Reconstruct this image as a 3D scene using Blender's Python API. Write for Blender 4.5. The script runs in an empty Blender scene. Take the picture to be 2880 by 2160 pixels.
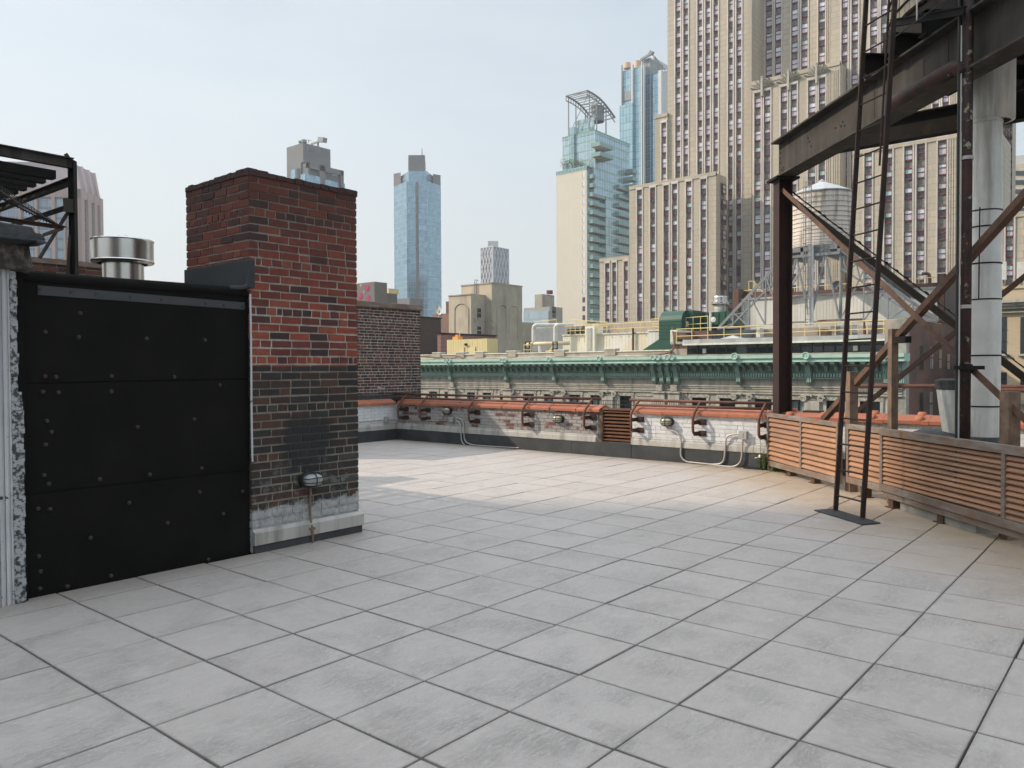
import bpy, math, random
from mathutils import Vector, Matrix
R=random.Random(7)
sc=bpy.context.scene
COL=sc.collection
# ---------------------------------------------------------------- survey of the place (camera measured from the paving grid)
T=0.61; TB=T*1.00925
F=2211.7; YAW=.694118; PIT=-.0207115; ROL=-.0044085
C=Vector((-2.91586*T,-6.15039*T,2.83135*T))
cf=Vector((math.cos(YAW)*math.cos(PIT),math.sin(YAW)*math.cos(PIT),math.sin(PIT)))
r0=Vector((math.sin(YAW),-math.cos(YAW),0)); u0=r0.cross(cf)
cr=r0*math.cos(ROL)+u0*math.sin(ROL); cu=-r0*math.sin(ROL)+u0*math.cos(ROL)
def ray(px,py): return cf+cr*((px-1440)/F)+cu*((1080-py)/F)
def PX(px,py,x): d=ray(px,py); return C+d*((x-C.x)/d.x)
def PY(px,py,y): d=ray(px,py); return C+d*((y-C.y)/d.y)
def PZ(px,py,z=0.): d=ray(px,py); return C+d*((z-C.z)/d.z)
def PD(px,py,k): d=ray(px,py); return C+d*((k-(C.x-C.y))/(d.x-d.y))
def rx(a,b,c,d,X):
    m=(a+b)/2
    return PX(b,c,X).y,PX(a,c,X).y,PX(m,d,X).z,PX(m,c,X).z
GZ=-46.0
# ---------------------------------------------------------------- mesh builder
class MB:
    def __init__(s): s.v=[];s.f=[];s.m=[];s.r=[];s.uvt={}
    def add(s,vs,fs,mi=0,r=0.):
        n=len(s.v); s.v+= [Vector(p) for p in vs]
        for q in fs: s.f.append([n+i for i in q]); s.m.append(mi); s.r.append(r)
        return s
    def box(s,x0,x1,y0,y1,z0,z1,mi=0,r=0.,fr=None,j=0.):
        if x0>x1:x0,x1=x1,x0
        if y0>y1:y0,y1=y1,y0
        if z0>z1:z0,z1=z1,z0
        vs=[Vector((x,y,z)) for z in (z0,z1) for y in (y0,y1) for x in (x0,x1)]
        if j: vs=[p+Vector((R.uniform(-j,j),R.uniform(-j,j),R.uniform(-j,j))) for p in vs]
        if fr: vs=[fr[0]+fr[1]*p.x+fr[2]*p.y+fr[3]*p.z for p in vs]
        fs=[(0,2,3,1),(4,5,7,6),(0,1,5,4),(2,6,7,3),(0,4,6,2),(1,3,7,5)]
        if fr and fr[1].cross(fr[2]).dot(fr[3])<0: fs=[q[::-1] for q in fs]
        return s.add(vs,fs,mi,r)
    def bar(s,p,q,w,h=None,up=(0,0,1),mi=0,r=0.):
        p=Vector(p);q=Vector(q);h=h or w; d=(q-p); L=d.length; d.normalize(); up=Vector(up)
        if abs(d.dot(up))>.98: up=Vector((1,0,0))
        a=d.cross(up).normalized(); b=a.cross(d)
        return s.box(0,L,-w/2,w/2,-h/2,h/2,mi,r,(p,d,a,b))
    def tube(s,pts,rad,n=8,mi=0,sm=0,cap=True,r=0.):
        pts=[Vector(p) for p in pts]
        for _ in range(sm):
            q=[pts[0]]
            for a,b in zip(pts,pts[1:]): q+= [a.lerp(b,.25),a.lerp(b,.75)]
            pts=q+[pts[-1]]
        rings=[];a=None
        for i,p in enumerate(pts):
            d=(pts[min(i+1,len(pts)-1)]-pts[max(i-1,0)]).normalized()
            if a is None: a=d.orthogonal().normalized()
            a=(a-d*a.dot(d)).normalized(); b=d.cross(a)
            rr=rad[min(len(rad)-1,round(i*(len(rad)-1)/max(1,len(pts)-1)))] if isinstance(rad,(list,tuple)) else rad
            rings.append([p+(a*math.cos(t)+b*math.sin(t))*rr for t in [2*math.pi*k/n for k in range(n)]])
        vs=[x for g in rings for x in g]; fs=[]
        for i in range(len(rings)-1):
            for k in range(n):
                k2=(k+1)%n; fs.append((i*n+k,i*n+k2,(i+1)*n+k2,(i+1)*n+k))
        if cap: fs.append(tuple(range(n))[::-1]); fs.append(tuple((len(rings)-1)*n+k for k in range(n)))
        return s.add(vs,fs,mi,r)
    def lathe(s,c,prof,n=24,mi=0,ax=None,r=0.):
        c=Vector(c); ax=ax or (Vector((1,0,0)),Vector((0,1,0)),Vector((0,0,1)))
        vs=[];fs=[]
        for (rad,z) in prof:
            for k in range(n):
                t=2*math.pi*k/n; vs.append(c+ax[0]*(math.cos(t)*rad)+ax[1]*(math.sin(t)*rad)+ax[2]*z)
        for i in range(len(prof)-1):
            for k in range(n):
                k2=(k+1)%n; fs.append((i*n+k,i*n+k2,(i+1)*n+k2,(i+1)*n+k))
        return s.add(vs,fs,mi,r)
    def prism(s,poly,o,u,v,w,L,mi=0,r=0.):
        o=Vector(o);n=len(poly)
        if Vector(u).cross(Vector(v)).dot(Vector(w))*sum(poly[i][0]*poly[(i+1)%n][1]-poly[(i+1)%n][0]*poly[i][1] for i in range(n))<0: poly=poly[::-1]
        u=Vector(u);v=Vector(v);w=Vector(w)
        vs=[o+u*a+v*b for a,b in poly]+[o+u*a+v*b+w*L for a,b in poly]
        fs=[tuple(range(n))[::-1],tuple(range(n,2*n))]+[(i,(i+1)%n,n+(i+1)%n,n+i) for i in range(n)]
        return s.add(vs,fs,mi,r)
    def ibeam(s,p,q,h,w,tf=.02,tw=.015,mi=0):
        p=Vector(p);q=Vector(q);d=q-p;L=d.length;d.normalize();up=Vector((0,0,1))
        if abs(d.z)>.9: up=Vector((.707,-.707,0))
        a=d.cross(up).normalized();b=a.cross(d);fr=(p,d,a,b)
        s.box(0,L,-w/2,w/2,h/2-tf,h/2,mi,0,fr);s.box(0,L,-w/2,w/2,-h/2,-h/2+tf,mi,0,fr)
        return s.box(0,L,-tw/2,tw/2,-h/2+tf,h/2-tf,mi,0,fr)
    def angle(s,p,q,w,t=.012,mi=0,side=(0,0,1),flip=1):
        p=Vector(p);q=Vector(q);d=q-p;L=d.length;d.normalize();a=d.cross(Vector(side)).normalized();b=a.cross(d);fr=(p,d,a,b)
        s.box(0,L,-t/2,t/2,-w/2,w/2,mi,0,fr)
        return s.box(0,L,t/2*flip,(w*.8)*flip,w/2-t,w/2,mi,0,fr)
    def build(s,name,mats,parent=None,at=None,smooth=False,bevel=0,uv=True,**tags):
        if not isinstance(mats,(list,tuple)): mats=[mats]
        if at is not None: o=Vector(at)
        elif parent is not None: o=Vector(parent['_o'])
        else:
            mn=[min(p[i] for p in s.v) for i in range(3)];mx=[max(p[i] for p in s.v) for i in range(3)]
            o=Vector(((mn[0]+mx[0])/2,(mn[1]+mx[1])/2,mn[2]))
        me=bpy.data.meshes.new(name); me.from_pydata([p-o for p in s.v],[],s.f)
        for m in mats: me.materials.append(m)
        me.polygons.foreach_set('material_index',s.m)
        if smooth: me.polygons.foreach_set('use_smooth',[True]*len(s.f))
        at_=me.attributes.new('rnd','FLOAT','FACE'); at_.data.foreach_set('value',s.r)
        if uv:
            ul=me.uv_layers.new(name='UVMap'); buf=[0.]*(2*len(me.loops)); li=0
            for q in s.f:
                a=s.v[q[0]];nrm=Vector((0,0,0))
                for i in range(len(q)):
                    b=s.v[q[i]];c=s.v[q[(i+1)%len(q)]]
                    nrm+=Vector(((b.y-c.y)*(b.z+c.z),(b.z-c.z)*(b.x+c.x),(b.x-c.x)*(b.y+c.y)))
                if nrm.length>0: nrm.normalize()
                fu=s.uvt.get(id(q))
                for i in q:
                    p=s.v[i]
                    if fu: u_,v_=fu(p)
                    elif abs(nrm.z)>.75: u_,v_=p.x,p.y
                    else:
                        t=Vector((-nrm.y,nrm.x,0)); t.normalize(); u_,v_=p.dot(t),p.z
                    buf[li]=u_;buf[li+1]=v_;li+=2
            ul.data.foreach_set('uv',buf)
        me.update()
        ob=bpy.data.objects.new(name,me); COL.objects.link(ob); ob['_o']=tuple(o)
        if parent is not None:
            ob.parent=parent; ob.location=o-Vector(parent['_o'])
        else: ob.location=o
        if bevel:
            b=ob.modifiers.new('b','BEVEL'); b.width=bevel;b.segments=2;b.limit_method='ANGLE'
        for k,v in tags.items(): ob[k]=v
        return ob
def thing(name,loc,label,cat,group=None):
    o=bpy.data.objects.new(name,None); COL.objects.link(o); o.location=loc; o['_o']=tuple(loc); o.empty_display_size=.2
    o['label']=label;o['category']=cat
    if group:o['group']=group
    return o
# ---------------------------------------------------------------- materials
def mat(name,c,rough=.8,metal=0.,c2=None,ns=3.,nd=6.,lo=.35,hi=.65,bump=0.,bs=40.,bd=.01,streak=None,sns=(3,3,.4),coord='Object',spec=.5,rvar=0.,stain=None,sts=1.5,stlo=.55,sthi=.7,rnd=None):
    m=bpy.data.materials.new(name); m.use_nodes=True; nt=m.node_tree; N=nt.nodes; L=nt.links
    b=N['Principled BSDF']; b.inputs['Roughness'].default_value=rough; b.inputs['Metallic'].default_value=metal
    b.inputs['Specular IOR Level'].default_value=spec
    tc=N.new('ShaderNodeTexCoord')
    def noise(scale,det=6.,mp=None,rg=.6):
        n=N.new('ShaderNodeTexNoise'); n.inputs['Scale'].default_value=scale;n.inputs['Detail'].default_value=det;n.inputs['Roughness'].default_value=rg
        if mp:
            g=N.new('ShaderNodeMapping'); g.inputs['Scale'].default_value=mp; L.new(tc.outputs[coord],g.inputs[0]); L.new(g.outputs[0],n.inputs['Vector'])
        else: L.new(tc.outputs[coord],n.inputs['Vector'])
        return n.outputs[0]
    def mr(src,a,bb,o0=0,o1=1):
        n=N.new('ShaderNodeMapRange');n.inputs[1].default_value=a;n.inputs[2].default_value=bb;n.inputs[3].default_value=o0;n.inputs[4].default_value=o1;L.new(src,n.inputs[0]);return n.outputs[0]
    def mix(fac,a,bb,mode='MIX'):
        n=N.new('ShaderNodeMix');n.data_type='RGBA';n.blend_type=mode
        for s_,v in ((n.inputs[0],fac),(n.inputs[6],a),(n.inputs[7],bb)):
            if isinstance(v,(int,float)): s_.default_value=v
            elif isinstance(v,(tuple,list)): s_.default_value=(*v[:3],1)
            else: L.new(v,s_)
        return n.outputs[2]
    col=tuple(c)
    if rnd:
        at=N.new('ShaderNodeAttribute');at.attribute_name='rnd'
        rp=N.new('ShaderNodeValToRGB'); rp.color_ramp.interpolation='CONSTANT' if len(rnd)>2 else 'LINEAR'
        el=rp.color_ramp.elements
        while len(el)<len(rnd): el.new(.5)
        for i,cc in enumerate(rnd):
            el[i].position=i/len(rnd) if len(rnd)>2 else i; el[i].color=(*cc,1)
        L.new(at.outputs['Fac'],rp.inputs[0]); col=rp.outputs[0]
    if c2 is not None: col=mix(mr(noise(ns,nd),lo,hi),col,c2)
    if streak is not None: col=mix(mr(noise(1.,5,sns),.48,.72),col,streak)
    if stain is not None: col=mix(mr(noise(sts,8,None,.7),stlo,sthi),col,stain)
    if isinstance(col,tuple): b.inputs['Base Color'].default_value=(*col,1)
    else: L.new(col,b.inputs['Base Color'])
    if rvar: L.new(mr(noise(ns*2),.3,.7,max(0,rough-rvar),min(1,rough+rvar)),b.inputs['Roughness'])
    if bump:
        bp=N.new('ShaderNodeBump');bp.inputs['Strength'].default_value=bump;bp.inputs['Distance'].default_value=bd
        L.new(noise(bs,8,None,.65),bp.inputs['Height']);L.new(bp.outputs[0],b.inputs['Normal'])
    m['_']=0
    return m
def tools(m):
    nt=m.node_tree;N=nt.nodes;L=nt.links
    def node(t,**k):
        n=N.new(t)
        for a,v in k.items(): setattr(n,a,v)
        return n
    return nt,N,L,node
def curtain(name,w,h,c1,c2,mort,mw=.06,rough=.12,metal=.55,spandrel=None,sph=.3,wob=.03):
    """curtain wall: panes w x h metres with real mullion lines, each pane its own tint, spandrel band per floor"""
    m=bpy.data.materials.new(name);m.use_nodes=True;nt,N,L,node=tools(m);b=N['Principled BSDF']
    uv=node('ShaderNodeUVMap');br=node('ShaderNodeTexBrick');br.offset=0;br.squash=1
    br.inputs['Scale'].default_value=1;br.inputs['Brick Width'].default_value=w;br.inputs['Row Height'].default_value=h;br.inputs['Mortar Size'].default_value=mw;br.inputs['Mortar Smooth'].default_value=0
    br.inputs['Color1'].default_value=(*c1,1);br.inputs['Color2'].default_value=(*c2,1);br.inputs['Mortar'].default_value=(*mort,1);br.inputs['Bias'].default_value=0
    L.new(uv.outputs[0],br.inputs['Vector']);col=br.outputs['Color']
    if spandrel:
        sx=node('ShaderNodeSeparateXYZ');L.new(uv.outputs[0],sx.inputs[0])
        md=node('ShaderNodeMath',operation='MODULO');L.new(sx.outputs[1],md.inputs[0]);md.inputs[1].default_value=h
        ab=node('ShaderNodeMath',operation='ADD');L.new(md.outputs[0],ab.inputs[0]);ab.inputs[1].default_value=h
        m2=node('ShaderNodeMath',operation='MODULO');L.new(ab.outputs[0],m2.inputs[0]);m2.inputs[1].default_value=h
        lt=node('ShaderNodeMath',operation='LESS_THAN');L.new(m2.outputs[0],lt.inputs[0]);lt.inputs[1].default_value=h*sph
        mx=node('ShaderNodeMix',data_type='RGBA');L.new(lt.outputs[0],mx.inputs[0]);L.new(col,mx.inputs[6]);mx.inputs[7].default_value=(*spandrel,1);col=mx.outputs[2]
    L.new(col,b.inputs['Base Color'])
    mr=node('ShaderNodeMapRange');L.new(br.outputs['Fac'],mr.inputs[0]);mr.inputs[3].default_value=rough;mr.inputs[4].default_value=.6;L.new(mr.outputs[0],b.inputs['Roughness'])
    mm=node('ShaderNodeMapRange');L.new(br.outputs['Fac'],mm.inputs[0]);mm.inputs[3].default_value=metal;mm.inputs[4].default_value=0;L.new(mm.outputs[0],b.inputs['Metallic'])
    no=node('ShaderNodeTexNoise');no.inputs['Scale'].default_value=.25;bp=node('ShaderNodeBump');bp.inputs['Strength'].default_value=wob;bp.inputs['Distance'].default_value=.5
    L.new(no.outputs[0],bp.inputs['Height']);L.new(bp.outputs[0],b.inputs['Normal'])
    return m
def blocks(name,c1,c2,mort,w=1.2,h=.6,mw=.02,rough=.85,c3=None,ns=.15,streak=None,off=.5,bump=.3,sns=(.5,.5,.04),slo=.45,shi=.7):
    """coursed masonry seen from afar (stone blocks or bricks) with weathering"""
    m=bpy.data.materials.new(name);m.use_nodes=True;nt,N,L,node=tools(m);b=N['Principled BSDF'];b.inputs['Roughness'].default_value=rough
    uv=node('ShaderNodeUVMap');br=node('ShaderNodeTexBrick');br.offset=off
    br.inputs['Scale'].default_value=1;br.inputs['Brick Width'].default_value=w;br.inputs['Row Height'].default_value=h;br.inputs['Mortar Size'].default_value=mw
    br.inputs['Color1'].default_value=(*c1,1);br.inputs['Color2'].default_value=(*c2,1);br.inputs['Mortar'].default_value=(*mort,1)
    L.new(uv.outputs[0],br.inputs['Vector']);col=br.outputs['Color']
    def mix(fac,a,c):
        mx=node('ShaderNodeMix',data_type='RGBA');L.new(fac,mx.inputs[0]);L.new(a,mx.inputs[6]);mx.inputs[7].default_value=(*c,1);return mx.outputs[2]
    tc=node('ShaderNodeTexCoord')
    if c3:
        no=node('ShaderNodeTexNoise');no.inputs['Scale'].default_value=ns;no.inputs['Detail'].default_value=8;L.new(tc.outputs['Object'],no.inputs[0])
        mr=node('ShaderNodeMapRange');mr.inputs[1].default_value=.4;mr.inputs[2].default_value=.7;L.new(no.outputs[0],mr.inputs[0]);col=mix(mr.outputs[0],col,c3)
    if streak:
        mp=node('ShaderNodeMapping');mp.inputs['Scale'].default_value=sns;L.new(tc.outputs['Object'],mp.inputs[0])
        no=node('ShaderNodeTexNoise');no.inputs['Scale'].default_value=1;no.inputs['Detail'].default_value=8;L.new(mp.outputs[0],no.inputs[0])
        mr=node('ShaderNodeMapRange');mr.inputs[1].default_value=slo;mr.inputs[2].default_value=shi;L.new(no.outputs[0],mr.inputs[0]);col=mix(mr.outputs[0],col,streak)
    L.new(col,b.inputs['Base Color'])
    bp=node('ShaderNodeBump');bp.inputs['Strength'].default_value=bump;bp.inputs['Distance'].default_value=.02;bp.invert=True
    L.new(br.outputs['Fac'],bp.inputs['Height']);L.new(bp.outputs[0],b.inputs['Normal'])
    return m
M={}
M['black']=mat('black_membrane',(.0062,.0058,.0050),.85,c2=(.0105,.0095,.0085),ns=2.,bump=.4,bs=25,bd=.008,stain=(.02,.022,.024),sts=.9,stlo=.68,sthi=.85,spec=.12)
M['black2']=mat('black_flashing',(.020,.024,.028),.7,c2=(.034,.038,.042),ns=3,bump=.4,bs=18,bd=.01)
M['base']=mat('base_flashing',(.030,.034,.038),.65,c2=(.055,.058,.06),ns=2.5,bump=.4,bs=12,bd=.01,stain=(.11,.11,.10),sts=3,stlo=.66,sthi=.8)
M['strip']=mat('grey_strip',(.038,.042,.045),.7,c2=(.05,.053,.056),ns=6,bump=.3,bs=60,bd=.003)
M['screw']=mat('fastener_metal',(.034,.032,.030),.7,.1,c2=(.05,.03,.022),ns=30)
M['rust']=mat('rusty_steel',(.060,.028,.018),.8,.1,c2=(.024,.012,.009),ns=6,bump=.6,bs=60,bd=.004,stain=(.16,.07,.035),sts=5,stlo=.56,sthi=.7)
M['rustpipe']=mat('rust_painted_pipe',(.155,.062,.040),.7,.0,c2=(.09,.036,.024),ns=5,bump=.4,bs=80,bd=.002,stain=(.05,.03,.022),sts=7)
M['rustcol']=mat('dark_red_rust_column',(.040,.014,.010),.7,.1,c2=(.022,.010,.008),ns=4,bump=.5,bs=40,bd=.004,stain=(.05,.035,.02),sts=4,stlo=.6,sthi=.75)
M['dsteel']=mat('dark_steel',(.009,.0085,.008),.8,.05,spec=.25,c2=(.017,.014,.012),ns=4,bump=.6,bs=50,bd=.004,stain=(.055,.03,.018),sts=3,stlo=.58,sthi=.75)
M['gsteel']=mat('grimy_girder_paint',(.058,.050,.043),.7,.05,spec=.25,c2=(.032,.028,.024),ns=2.2,streak=(.078,.073,.066),sns=(5,5,.35),bump=.35,bs=40,bd=.004,stain=(.03,.022,.017),sts=4,stlo=.62,sthi=.72)
M['braceb']=mat('brown_brace',(.135,.072,.045),.8,.05,c2=(.075,.042,.03),ns=5,bump=.7,bs=45,bd=.005,stain=(.03,.022,.016),sts=6,stlo=.55,sthi=.66)
M['postb']=mat('brown_post',(.24,.155,.10),.75,.05,c2=(.12,.08,.06),ns=6,bump=.4,bs=50,bd=.003,stain=(.05,.032,.022),sts=4)
M['peel']=mat('peeling_pipe',(.014,.011,.011),.7,.1,c2=(.055,.02,.015),ns=6,bump=.9,bs=26,bd=.01,stain=(.26,.24,.17),sts=9,stlo=.60,sthi=.63)
M['galv']=mat('galvanised_duct',(.70,.69,.66),.42,.2,c2=(.56,.56,.54),ns=2,streak=(.24,.21,.17),sns=(4,4,.5),bump=.25,bs=6,bd=.02)
M['lwood']=mat('weathered_cedar',(.33,.175,.10),.7,c2=(.34,.17,.09),ns=3,streak=(.23,.135,.085),sns=(.6,.6,14),bump=.5,bs=50,bd=.003,stain=(.40,.23,.13),sts=2.4,stlo=.55,sthi=.72,rnd=[(.40,.22,.13),(.20,.115,.075)])
M['gwood']=mat('grey_weathered_wood',(.20,.155,.125),.8,c2=(.145,.105,.08),ns=4,streak=(.27,.235,.21),sns=(2,2,9),bump=.5,bs=50,bd=.003,stain=(.22,.11,.055),sts=2.,stlo=.52,sthi=.66)
M['dwood']=mat('dark_wood_slat',(.17,.075,.035),.7,c2=(.09,.04,.022),ns=5,bump=.5,bs=40,bd=.003,stain=(.24,.13,.07),sts=5)
M['terra']=mat('terracotta_coping',(.45,.155,.078),.65,c2=(.36,.12,.065),ns=4,bump=.25,bs=40,bd=.003,stain=(.17,.085,.065),sts=2.6,stlo=.56,sthi=.72,rnd=[(.46,.165,.088),(.33,.115,.065)])
M['mortar']=mat('mortar',(.46,.43,.385),.95,c2=(.29,.27,.24),ns=5,bump=.6,bs=90,bd=.004)
M['mortard']=mat('old_mortar',(.17,.15,.12),.95,c2=(.1,.09,.08),ns=8,bump=.6,bs=90,bd=.004)
M['conduit']=mat('conduit_metal',(.48,.45,.42),.45,.3,c2=(.4,.37,.34),ns=6,stain=(.22,.13,.08),sts=5,stlo=.66,sthi=.72)
M['jbox']=mat('junction_box_grey',(.42,.42,.41),.55,.2,c2=(.3,.3,.3),ns=12)
M['alum']=mat('painted_counter_flashing',(.50,.49,.46),.5,.15,c2=(.44,.43,.40),ns=3,streak=(.24,.22,.19),sns=(6,6,.6),stain=(.36,.31,.2),sts=2.5,stlo=.6,sthi=.8)
M['stain']=mat('stainless_steel',(.60,.58,.56),.27,1.,c2=(.5,.48,.46),ns=2,bump=.06,bs=3,bd=.05)
M['lens']=mat('lamp_glass',(.34,.33,.24),.25,spec=.8); M['lampb']=mat('lamp_base',(.015,.016,.016),.5)
M['lensg']=mat('lamp_glass_grey',(.32,.34,.36),.25,spec=.8)
M['tar']=mat('tar_patch',(.022,.024,.027),.6,c2=(.05,.053,.056),ns=6,bump=1.,bs=10,bd=.03)
M['conc']=mat('concrete',(.34,.33,.29),.9,c2=(.24,.235,.215),ns=5,bump=.5,bs=30,bd=.01,streak=(.2,.2,.19),sns=(4,4,.8))
M['bitwhite']=mat('white_sheet_metal',(.60,.60,.57),.5,.1,c2=(.33,.34,.34),ns=2,bump=.3,bs=5,bd=.03)
M['yellow']=mat('yellow_rail_paint',(.74,.60,.24),.5,c2=(.66,.5,.2),ns=2)
M['cream']=mat('cream_metal_siding',(.70,.66,.53),.6,c2=(.66,.64,.56),ns=.5,lo=.45,hi=.55)
M['whitesid']=mat('white_metal_siding',(.70,.69,.64),.6,c2=(.54,.54,.50),ns=.3,streak=(.45,.44,.38),sns=(.8,.8,.05))
M['green']=mat('dark_green_duct',(.010,.062,.040),.45,c2=(.013,.075,.05),ns=1,bump=.1,bs=2)
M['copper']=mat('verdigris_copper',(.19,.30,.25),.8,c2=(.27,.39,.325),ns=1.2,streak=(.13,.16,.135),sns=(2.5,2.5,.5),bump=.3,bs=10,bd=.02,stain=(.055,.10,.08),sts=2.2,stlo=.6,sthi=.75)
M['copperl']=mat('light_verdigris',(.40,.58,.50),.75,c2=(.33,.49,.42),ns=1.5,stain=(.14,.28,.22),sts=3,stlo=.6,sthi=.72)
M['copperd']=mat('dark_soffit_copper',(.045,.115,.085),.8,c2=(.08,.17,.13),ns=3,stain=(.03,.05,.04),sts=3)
M['limest']=blocks('limestone_facade',(.37,.345,.285),(.31,.29,.24),(.14,.13,.11),1.7,.42,.018,c3=(.26,.25,.21),ns=.4,streak=(.17,.20,.165),sns=(.9,.9,.12),slo=.5,shi=.75)
M['carved']=mat('carved_limestone',(.44,.415,.36),.9,c2=(.24,.225,.195),ns=7,nd=3,lo=.42,hi=.62,bump=.6,bs=7,bd=.06)
M['dstone']=mat('stone_trim',(.46,.435,.375),.85,c2=(.37,.35,.30),ns=2,bump=.3,bs=12,bd=.02,streak=(.2,.21,.18),sns=(2,2,.2))
M['glassd']=mat('dark_window_glass',(.012,.018,.024),.08,spec=.6)
M['glassb']=mat('blind_behind_glass',(.20,.30,.29),.25,c2=(.24,.33,.31),ns=.5,spec=.6)
M['frameb']=mat('black_window_frame',(.012,.016,.018),.5)
M['ptan']=mat('tan_parapet_stucco',(.43,.36,.29),.9,c2=(.34,.29,.24),ns=1.5,streak=(.24,.21,.18),sns=(1,1,.5),bump=.3,bs=8,bd=.02)
M['whflash']=mat('white_roof_flashing',(.70,.68,.60),.7,c2=(.52,.49,.40),ns=1.5)
M['slabm']=mat('grey_metal_fascia',(.36,.37,.38),.6,c2=(.28,.29,.29),ns=.8,streak=(.5,.5,.5),sns=(1,1,.2))
M['pglass']=mat('penthouse_green_panel',(.045,.07,.063),.5,c2=(.06,.085,.08),ns=.6)
M['brk1']=blocks('red_brown_brick',(.17,.065,.042),(.10,.042,.03),(.10,.085,.075),.24,.085,.012,c3=(.11,.06,.045),ns=.5)
M['brk2']=blocks('dark_brown_brick',(.085,.048,.040),(.055,.033,.03),(.05,.04,.036),.24,.085,.014,c3=(.04,.036,.036),ns=.3)
M['brk3']=blocks('grimy_brown_brick',(.19,.075,.052),(.13,.055,.040),(.12,.085,.07),.22,.08,.014,c3=(.06,.05,.047),ns=.5,streak=(.15,.11,.09),slo=.6,shi=.8,sns=(.8,.8,.3))
M['brk4']=blocks('red_brick_band',(.2,.055,.045),(.09,.035,.035),(.32,.22,.2),.5,.16,.03)
M['creambr']=blocks('cream_brick',(.56,.45,.30),(.50,.40,.27),(.40,.33,.23),.4,.1,.012,c3=(.46,.38,.27),ns=.3)
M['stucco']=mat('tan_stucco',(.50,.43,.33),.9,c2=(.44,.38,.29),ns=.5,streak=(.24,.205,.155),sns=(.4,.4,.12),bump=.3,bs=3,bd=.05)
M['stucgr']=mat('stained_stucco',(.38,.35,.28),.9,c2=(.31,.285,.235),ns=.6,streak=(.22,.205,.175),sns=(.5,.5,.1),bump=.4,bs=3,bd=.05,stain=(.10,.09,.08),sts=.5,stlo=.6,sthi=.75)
M['yshed']=mat('pale_yellow_siding',(.62,.52,.27),.6,c2=(.58,.49,.26),ns=1)
M['pipew']=mat('white_insulated_pipe',(.62,.61,.58),.5,c2=(.5,.49,.45),ns=2)
M['pipec']=mat('cream_insulated_pipe',(.66,.58,.38),.5,c2=(.58,.5,.32),ns=1)
M['equip']=mat('grey_equipment',(.24,.26,.28),.6,c2=(.17,.185,.2),ns=.6)
M['tank']=mat('pale_tank_staves',(.66,.60,.53),.8,c2=(.58,.51,.44),ns=.5,streak=(.24,.19,.15),sns=(3,3,.35),stain=(.12,.11,.10),sts=1.4,stlo=.66,sthi=.74)
M['tankroof']=mat('tank_roof',(.44,.46,.47),.6,c2=(.38,.39,.39),ns=1)
M['gray']=mat('grey_truss_steel',(.20,.22,.235),.6,.1,c2=(.15,.16,.17),ns=2)
M['stave']=mat('old_cedar_staves',(.30,.28,.24),.85,c2=(.19,.18,.15),ns=2,streak=(.06,.055,.045),sns=(14,14,.4),bump=.6,bs=20,bd=.01)
M['hole']=mat('dark_void',(.008,.009,.011),.7)
M['red']=mat('red_panel',(.16,.035,.03),.7,c2=(.12,.03,.028),ns=2)
M['roofg']=mat('dark_roofing',(.02,.02,.021),.95,c2=(.03,.03,.03),ns=.3,spec=.1)
M['asph']=mat('asphalt_far_below',(.05,.05,.052),.9,c2=(.07,.07,.07),ns=.05)
# the pale masonry skyscraper
M['lime']=blocks('tower_limestone',(.46,.405,.32),(.40,.355,.28),(.26,.23,.185),2.2,1.2,.05,c3=(.42,.37,.295),ns=.06,streak=(.32,.285,.225),sns=(.25,.25,.02),slo=.5,shi=.72,bump=.1)
M['pier']=mat('pale_aluminium_pier',(.56,.51,.47),.5,.1,c2=(.40,.37,.34),ns=.2)
M['spand']=mat('ornamented_spandrel',(.13,.12,.115),.6,.0,c2=(.24,.225,.205),ns=1.4,nd=4,lo=.45,hi=.7,bump=.8,bs=1.6,bd=.2)
M['wred']=mat('dark_red_window_frame',(.16,.035,.035),.6)
M['sash']=[mat('lilac_reflection_sash',(.50,.48,.56),.2,.1),mat('sky_reflection_sash',(.62,.70,.76),.15,.1),mat('blind_teal',(.38,.52,.52),.4),mat('dark_sash_glass',(.06,.06,.085),.1,.1),mat('pale_lilac_blind',(.42,.40,.47),.4)]  # lilac and sky panes: mirrored sky is put into the base colour
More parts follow.
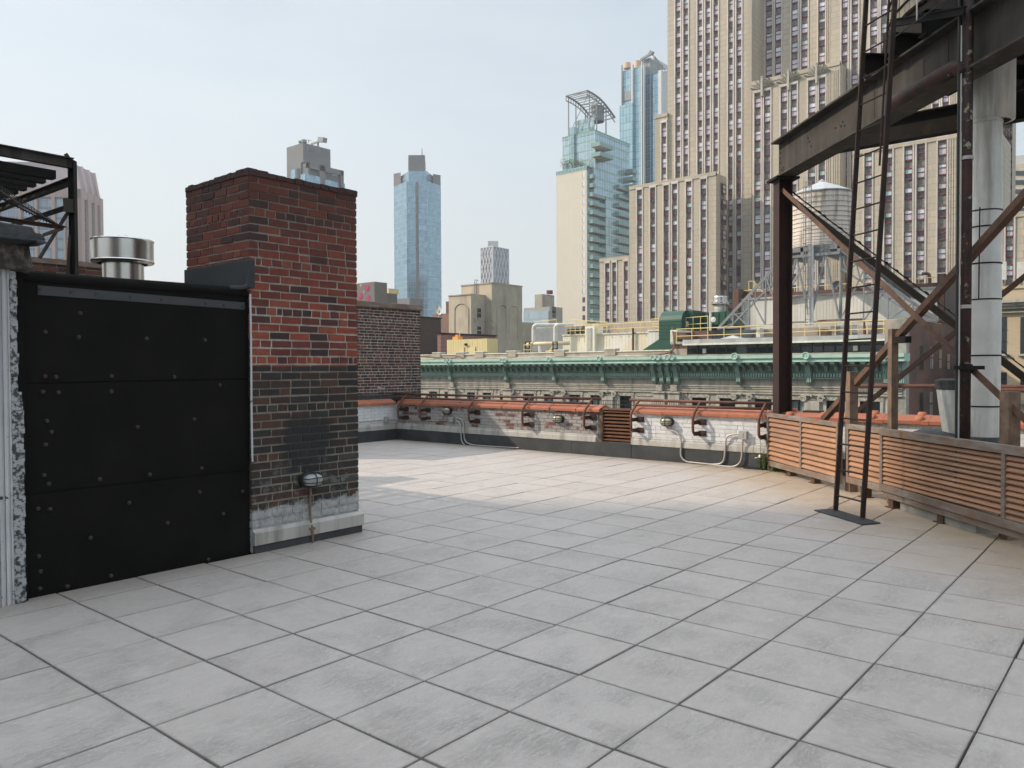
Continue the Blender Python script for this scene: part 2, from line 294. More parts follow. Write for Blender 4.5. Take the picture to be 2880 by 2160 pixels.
def brickmat(name,cols,soot=None,zones=None,white=None):
    m=bpy.data.materials.new(name);m.use_nodes=True;nt,N,L,node=tools(m);b=N['Principled BSDF'];b.inputs['Roughness'].default_value=.88
    at=node('ShaderNodeAttribute');at.attribute_name='rnd'
    tc=node('ShaderNodeTexCoord')
    def ramp(cs):
        rp=node('ShaderNodeValToRGB');rp.color_ramp.interpolation='CONSTANT';el=rp.color_ramp.elements
        while len(el)<len(cs): el.new(.5)
        for i,c in enumerate(cs): el[i].position=i/len(cs);el[i].color=(*c,1)
        L.new(at.outputs['Fac'],rp.inputs[0]);return rp.outputs[0]
    def noise(s,d=8,mp=None,rg=.6):
        n=node('ShaderNodeTexNoise');n.inputs['Scale'].default_value=s;n.inputs['Detail'].default_value=d;n.inputs['Roughness'].default_value=rg
        if mp:
            g=node('ShaderNodeMapping');g.inputs['Scale'].default_value=mp;L.new(tc.outputs['Object'],g.inputs[0]);L.new(g.outputs[0],n.inputs['Vector'])
        else: L.new(tc.outputs['Object'],n.inputs['Vector'])
        return n.outputs[0]
    def mr(src,a,c,o0=0,o1=1):
        n=node('ShaderNodeMapRange');n.inputs[1].default_value=a;n.inputs[2].default_value=c;n.inputs[3].default_value=o0;n.inputs[4].default_value=o1;L.new(src,n.inputs[0]);return n.outputs[0]
    def mix(fac,a,c,mode='MIX'):
        n=node('ShaderNodeMix',data_type='RGBA',blend_type=mode)
        for s_,v in ((n.inputs[0],fac),(n.inputs[6],a),(n.inputs[7],c)):
            if isinstance(v,(int,float)): s_.default_value=v
            elif isinstance(v,tuple): s_.default_value=(*v,1)
            else: L.new(v,s_)
        return n.outputs[2]
    col=ramp(cols)
    sx=node('ShaderNodeSeparateXYZ');L.new(tc.outputs['Object'],sx.inputs[0]);Z=sx.outputs[2]
    if zones: # second palette below a height
        z0,cs2=zones; col=mix(mr(Z,z0-.005,z0+.005),ramp(cs2),col)
    col=mix(mr(noise(14),.35,.7,0,.55),col,mix(1.,col,(.45,.42,.42),'MULTIPLY'))
    if name.startswith('chimney'): col=mix(mr(Z,2.3,3.5,0,.72),col,(.055,.024,.018))
    if soot:
        (cx,cz,rx_,rz_,sc_)=soot
        def lin(s_,o,k):
            a=node('ShaderNodeMath',operation='SUBTRACT');L.new(s_,a.inputs[0]);a.inputs[1].default_value=o
            c=node('ShaderNodeMath',operation='MULTIPLY');L.new(a.outputs[0],c.inputs[0]);c.inputs[1].default_value=k
            d=node('ShaderNodeMath',operation='MULTIPLY');L.new(c.outputs[0],d.inputs[0]);L.new(c.outputs[0],d.inputs[1]);return d.outputs[0]
        ad=node('ShaderNodeMath',operation='ADD');L.new(lin(sx.outputs[0],cx,1/rx_),ad.inputs[0]);L.new(lin(Z,cz,1/rz_),ad.inputs[1])
        nn=node('ShaderNodeMath',operation='ADD');L.new(ad.outputs[0],nn.inputs[0]);L.new(mr(noise(4),0,1,-1.1,1.1),nn.inputs[1])
        col=mix(mr(nn.outputs[0],.5,1.3,.85,0),col,sc_)
    if white:
        z1,wc,amt=white
        a=node('ShaderNodeMath',operation='ADD');L.new(Z,a.inputs[0]);L.new(mr(noise(5),0,1,-.16,.16),a.inputs[1])
        col=mix(mr(a.outputs[0],z1-.012,z1+.012,amt,0),col,mix(mr(noise(16),.4,.7),wc,tuple(x*.62 for x in wc)))
        sm_=node('ShaderNodeMath',operation='MULTIPLY');L.new(mr(noise(9.,8,None,.75),.52,.60,0,.7),sm_.inputs[0]);L.new(mr(Z,z1+.1,z1+.55,1,0),sm_.inputs[1]);col=mix(sm_.outputs[0],col,(.20,.20,.19))
    L.new(col,b.inputs['Base Color'])
    bp=node('ShaderNodeBump');bp.inputs['Strength'].default_value=.7;bp.inputs['Distance'].default_value=.006;L.new(noise(45,8,None,.7),bp.inputs['Height']);L.new(bp.outputs[0],b.inputs['Normal'])
    return m
reds=[(.24,.052,.030),(.18,.042,.028),(.29,.065,.036),(.13,.036,.027),(.26,.056,.032),(.21,.048,.029),(.08,.030,.027),(.27,.075,.043),(.16,.040,.027),(.05,.026,.027)]
darks=[(.040,.028,.025),(.028,.025,.025),(.065,.036,.030),(.022,.022,.023),(.05,.03,.026),(.036,.032,.030),(.09,.042,.030),(.032,.028,.030),(.055,.05,.046)]
M['chbr']=brickmat('chimney_brick',reds,soot=(.62,1.0,.36,.36,(.014,.016,.018)),zones=(1.75,darks),white=(.40,(.42,.42,.42),1.))
M['chmort']=brickmat('chimney_mortar',[(.50,.465,.41)],soot=(.62,1.0,.30,.30,(.04,.042,.042)),zones=(1.75,[(.30,.265,.20)]),white=(.40,(.46,.46,.46),1.))
M['fbr']=brickmat('bulkhead_brick',[(.085,.038,.03),(.06,.03,.026),(.12,.05,.035),(.045,.026,.024),(.10,.045,.033),(.15,.065,.042)])
def paintmat(name,amt,wc=(.60,.60,.59),peel=.52):
    m=brickmat(name,[(.19,.065,.045),(.14,.055,.045),(.22,.10,.075),(.17,.075,.06)])
    nt,N,L,node=tools(m);b=N['Principled BSDF'];old=b.inputs['Base Color'].links[0].from_socket
    at=node('ShaderNodeAttribute');at.attribute_name='rnd';tc=node('ShaderNodeTexCoord')
    n=node('ShaderNodeTexNoise');n.inputs['Scale'].default_value=1.6;n.inputs['Detail'].default_value=9;n.inputs['Roughness'].default_value=.75;L.new(tc.outputs['Object'],n.inputs[0])
    a=node('ShaderNodeMath',operation='MULTIPLY_ADD');L.new(at.outputs['Fac'],a.inputs[0]);a.inputs[1].default_value=.22;L.new(n.outputs[0],a.inputs[2])
    mr=node('ShaderNodeMapRange');mr.inputs[1].default_value=peel+.15;mr.inputs[2].default_value=peel+.22;mr.inputs[3].default_value=amt;mr.inputs[4].default_value=0 if amt<1 else .8;L.new(a.outputs[0],mr.inputs[0])
    n2=node('ShaderNodeTexNoise');n2.inputs['Scale'].default_value=7;n2.inputs['Detail'].default_value=6;L.new(tc.outputs['Object'],n2.inputs[0])
    m2=node('ShaderNodeMix',data_type='RGBA');L.new(n2.outputs[0],m2.inputs[0]);m2.inputs[6].default_value=(*wc,1);m2.inputs[7].default_value=(*[x*.72 for x in wc],1)
    mx=node('ShaderNodeMix',data_type='RGBA');L.new(mr.outputs[0],mx.inputs[0]);L.new(old,mx.inputs[6]);L.new(m2.outputs[2],mx.inputs[7])
    L.new(mx.outputs[2],b.inputs['Base Color']);return m
M['wbrick']=paintmat('whitewashed_brick',.84,(.42,.42,.41),.50)
M['wpaint']=paintmat('white_painted_brick',1.,(.74,.75,.76),.80)
M['wmort']=mat('painted_mortar',(.17,.16,.15),.95,c2=(.30,.29,.28),ns=5,bump=.5,bs=50,bd=.004)
M['wmort2']=mat('white_painted_mortar',(.50,.51,.52),.9,c2=(.42,.42,.42),ns=5,bump=.5,bs=50,bd=.004)
M['wpanel']=mat('flaking_white_paint',(.56,.57,.58),.75,c2=(.47,.48,.49),ns=4,streak=(.36,.365,.37),sns=(14,14,.6),bump=.6,bs=30,bd=.005,stain=(.03,.03,.03),sts=11,stlo=.635,sthi=.65)
M['flake']=mat('flaked_white_over_black',(.36,.37,.38),.8,c2=(.05,.05,.05),ns=30,nd=8,lo=.46,hi=.56,bump=1.,bs=30,bd=.008)
# ---------------------------------------------------------------- generic makers
def brick_face(mb,O,U,Nn,Ln,z0,z1,bl=.203,bh=.0635,g=.0105,mi=0,mc=1,proud=.010,head=6,irr=.0025,rows=None):
    """bricks laid on a face: O origin at z0, U along, Nn outward normal"""
    O=Vector(O);U=Vector(U);Nn=Vector(Nn);UP=Vector((0,0,1));fr=(O,U,Nn,UP)
    mb.box(.0008,Ln-.0008,-.06,0,0,z1-z0,mc,0,fr)
    z=g*.5;k=0
    while z<z1-z0-.02:
        h=min(bh,z1-z0-z-.002)
        hd=head and k%head==head-1
        L=(bl-g)/2 if hd else bl
        x=-(L+g)*(.5 if k%2 else 0)-(R.uniform(0,.02))
        while x<Ln:
            w=L*(1 if R.random()>.07 else .5)
            a=max(x,0);b=min(x+w,Ln)
            if a<=0 and b<.05: b=.05;w=b-x
            if b<Ln and Ln-b<.05: b=Ln;w=Ln-x
            if b-a>.02:
                p=proud+R.uniform(-.0015,.0025)
                e=.0
                if a<=0: a=-.0035
                if b>=Ln: b=Ln+.0035
                mb.box(a,b,-.02,p,z+R.uniform(-irr,irr)*.6,z+h+R.uniform(-irr,irr)*.6,mi,R.random(),fr,j=irr)
            x+=w+g
        z+=bh+g;k+=1
def cage_lamp(name,c,U,Nn,label,group,w=.24,h=.145,lens='lens'):
    c=Vector(c);U=Vector(U);Nn=Vector(Nn);UP=Vector((0,0,1))
    t=thing(name,c,label,'wall lamp',group)
    def oval(a,b,n=28,p=2.6):
        return [(a*abs(math.cos(q))**(2/p)*(1 if math.cos(q)>=0 else -1),b*abs(math.sin(q))**(2/p)*(1 if math.sin(q)>=0 else -1)) for q in [2*math.pi*i/n for i in range(n)]]
    m=MB();m.prism(oval(w/2,h/2),c,U,UP,Nn,.05);m.build('lamp_base',M['lampb'],t,bevel=.006)
    m=MB();lay=[(1.,.05),(1.,.075),(.93,.10),(.75,.118),(.4,.128),(.05,.13)];vs=[];fs=[];n=28
    ov=oval(w/2*.84,h/2*.8)
    for s_,d in lay: vs+=[c+U*(a*s_)+UP*(b*s_)+Nn*d for a,b in ov]
    flip=U.cross(UP).dot(Nn)<0
    for i in range(len(lay)-1):
        for k in range(n):
            q=(i*n+k,i*n+(k+1)%n,(i+1)*n+(k+1)%n,(i+1)*n+k);fs.append(q[::-1] if flip else q)
    m.add(vs,fs);m.build('lens',M[lens],t,smooth=True)
    m=MB()
    def arc(f): return [c+U*f(q)[0]+UP*f(q)[1]+Nn*(.052+.088*math.sqrt(max(0,1-abs(q)**3))) for q in [-1+i/6 for i in range(13)]]
    for z in (-.026,.026): m.tube(arc(lambda q:(q*w*.47,z*(1-.3*abs(q)))),.0045,5)
    for x in (-.045,.0,.045)[1:2] if w<.2 else (-.04,.04)[:0] or (0,): m.tube(arc(lambda q:(x,q*h*.47)),.0045,5)
    m.tube([c+U*a*.96+UP*b*.96+Nn*.055 for a,b in oval(w/2,h/2,20)]+[c+U*w/2*.96+Nn*.055],.006,5)
    m.build('cage',M['lampb'],t)
    return t
exec_parts=[]
# ================================================================ TERRACE
XW=11.1; YL=10.6; YC=2.81; X0=2.30; X1=3.55
def struct(ob): ob['kind']='structure'; return ob
m=MB();m.box(-3000,3000,-3000,3000,GZ-.5,GZ,0);struct(m.build('street_ground',M['asph'],at=(0,0,GZ)))
m=MB();m.box(-22,11.38,-18,10.9,GZ,-.06,0);m.build('loft_building',M['brk3'],label='brown brick loft building that carries the paved terrace',category='building')
m=MB();m.box(-21.9,11.05,-17.9,10.55,-.055,-.034,0);struct(m.build('roof_deck',M['roofg']))
# pavers: one mesh, each slab its own height, tilt, tint and relief direction
def floor():
    v=[];f=[];rn=[];uv=[];uv2=[]
    for i in range(-14,19):
        for j in range(-15,18):
            x0=i*T;x1=x0+T;y0=j*TB;y1=y0+TB
            if x1>XW-.02 and x0<XW: x1=XW-.02
            if x0>XW-.1: continue
            if y0>YL-.1: continue
            y1=min(y1,YL-.02)
            if x1<X0+.2 and y0>YC+.0: continue
            if y0<2.84<y1 and x0<X0: y1=2.83
            if x0<X1 and x1>X0-.3 and y0<YC<y1 and x1<=X1+.05: y1=YC-.01
            if x0>=X0-.3 and x1<X1+.1 and y0>=YC: continue
            g=.0066; ga=g*(R.choice([.75,.9,1.1,1.4]));gb=g*(R.choice([.6,.8,1.,1.3]))
            z=R.uniform(-.0012,.0012);tx=R.uniform(-.0012,.0012);ty=R.uniform(-.0012,.0012)
            c=[(x0+ga,y0+gb),(x1-ga,y0+gb),(x1-ga,y1-gb),(x0+ga,y1-gb)]
            bv=.003;n=len(v)
            zz=[z+tx*(1 if k in(1,2) else -1)+ty*(1 if k in(2,3) else -1) for k in range(4)]
            ins=[(x0+ga+bv,y0+gb+bv),(x1-ga-bv,y0+gb+bv),(x1-ga-bv,y1-gb-bv),(x0+ga+bv,y1-gb-bv)]
            for k in range(4): v.append((*ins[k],zz[k]))
            for k in range(4): v.append((*c[k],zz[k]-bv*.8))
            for k in range(4): v.append((*c[k],-.03))
            fs=[(n,n+1,n+2,n+3)]+[(n+4+k,n+4+(k+1)%4,n+(k+1)%4,n+k) for k in range(4)]+[(n+8+k,n+8+(k+1)%4,n+4+(k+1)%4,n+4+k) for k in range(4)]
            rv=R.random();rot=R.choice([0,1,2,3]) if R.random()<.35 else R.choice([0,2]);ou=R.uniform(0,90);ov=R.uniform(0,90)
            for q in fs:
                f.append(q);rn.append(rv)
                for k in q:
                    a,b=v[k][0]-x0,v[k][1]-y0
                    for _ in range(rot): a,b=-b,a
                    uv+= [a+ou,b+ov];uv2+= [(v[k][0]-x0)/(x1-x0),(v[k][1]-y0)/(y1-y0)]
    me=bpy.data.meshes.new('pavers');me.from_pydata(v,[],f)
    a=me.attributes.new('rnd','FLOAT','FACE');a.data.foreach_set('value',rn)
    me.uv_layers.new(name='UVMap').data.foreach_set('uv',uv);me.uv_layers.new(name='slab').data.foreach_set('uv',uv2)
    m=bpy.data.materials.new('slate_texture_paver');m.use_nodes=True;nt,N,L,node=tools(m);b=N['Principled BSDF']
    at=node('ShaderNodeAttribute');at.attribute_name='rnd';u=node('ShaderNodeUVMap');tc=node('ShaderNodeTexCoord')
    def noise(src,s,d=8,mp=None,rg=.6,dist=0):
        n=node('ShaderNodeTexNoise');n.inputs['Scale'].default_value=s;n.inputs['Detail'].default_value=d;n.inputs['Roughness'].default_value=rg;n.inputs['Distortion'].default_value=dist
        if mp:
            g=node('ShaderNodeMapping');g.inputs['Scale'].default_value=mp;L.new(src,g.inputs[0]);L.new(g.outputs[0],n.inputs['Vector'])
        else: L.new(src,n.inputs['Vector'])
        return n.outputs[0]
    def mr(src,a_,c,o0=0,o1=1):
        n=node('ShaderNodeMapRange');n.inputs[1].default_value=a_;n.inputs[2].default_value=c;n.inputs[3].default_value=o0;n.inputs[4].default_value=o1;L.new(src,n.inputs[0]);return n.outputs[0]
    def mix(fac,a_,c,mode='MIX'):
        n=node('ShaderNodeMix',data_type='RGBA',blend_type=mode)
        for s_,vv in ((n.inputs[0],fac),(n.inputs[6],a_),(n.inputs[7],c)):
            if isinstance(vv,(int,float)): s_.default_value=vv
            elif isinstance(vv,tuple): s_.default_value=(*vv,1)
            else: L.new(vv,s_)
        return n.outputs[2]
    u.uv_map='UVMap';us=node('ShaderNodeUVMap');us.uv_map='slab';ss=node('ShaderNodeSeparateXYZ');L.new(us.outputs[0],ss.inputs[0])
    U=u.outputs[0];O=tc.outputs['Object']
    col=mix(at.outputs['Fac'],(.440,.388,.358),(.488,.432,.400))
    lay=noise(U,9,10,(1,2.2,1),.72,.8)
    col=mix(mr(lay,.44,.66,0,.75),col,(.54,.485,.45))
    col=mix(mr(noise(U,9,9,(1,1.7,1),.72,.8),.54,.70,0,.22),col,(.36,.335,.315))
    col=mix(mr(noise(O,.9,6,None,.6),.45,.7,0,.15),col,(.43,.385,.35))
    col=mix(mr(noise(O,2.6,7,None,.7),.62,.70,0,.4),col,(.33,.295,.27))
    col=mix(mr(noise(O,60,4),.4,.7,0,.25),col,(.32,.31,.30))
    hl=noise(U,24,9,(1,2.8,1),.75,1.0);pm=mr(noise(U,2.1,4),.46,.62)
    hm=node('ShaderNodeMath',operation='MULTIPLY');L.new(mr(hl,.53,.62,0,1.),hm.inputs[0]);L.new(pm,hm.inputs[1]);col=mix(hm.outputs[0],col,(.62,.575,.545))  # highlights of the slate relief painted into the colour as pale flecks
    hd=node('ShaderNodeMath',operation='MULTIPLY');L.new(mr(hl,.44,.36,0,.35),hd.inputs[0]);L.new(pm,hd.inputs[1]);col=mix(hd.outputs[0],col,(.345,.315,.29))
    def edge(o_):
        a_=node('ShaderNodeMath',operation='SUBTRACT');L.new(o_,a_.inputs[0]);a_.inputs[1].default_value=.5
        b_=node('ShaderNodeMath',operation='ABSOLUTE');L.new(a_.outputs[0],b_.inputs[0]);return b_.outputs[0]
    mxx=node('ShaderNodeMath',operation='MAXIMUM');L.new(edge(ss.outputs[0]),mxx.inputs[0]);L.new(edge(ss.outputs[1]),mxx.inputs[1])
    en=node('ShaderNodeMath',operation='ADD');L.new(mxx.outputs[0],en.inputs[0]);L.new(mr(noise(O,7,6),0,1,-.03,.03),en.inputs[1])
    col=mix(mr(en.outputs[0],.462,.50,0,.55),col,(.27,.245,.225))
    # rust run-off under the steel: distance to the screen line x-y=9.7
    sx=node('ShaderNodeSeparateXYZ');L.new(O,sx.inputs[0])
    sb=node('ShaderNodeMath',operation='SUBTRACT');L.new(sx.outputs[0],sb.inputs[0]);L.new(sx.outputs[1],sb.inputs[1])
    ad=node('ShaderNodeMath',operation='ADD');L.new(sb.outputs[0],ad.inputs[0]);L.new(mr(noise(O,1.3,5),0,1,-1.6,1.6),ad.inputs[1])
    rs=mr(ad.outputs[0],7.2,10.0,0,.82);col=mix(rs,col,(.40,.29,.175))
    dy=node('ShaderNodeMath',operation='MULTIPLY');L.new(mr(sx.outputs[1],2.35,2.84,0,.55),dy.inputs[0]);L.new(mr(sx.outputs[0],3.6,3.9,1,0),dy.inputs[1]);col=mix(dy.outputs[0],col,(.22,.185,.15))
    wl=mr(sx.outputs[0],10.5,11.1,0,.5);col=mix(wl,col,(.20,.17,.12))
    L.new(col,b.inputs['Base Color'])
    L.new(mr(noise(U,3,6),.3,.7,.42,.62),b.inputs['Roughness']);b.inputs['Specular IOR Level'].default_value=.45
    n1=noise(U,15,10,(1,2.6,1),.72,1.0);n2=noise(U,60,6,(1,1.6,1),.7,.5)
    ampl=mr(noise(U,2.1,4),.44,.62,.14,1.)
    mu=node('ShaderNodeMath',operation='MULTIPLY');L.new(n1,mu.inputs[0]);L.new(ampl,mu.inputs[1])
    ma=node('ShaderNodeMath',operation='MULTIPLY_ADD');L.new(n2,ma.inputs[0]);ma.inputs[1].default_value=.35;L.new(mu.outputs[0],ma.inputs[2])
    bp=node('ShaderNodeBump');bp.inputs['Strength'].default_value=1;bp.inputs['Distance'].default_value=.021;L.new(ma.outputs[0],bp.inputs['Height']);L.new(bp.outputs[0],b.inputs['Normal'])
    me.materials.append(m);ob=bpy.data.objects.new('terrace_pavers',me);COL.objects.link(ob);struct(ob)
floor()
UPV=Vector((0,0,1));VX=Vector((1,0,0));VY=Vector((0,1,0))
# ---- brick chimney
ch=thing('brick_chimney',(X0,YC,0),'tall square red brick chimney with sooty dark lower bricks and white painted foot','chimney')
m=MB();zt=3.53
m.box(X0+.03,X1-.03,YC+.03,3.94,0,zt-.03,1)
brick_face(m,(X0,YC,0),VX,-VY,X1-X0,0,zt,bl=.208,bh=.0605,g=.0165,irr=.0028,proud=.0075)
brick_face(m,(X0,3.95,0),-VY,-VX,3.95-YC,0,zt,bl=.208,bh=.0605,g=.0165,irr=.0028,proud=.0075)
brick_face(m,(X1-.006,YC,0),VY,VX,3.95-YC,0,zt,bl=.208,bh=.0605,g=.0165,irr=.0028,proud=.0075)
m.build('brick_shaft',[M['chbr'],M['chmort']],ch)
m=MB()
for s0,s1,ax in ((X0-.012,X1+.012,'x'),(YC-.012,3.95,'y')):
    p=s0
    while p<s1-.03:
        w=R.uniform(.085,.1);h=R.uniform(-.012,.006)
        if ax=='x': m.box(p,min(p+w,s1),YC-.016,YC+.2,zt,zt+.055+h,0,.06+R.random()*.1,j=.004)
        else:
            m.box(X0-.016,X0+.2,p,min(p+w,s1),zt,zt+.055+h,0,.06+R.random()*.1,j=.004);m.box(X1-.2,X1+.016,p,min(p+w,s1),zt,zt+.055+h,0,.6,j=.004)
        p+=w+.008
crb=brickmat('capping_brick',[(.06,.03,.026),(.045,.028,.024),(.08,.036,.03)])
m.box(X0,X1,YC,3.95,zt,zt+.04,1);m.build('brick_cap',[crb,M['mortard']],ch)
m=MB();m.box(X0-.028,X0-.018,YC-.03,3.97,2.50,2.74,0);m.box(X0-.035,X0+.035,YC-.03,YC-.017,2.48,2.74,0);m.tube([(X0-.02,YC-.02,2.735),(X0-.025,YC-.022,2.53),(X0-.05,YC-.015,2.475),(X0-.2,YC+.02,2.47)],.022,8,0,2)
m.tube([(X0-.015,YC-.028,2.42),(X0-.012,YC-.028,1.9),(X0-.016,YC-.028,1.3),(X0-.012,YC-.028,.86)],.011,6,1,1)
m.build('flashing',[M['black2'],M['wpanel']],ch,bevel=.004)
m=MB();m.box(X0-.01,X1+.03,YC-.055,YC-.012,.075,.19,0);m.prism([(0,0),(-.043,0),(-.0,.03)],(X0-.01,YC-.012,.19),VY,UPV,VX,X1-X0+.04,0)
m.box(X1+.012,X1+.042,YC-.05,3.9,.075,.19,0);m.build('counter_flashing',M['alum'],ch,bevel=.003)
m=MB();m.box(X0-.005,X1+.022,YC-.04,YC-.013,-.02,.075,0);m.box(X1+.012,X1+.03,YC-.03,3.9,-.02,.075,0);m.build('base_flashing',M['base'],ch,bevel=.003)
lp=PY(868.6,1348,YC-.012);cage_lamp('wall_lamp',lp,VX,-VY,'caged oval lamp on the sooty brick chimney with a pipe running down to the paving','caged oval wall lamps',.245,.15,'lensg')
m=MB();b_=PY(868,1398,YC-.03);m.tube([(lp.x,YC-.03,lp.z-.07),(lp.x,YC-.032,.2),(lp.x,YC-.07,.14),(lp.x-.002,YC-.07,-.01)],.011,8,0,1);m.box(lp.x-.03,lp.x+.03,YC-.075,YC-.055,.13,.15,0)
m.build('conduit',M['postb'],label='thin straight conduit running down the front of the brick chimney',category='conduit')
# ---- black membrane clad shed wall
sh=thing('roof_shed',(1.4,2.84,0),'low shed wall clad in black roofing membrane studded with washers','shed')
m=MB();YB=2.845
m.box(-4,X0-.002,YB,9.4,0,2.395,0);m.build('membrane_wall',M['black'],sh)
m=MB();zs=[(-.02,.60,.62),(.60,1.60,1.615),(1.60,2.44,2.45)]
m.prism([(.40,-.02),(X0,-.02),(X0,.775),(.40,.785)],(0,YB,0),VX,UPV,-VY,.004,0)
m.prism([(.40,.795),(X0,.785),(X0,1.628),(.62,1.622),(.40,1.622)],(0,YB,0),VX,UPV,-VY,.008,0)
m.prism([(.40,1.632),(.62,1.632),(X0,1.638),(X0,2.41),(.40,2.41)],(0,YB,0),VX,UPV,-VY,.012,0)
m.build('membrane_sheet',M['black'],sh,bevel=.002)
m=MB();m.tube([(-1,2.86,2.425),(.5,2.86,2.424),(1.4,2.858,2.432),(2.05,2.855,2.437),(X0-.03,2.85,2.44)],.048,12,0,1);m.box(-4,X0-.02,2.86,3.2,2.36,2.425,0);m.build('edge_roll',M['black'],sh,smooth=True)
m=MB();m.prism([(.515,2.295),(2.255,2.277),(2.255,2.343),(.515,2.368)],(0,YB-.012,0),VX,UPV,-VY,.006,0)
st=m.build('termination_bar',M['strip'],sh)
for px in (113,200,270,367,455,579,631,682):
    q=PY(px,812+(px-104)*.088,YB-.02);m=MB();m.tube([(q.x,YB-.018,q.z),(q.x,YB-.027,q.z)],.012,8);m.build('screw',M['screw'],st)
wz=[(226,881),(128,934),(222,948),(413,952),(577,956),(127,1058),(158,1060),(314,1058),(491,1060),(619,1083),(121,1102),(165,1104),(314,1101),(132,1184),(145,1215),(388,1201),(547,1179),(129,1251),(124,1337),(138,1361),(281,1348),(422,1335),(568,1317),(364,1414),(562,1384),(107,1431),(141,1432),(472,1471),(629,1445),(683,1382),(255,1513),(109,1565),(114,1608),(313,1620),(190,1650),(113,1656),(587,1574)]
for px,py in wz:
    q=PY(px,py,YB-.015);m=MB();m.lathe((q.x,YB-.010,q.z),[(.0,.016),(.011,.014),(.017,.004),(.018,0)],10,0,(VX,UPV,-VY));m.build('washer',M['screw'],sh)
# white flaking pier with stone cornice at the shed corner
pr_=thing('corner_pier',(.0,2.7,0),'pier with flaking white ribbed panel under a dark crumbling cornice beside the black wall','pier')
m=MB();x=-.9
while x<.30:
    m.box(x,x+.019,2.752,2.80,0,2.46,0,j=.002);m.box(x+.019,x+.036,2.766,2.80,0,2.46,0,j=.002);x+=.036
m.box(-.95,.335,2.78,2.84,0,2.47,0);m.build('ribbed_panel',M['wpanel'],pr_)
m=MB();z=0
while z<2.44:
    h=R.uniform(.03,.09);m.box(.30,.345+R.uniform(-.006,.006)+(.03 if z<1.5 else 0),2.742+R.uniform(-.004,.004),2.84,z,min(z+h,2.45),0,j=.003);z+=h
m.build('flaking_edge',M['flake'],pr_)
m=MB();m.box(.342,.40,2.77,2.85,-.02,2.5,0);m.build('rubber_jamb',M['black'],pr_,bevel=.01)
M['crumb']=mat('crumbling_painted_stone',(.05,.045,.04),.85,c2=(.16,.13,.11),ns=9,lo=.5,hi=.62,bump=1.2,bs=14,bd=.03,stain=(.35,.34,.33),sts=9,stlo=.62,sthi=.68)
m=MB();prof=[(-.9,2.46),(.40,2.46),(.41,2.52),(.37,2.55),(.39,2.60),(.34,2.64),(.34,2.66),(-.9,2.66)];m.prism(prof,(0,2.68,0),VX,UPV,VY,.22,0)
m.box(.33,.44,2.70,2.9,2.44,2.64,0,j=.02);m.build('stone_neck',M['crumb'],pr_,bevel=.012)
m=MB();m.prism([(-.9,2.65),(.45,2.65),(.47,2.675),(.44,2.715),(.40,2.715),(.38,2.755),(-.9,2.80)],(0,2.52,0),VX,UPV,VY,.45,0);m.box(.40,.475,2.50,2.72,2.635,2.66,0,j=.012);m.build('cornice',M['tar'],pr_,bevel=.01)
# wire mesh guard above the pier
wg=thing('wire_mesh_guard',tuple(PY(90,640,2.9)),'triangular black wire mesh guard with an angle iron edge above the pier','mesh guard')
m=MB();A0=PY(-60,545,3.0);A1=PY(178,640,3.0);B0=PY(-60,585,3.35);B1=PY(120,662,3.45);D0=PY(-60,480,3.5)
for i in range(30):
    t=i/29;a=A0.lerp(A1,t)+Vector((0,0,.05*(1-t)*(1-t)));b=D0.lerp(A1,t)
    m.tube([a,a.lerp(b,.5)+Vector((0,0,-.05*math.sin(t*3))),b.lerp(a,.0)],.0028,4)
for k in range(11):
    s_=k/10;m.tube([ (A0.lerp(D0,s_)).lerp(A1,i/8)+Vector((0,0,-.03*math.sin(i/8*3)*math.sin(s_*3)+.05*(1-i/8)**2*(1-s_))) for i in range(9)],.0028,4)
m.build('mesh',M['dsteel'],wg)
m=MB();m.angle(PY(-60,607,2.9),PY(178,641,2.9),.03,.006);m.angle(PY(178,641,2.9),B1,.03,.006);m.tube([D0,A0.lerp(A1,.3)+Vector((0,0,.06)),A1],.007,6,0,1);m.build('angle_edge',M['rust'],wg)
m=MB();q=PY(196,663,3.1);q2=PY(188,770,3.1);m.tube([q,q2-Vector((0,0,.05))],.011,8);m.build('steel_rod',M['rust'],label='short leaning rusty rod standing on the black shed edge',category='rod')
# bulkhead brick behind the shed and steel vent
m=MB();brick_face(m,(.5,9.5,2.3),VX,-VY,3.4,2.3,3.36,bl=.20,bh=.062,head=0,mi=0,mc=1);m.box(.5,3.9,9.56,9.9,-.05,3.36,1);m.box(.45,3.95,9.47,9.95,3.36,3.44,2)
m.build('brick_parapet',[M['fbr'],M['mortar'],M['gwood']],label='short brown brick parapet with light mortar behind the stainless vent',category='parapet')
vt=thing('exhaust_vent',(1.94,4.6,2.44),'stainless steel round roof vent with a drum cap behind the black wall','vent')
V=(1.94,4.6,0);m=MB();m.lathe(V,[(.2,2.42),(.2,2.84)],40);m.build('stack',M['stain'],vt,smooth=True)
m=MB();m.lathe(V,[(.24,2.822),(.295,2.83),(.302,2.845),(.296,2.855),(.296,3.05),(.302,3.058),(.296,3.07),(.27,3.075),(.12,3.085),(.06,3.11),(.0,3.145)],120);m.lathe(V,[(.2945,2.84),(.27,2.86),(.27,3.03),(.0,3.04)],40);m.build('drum_cap',M['stain'],vt)
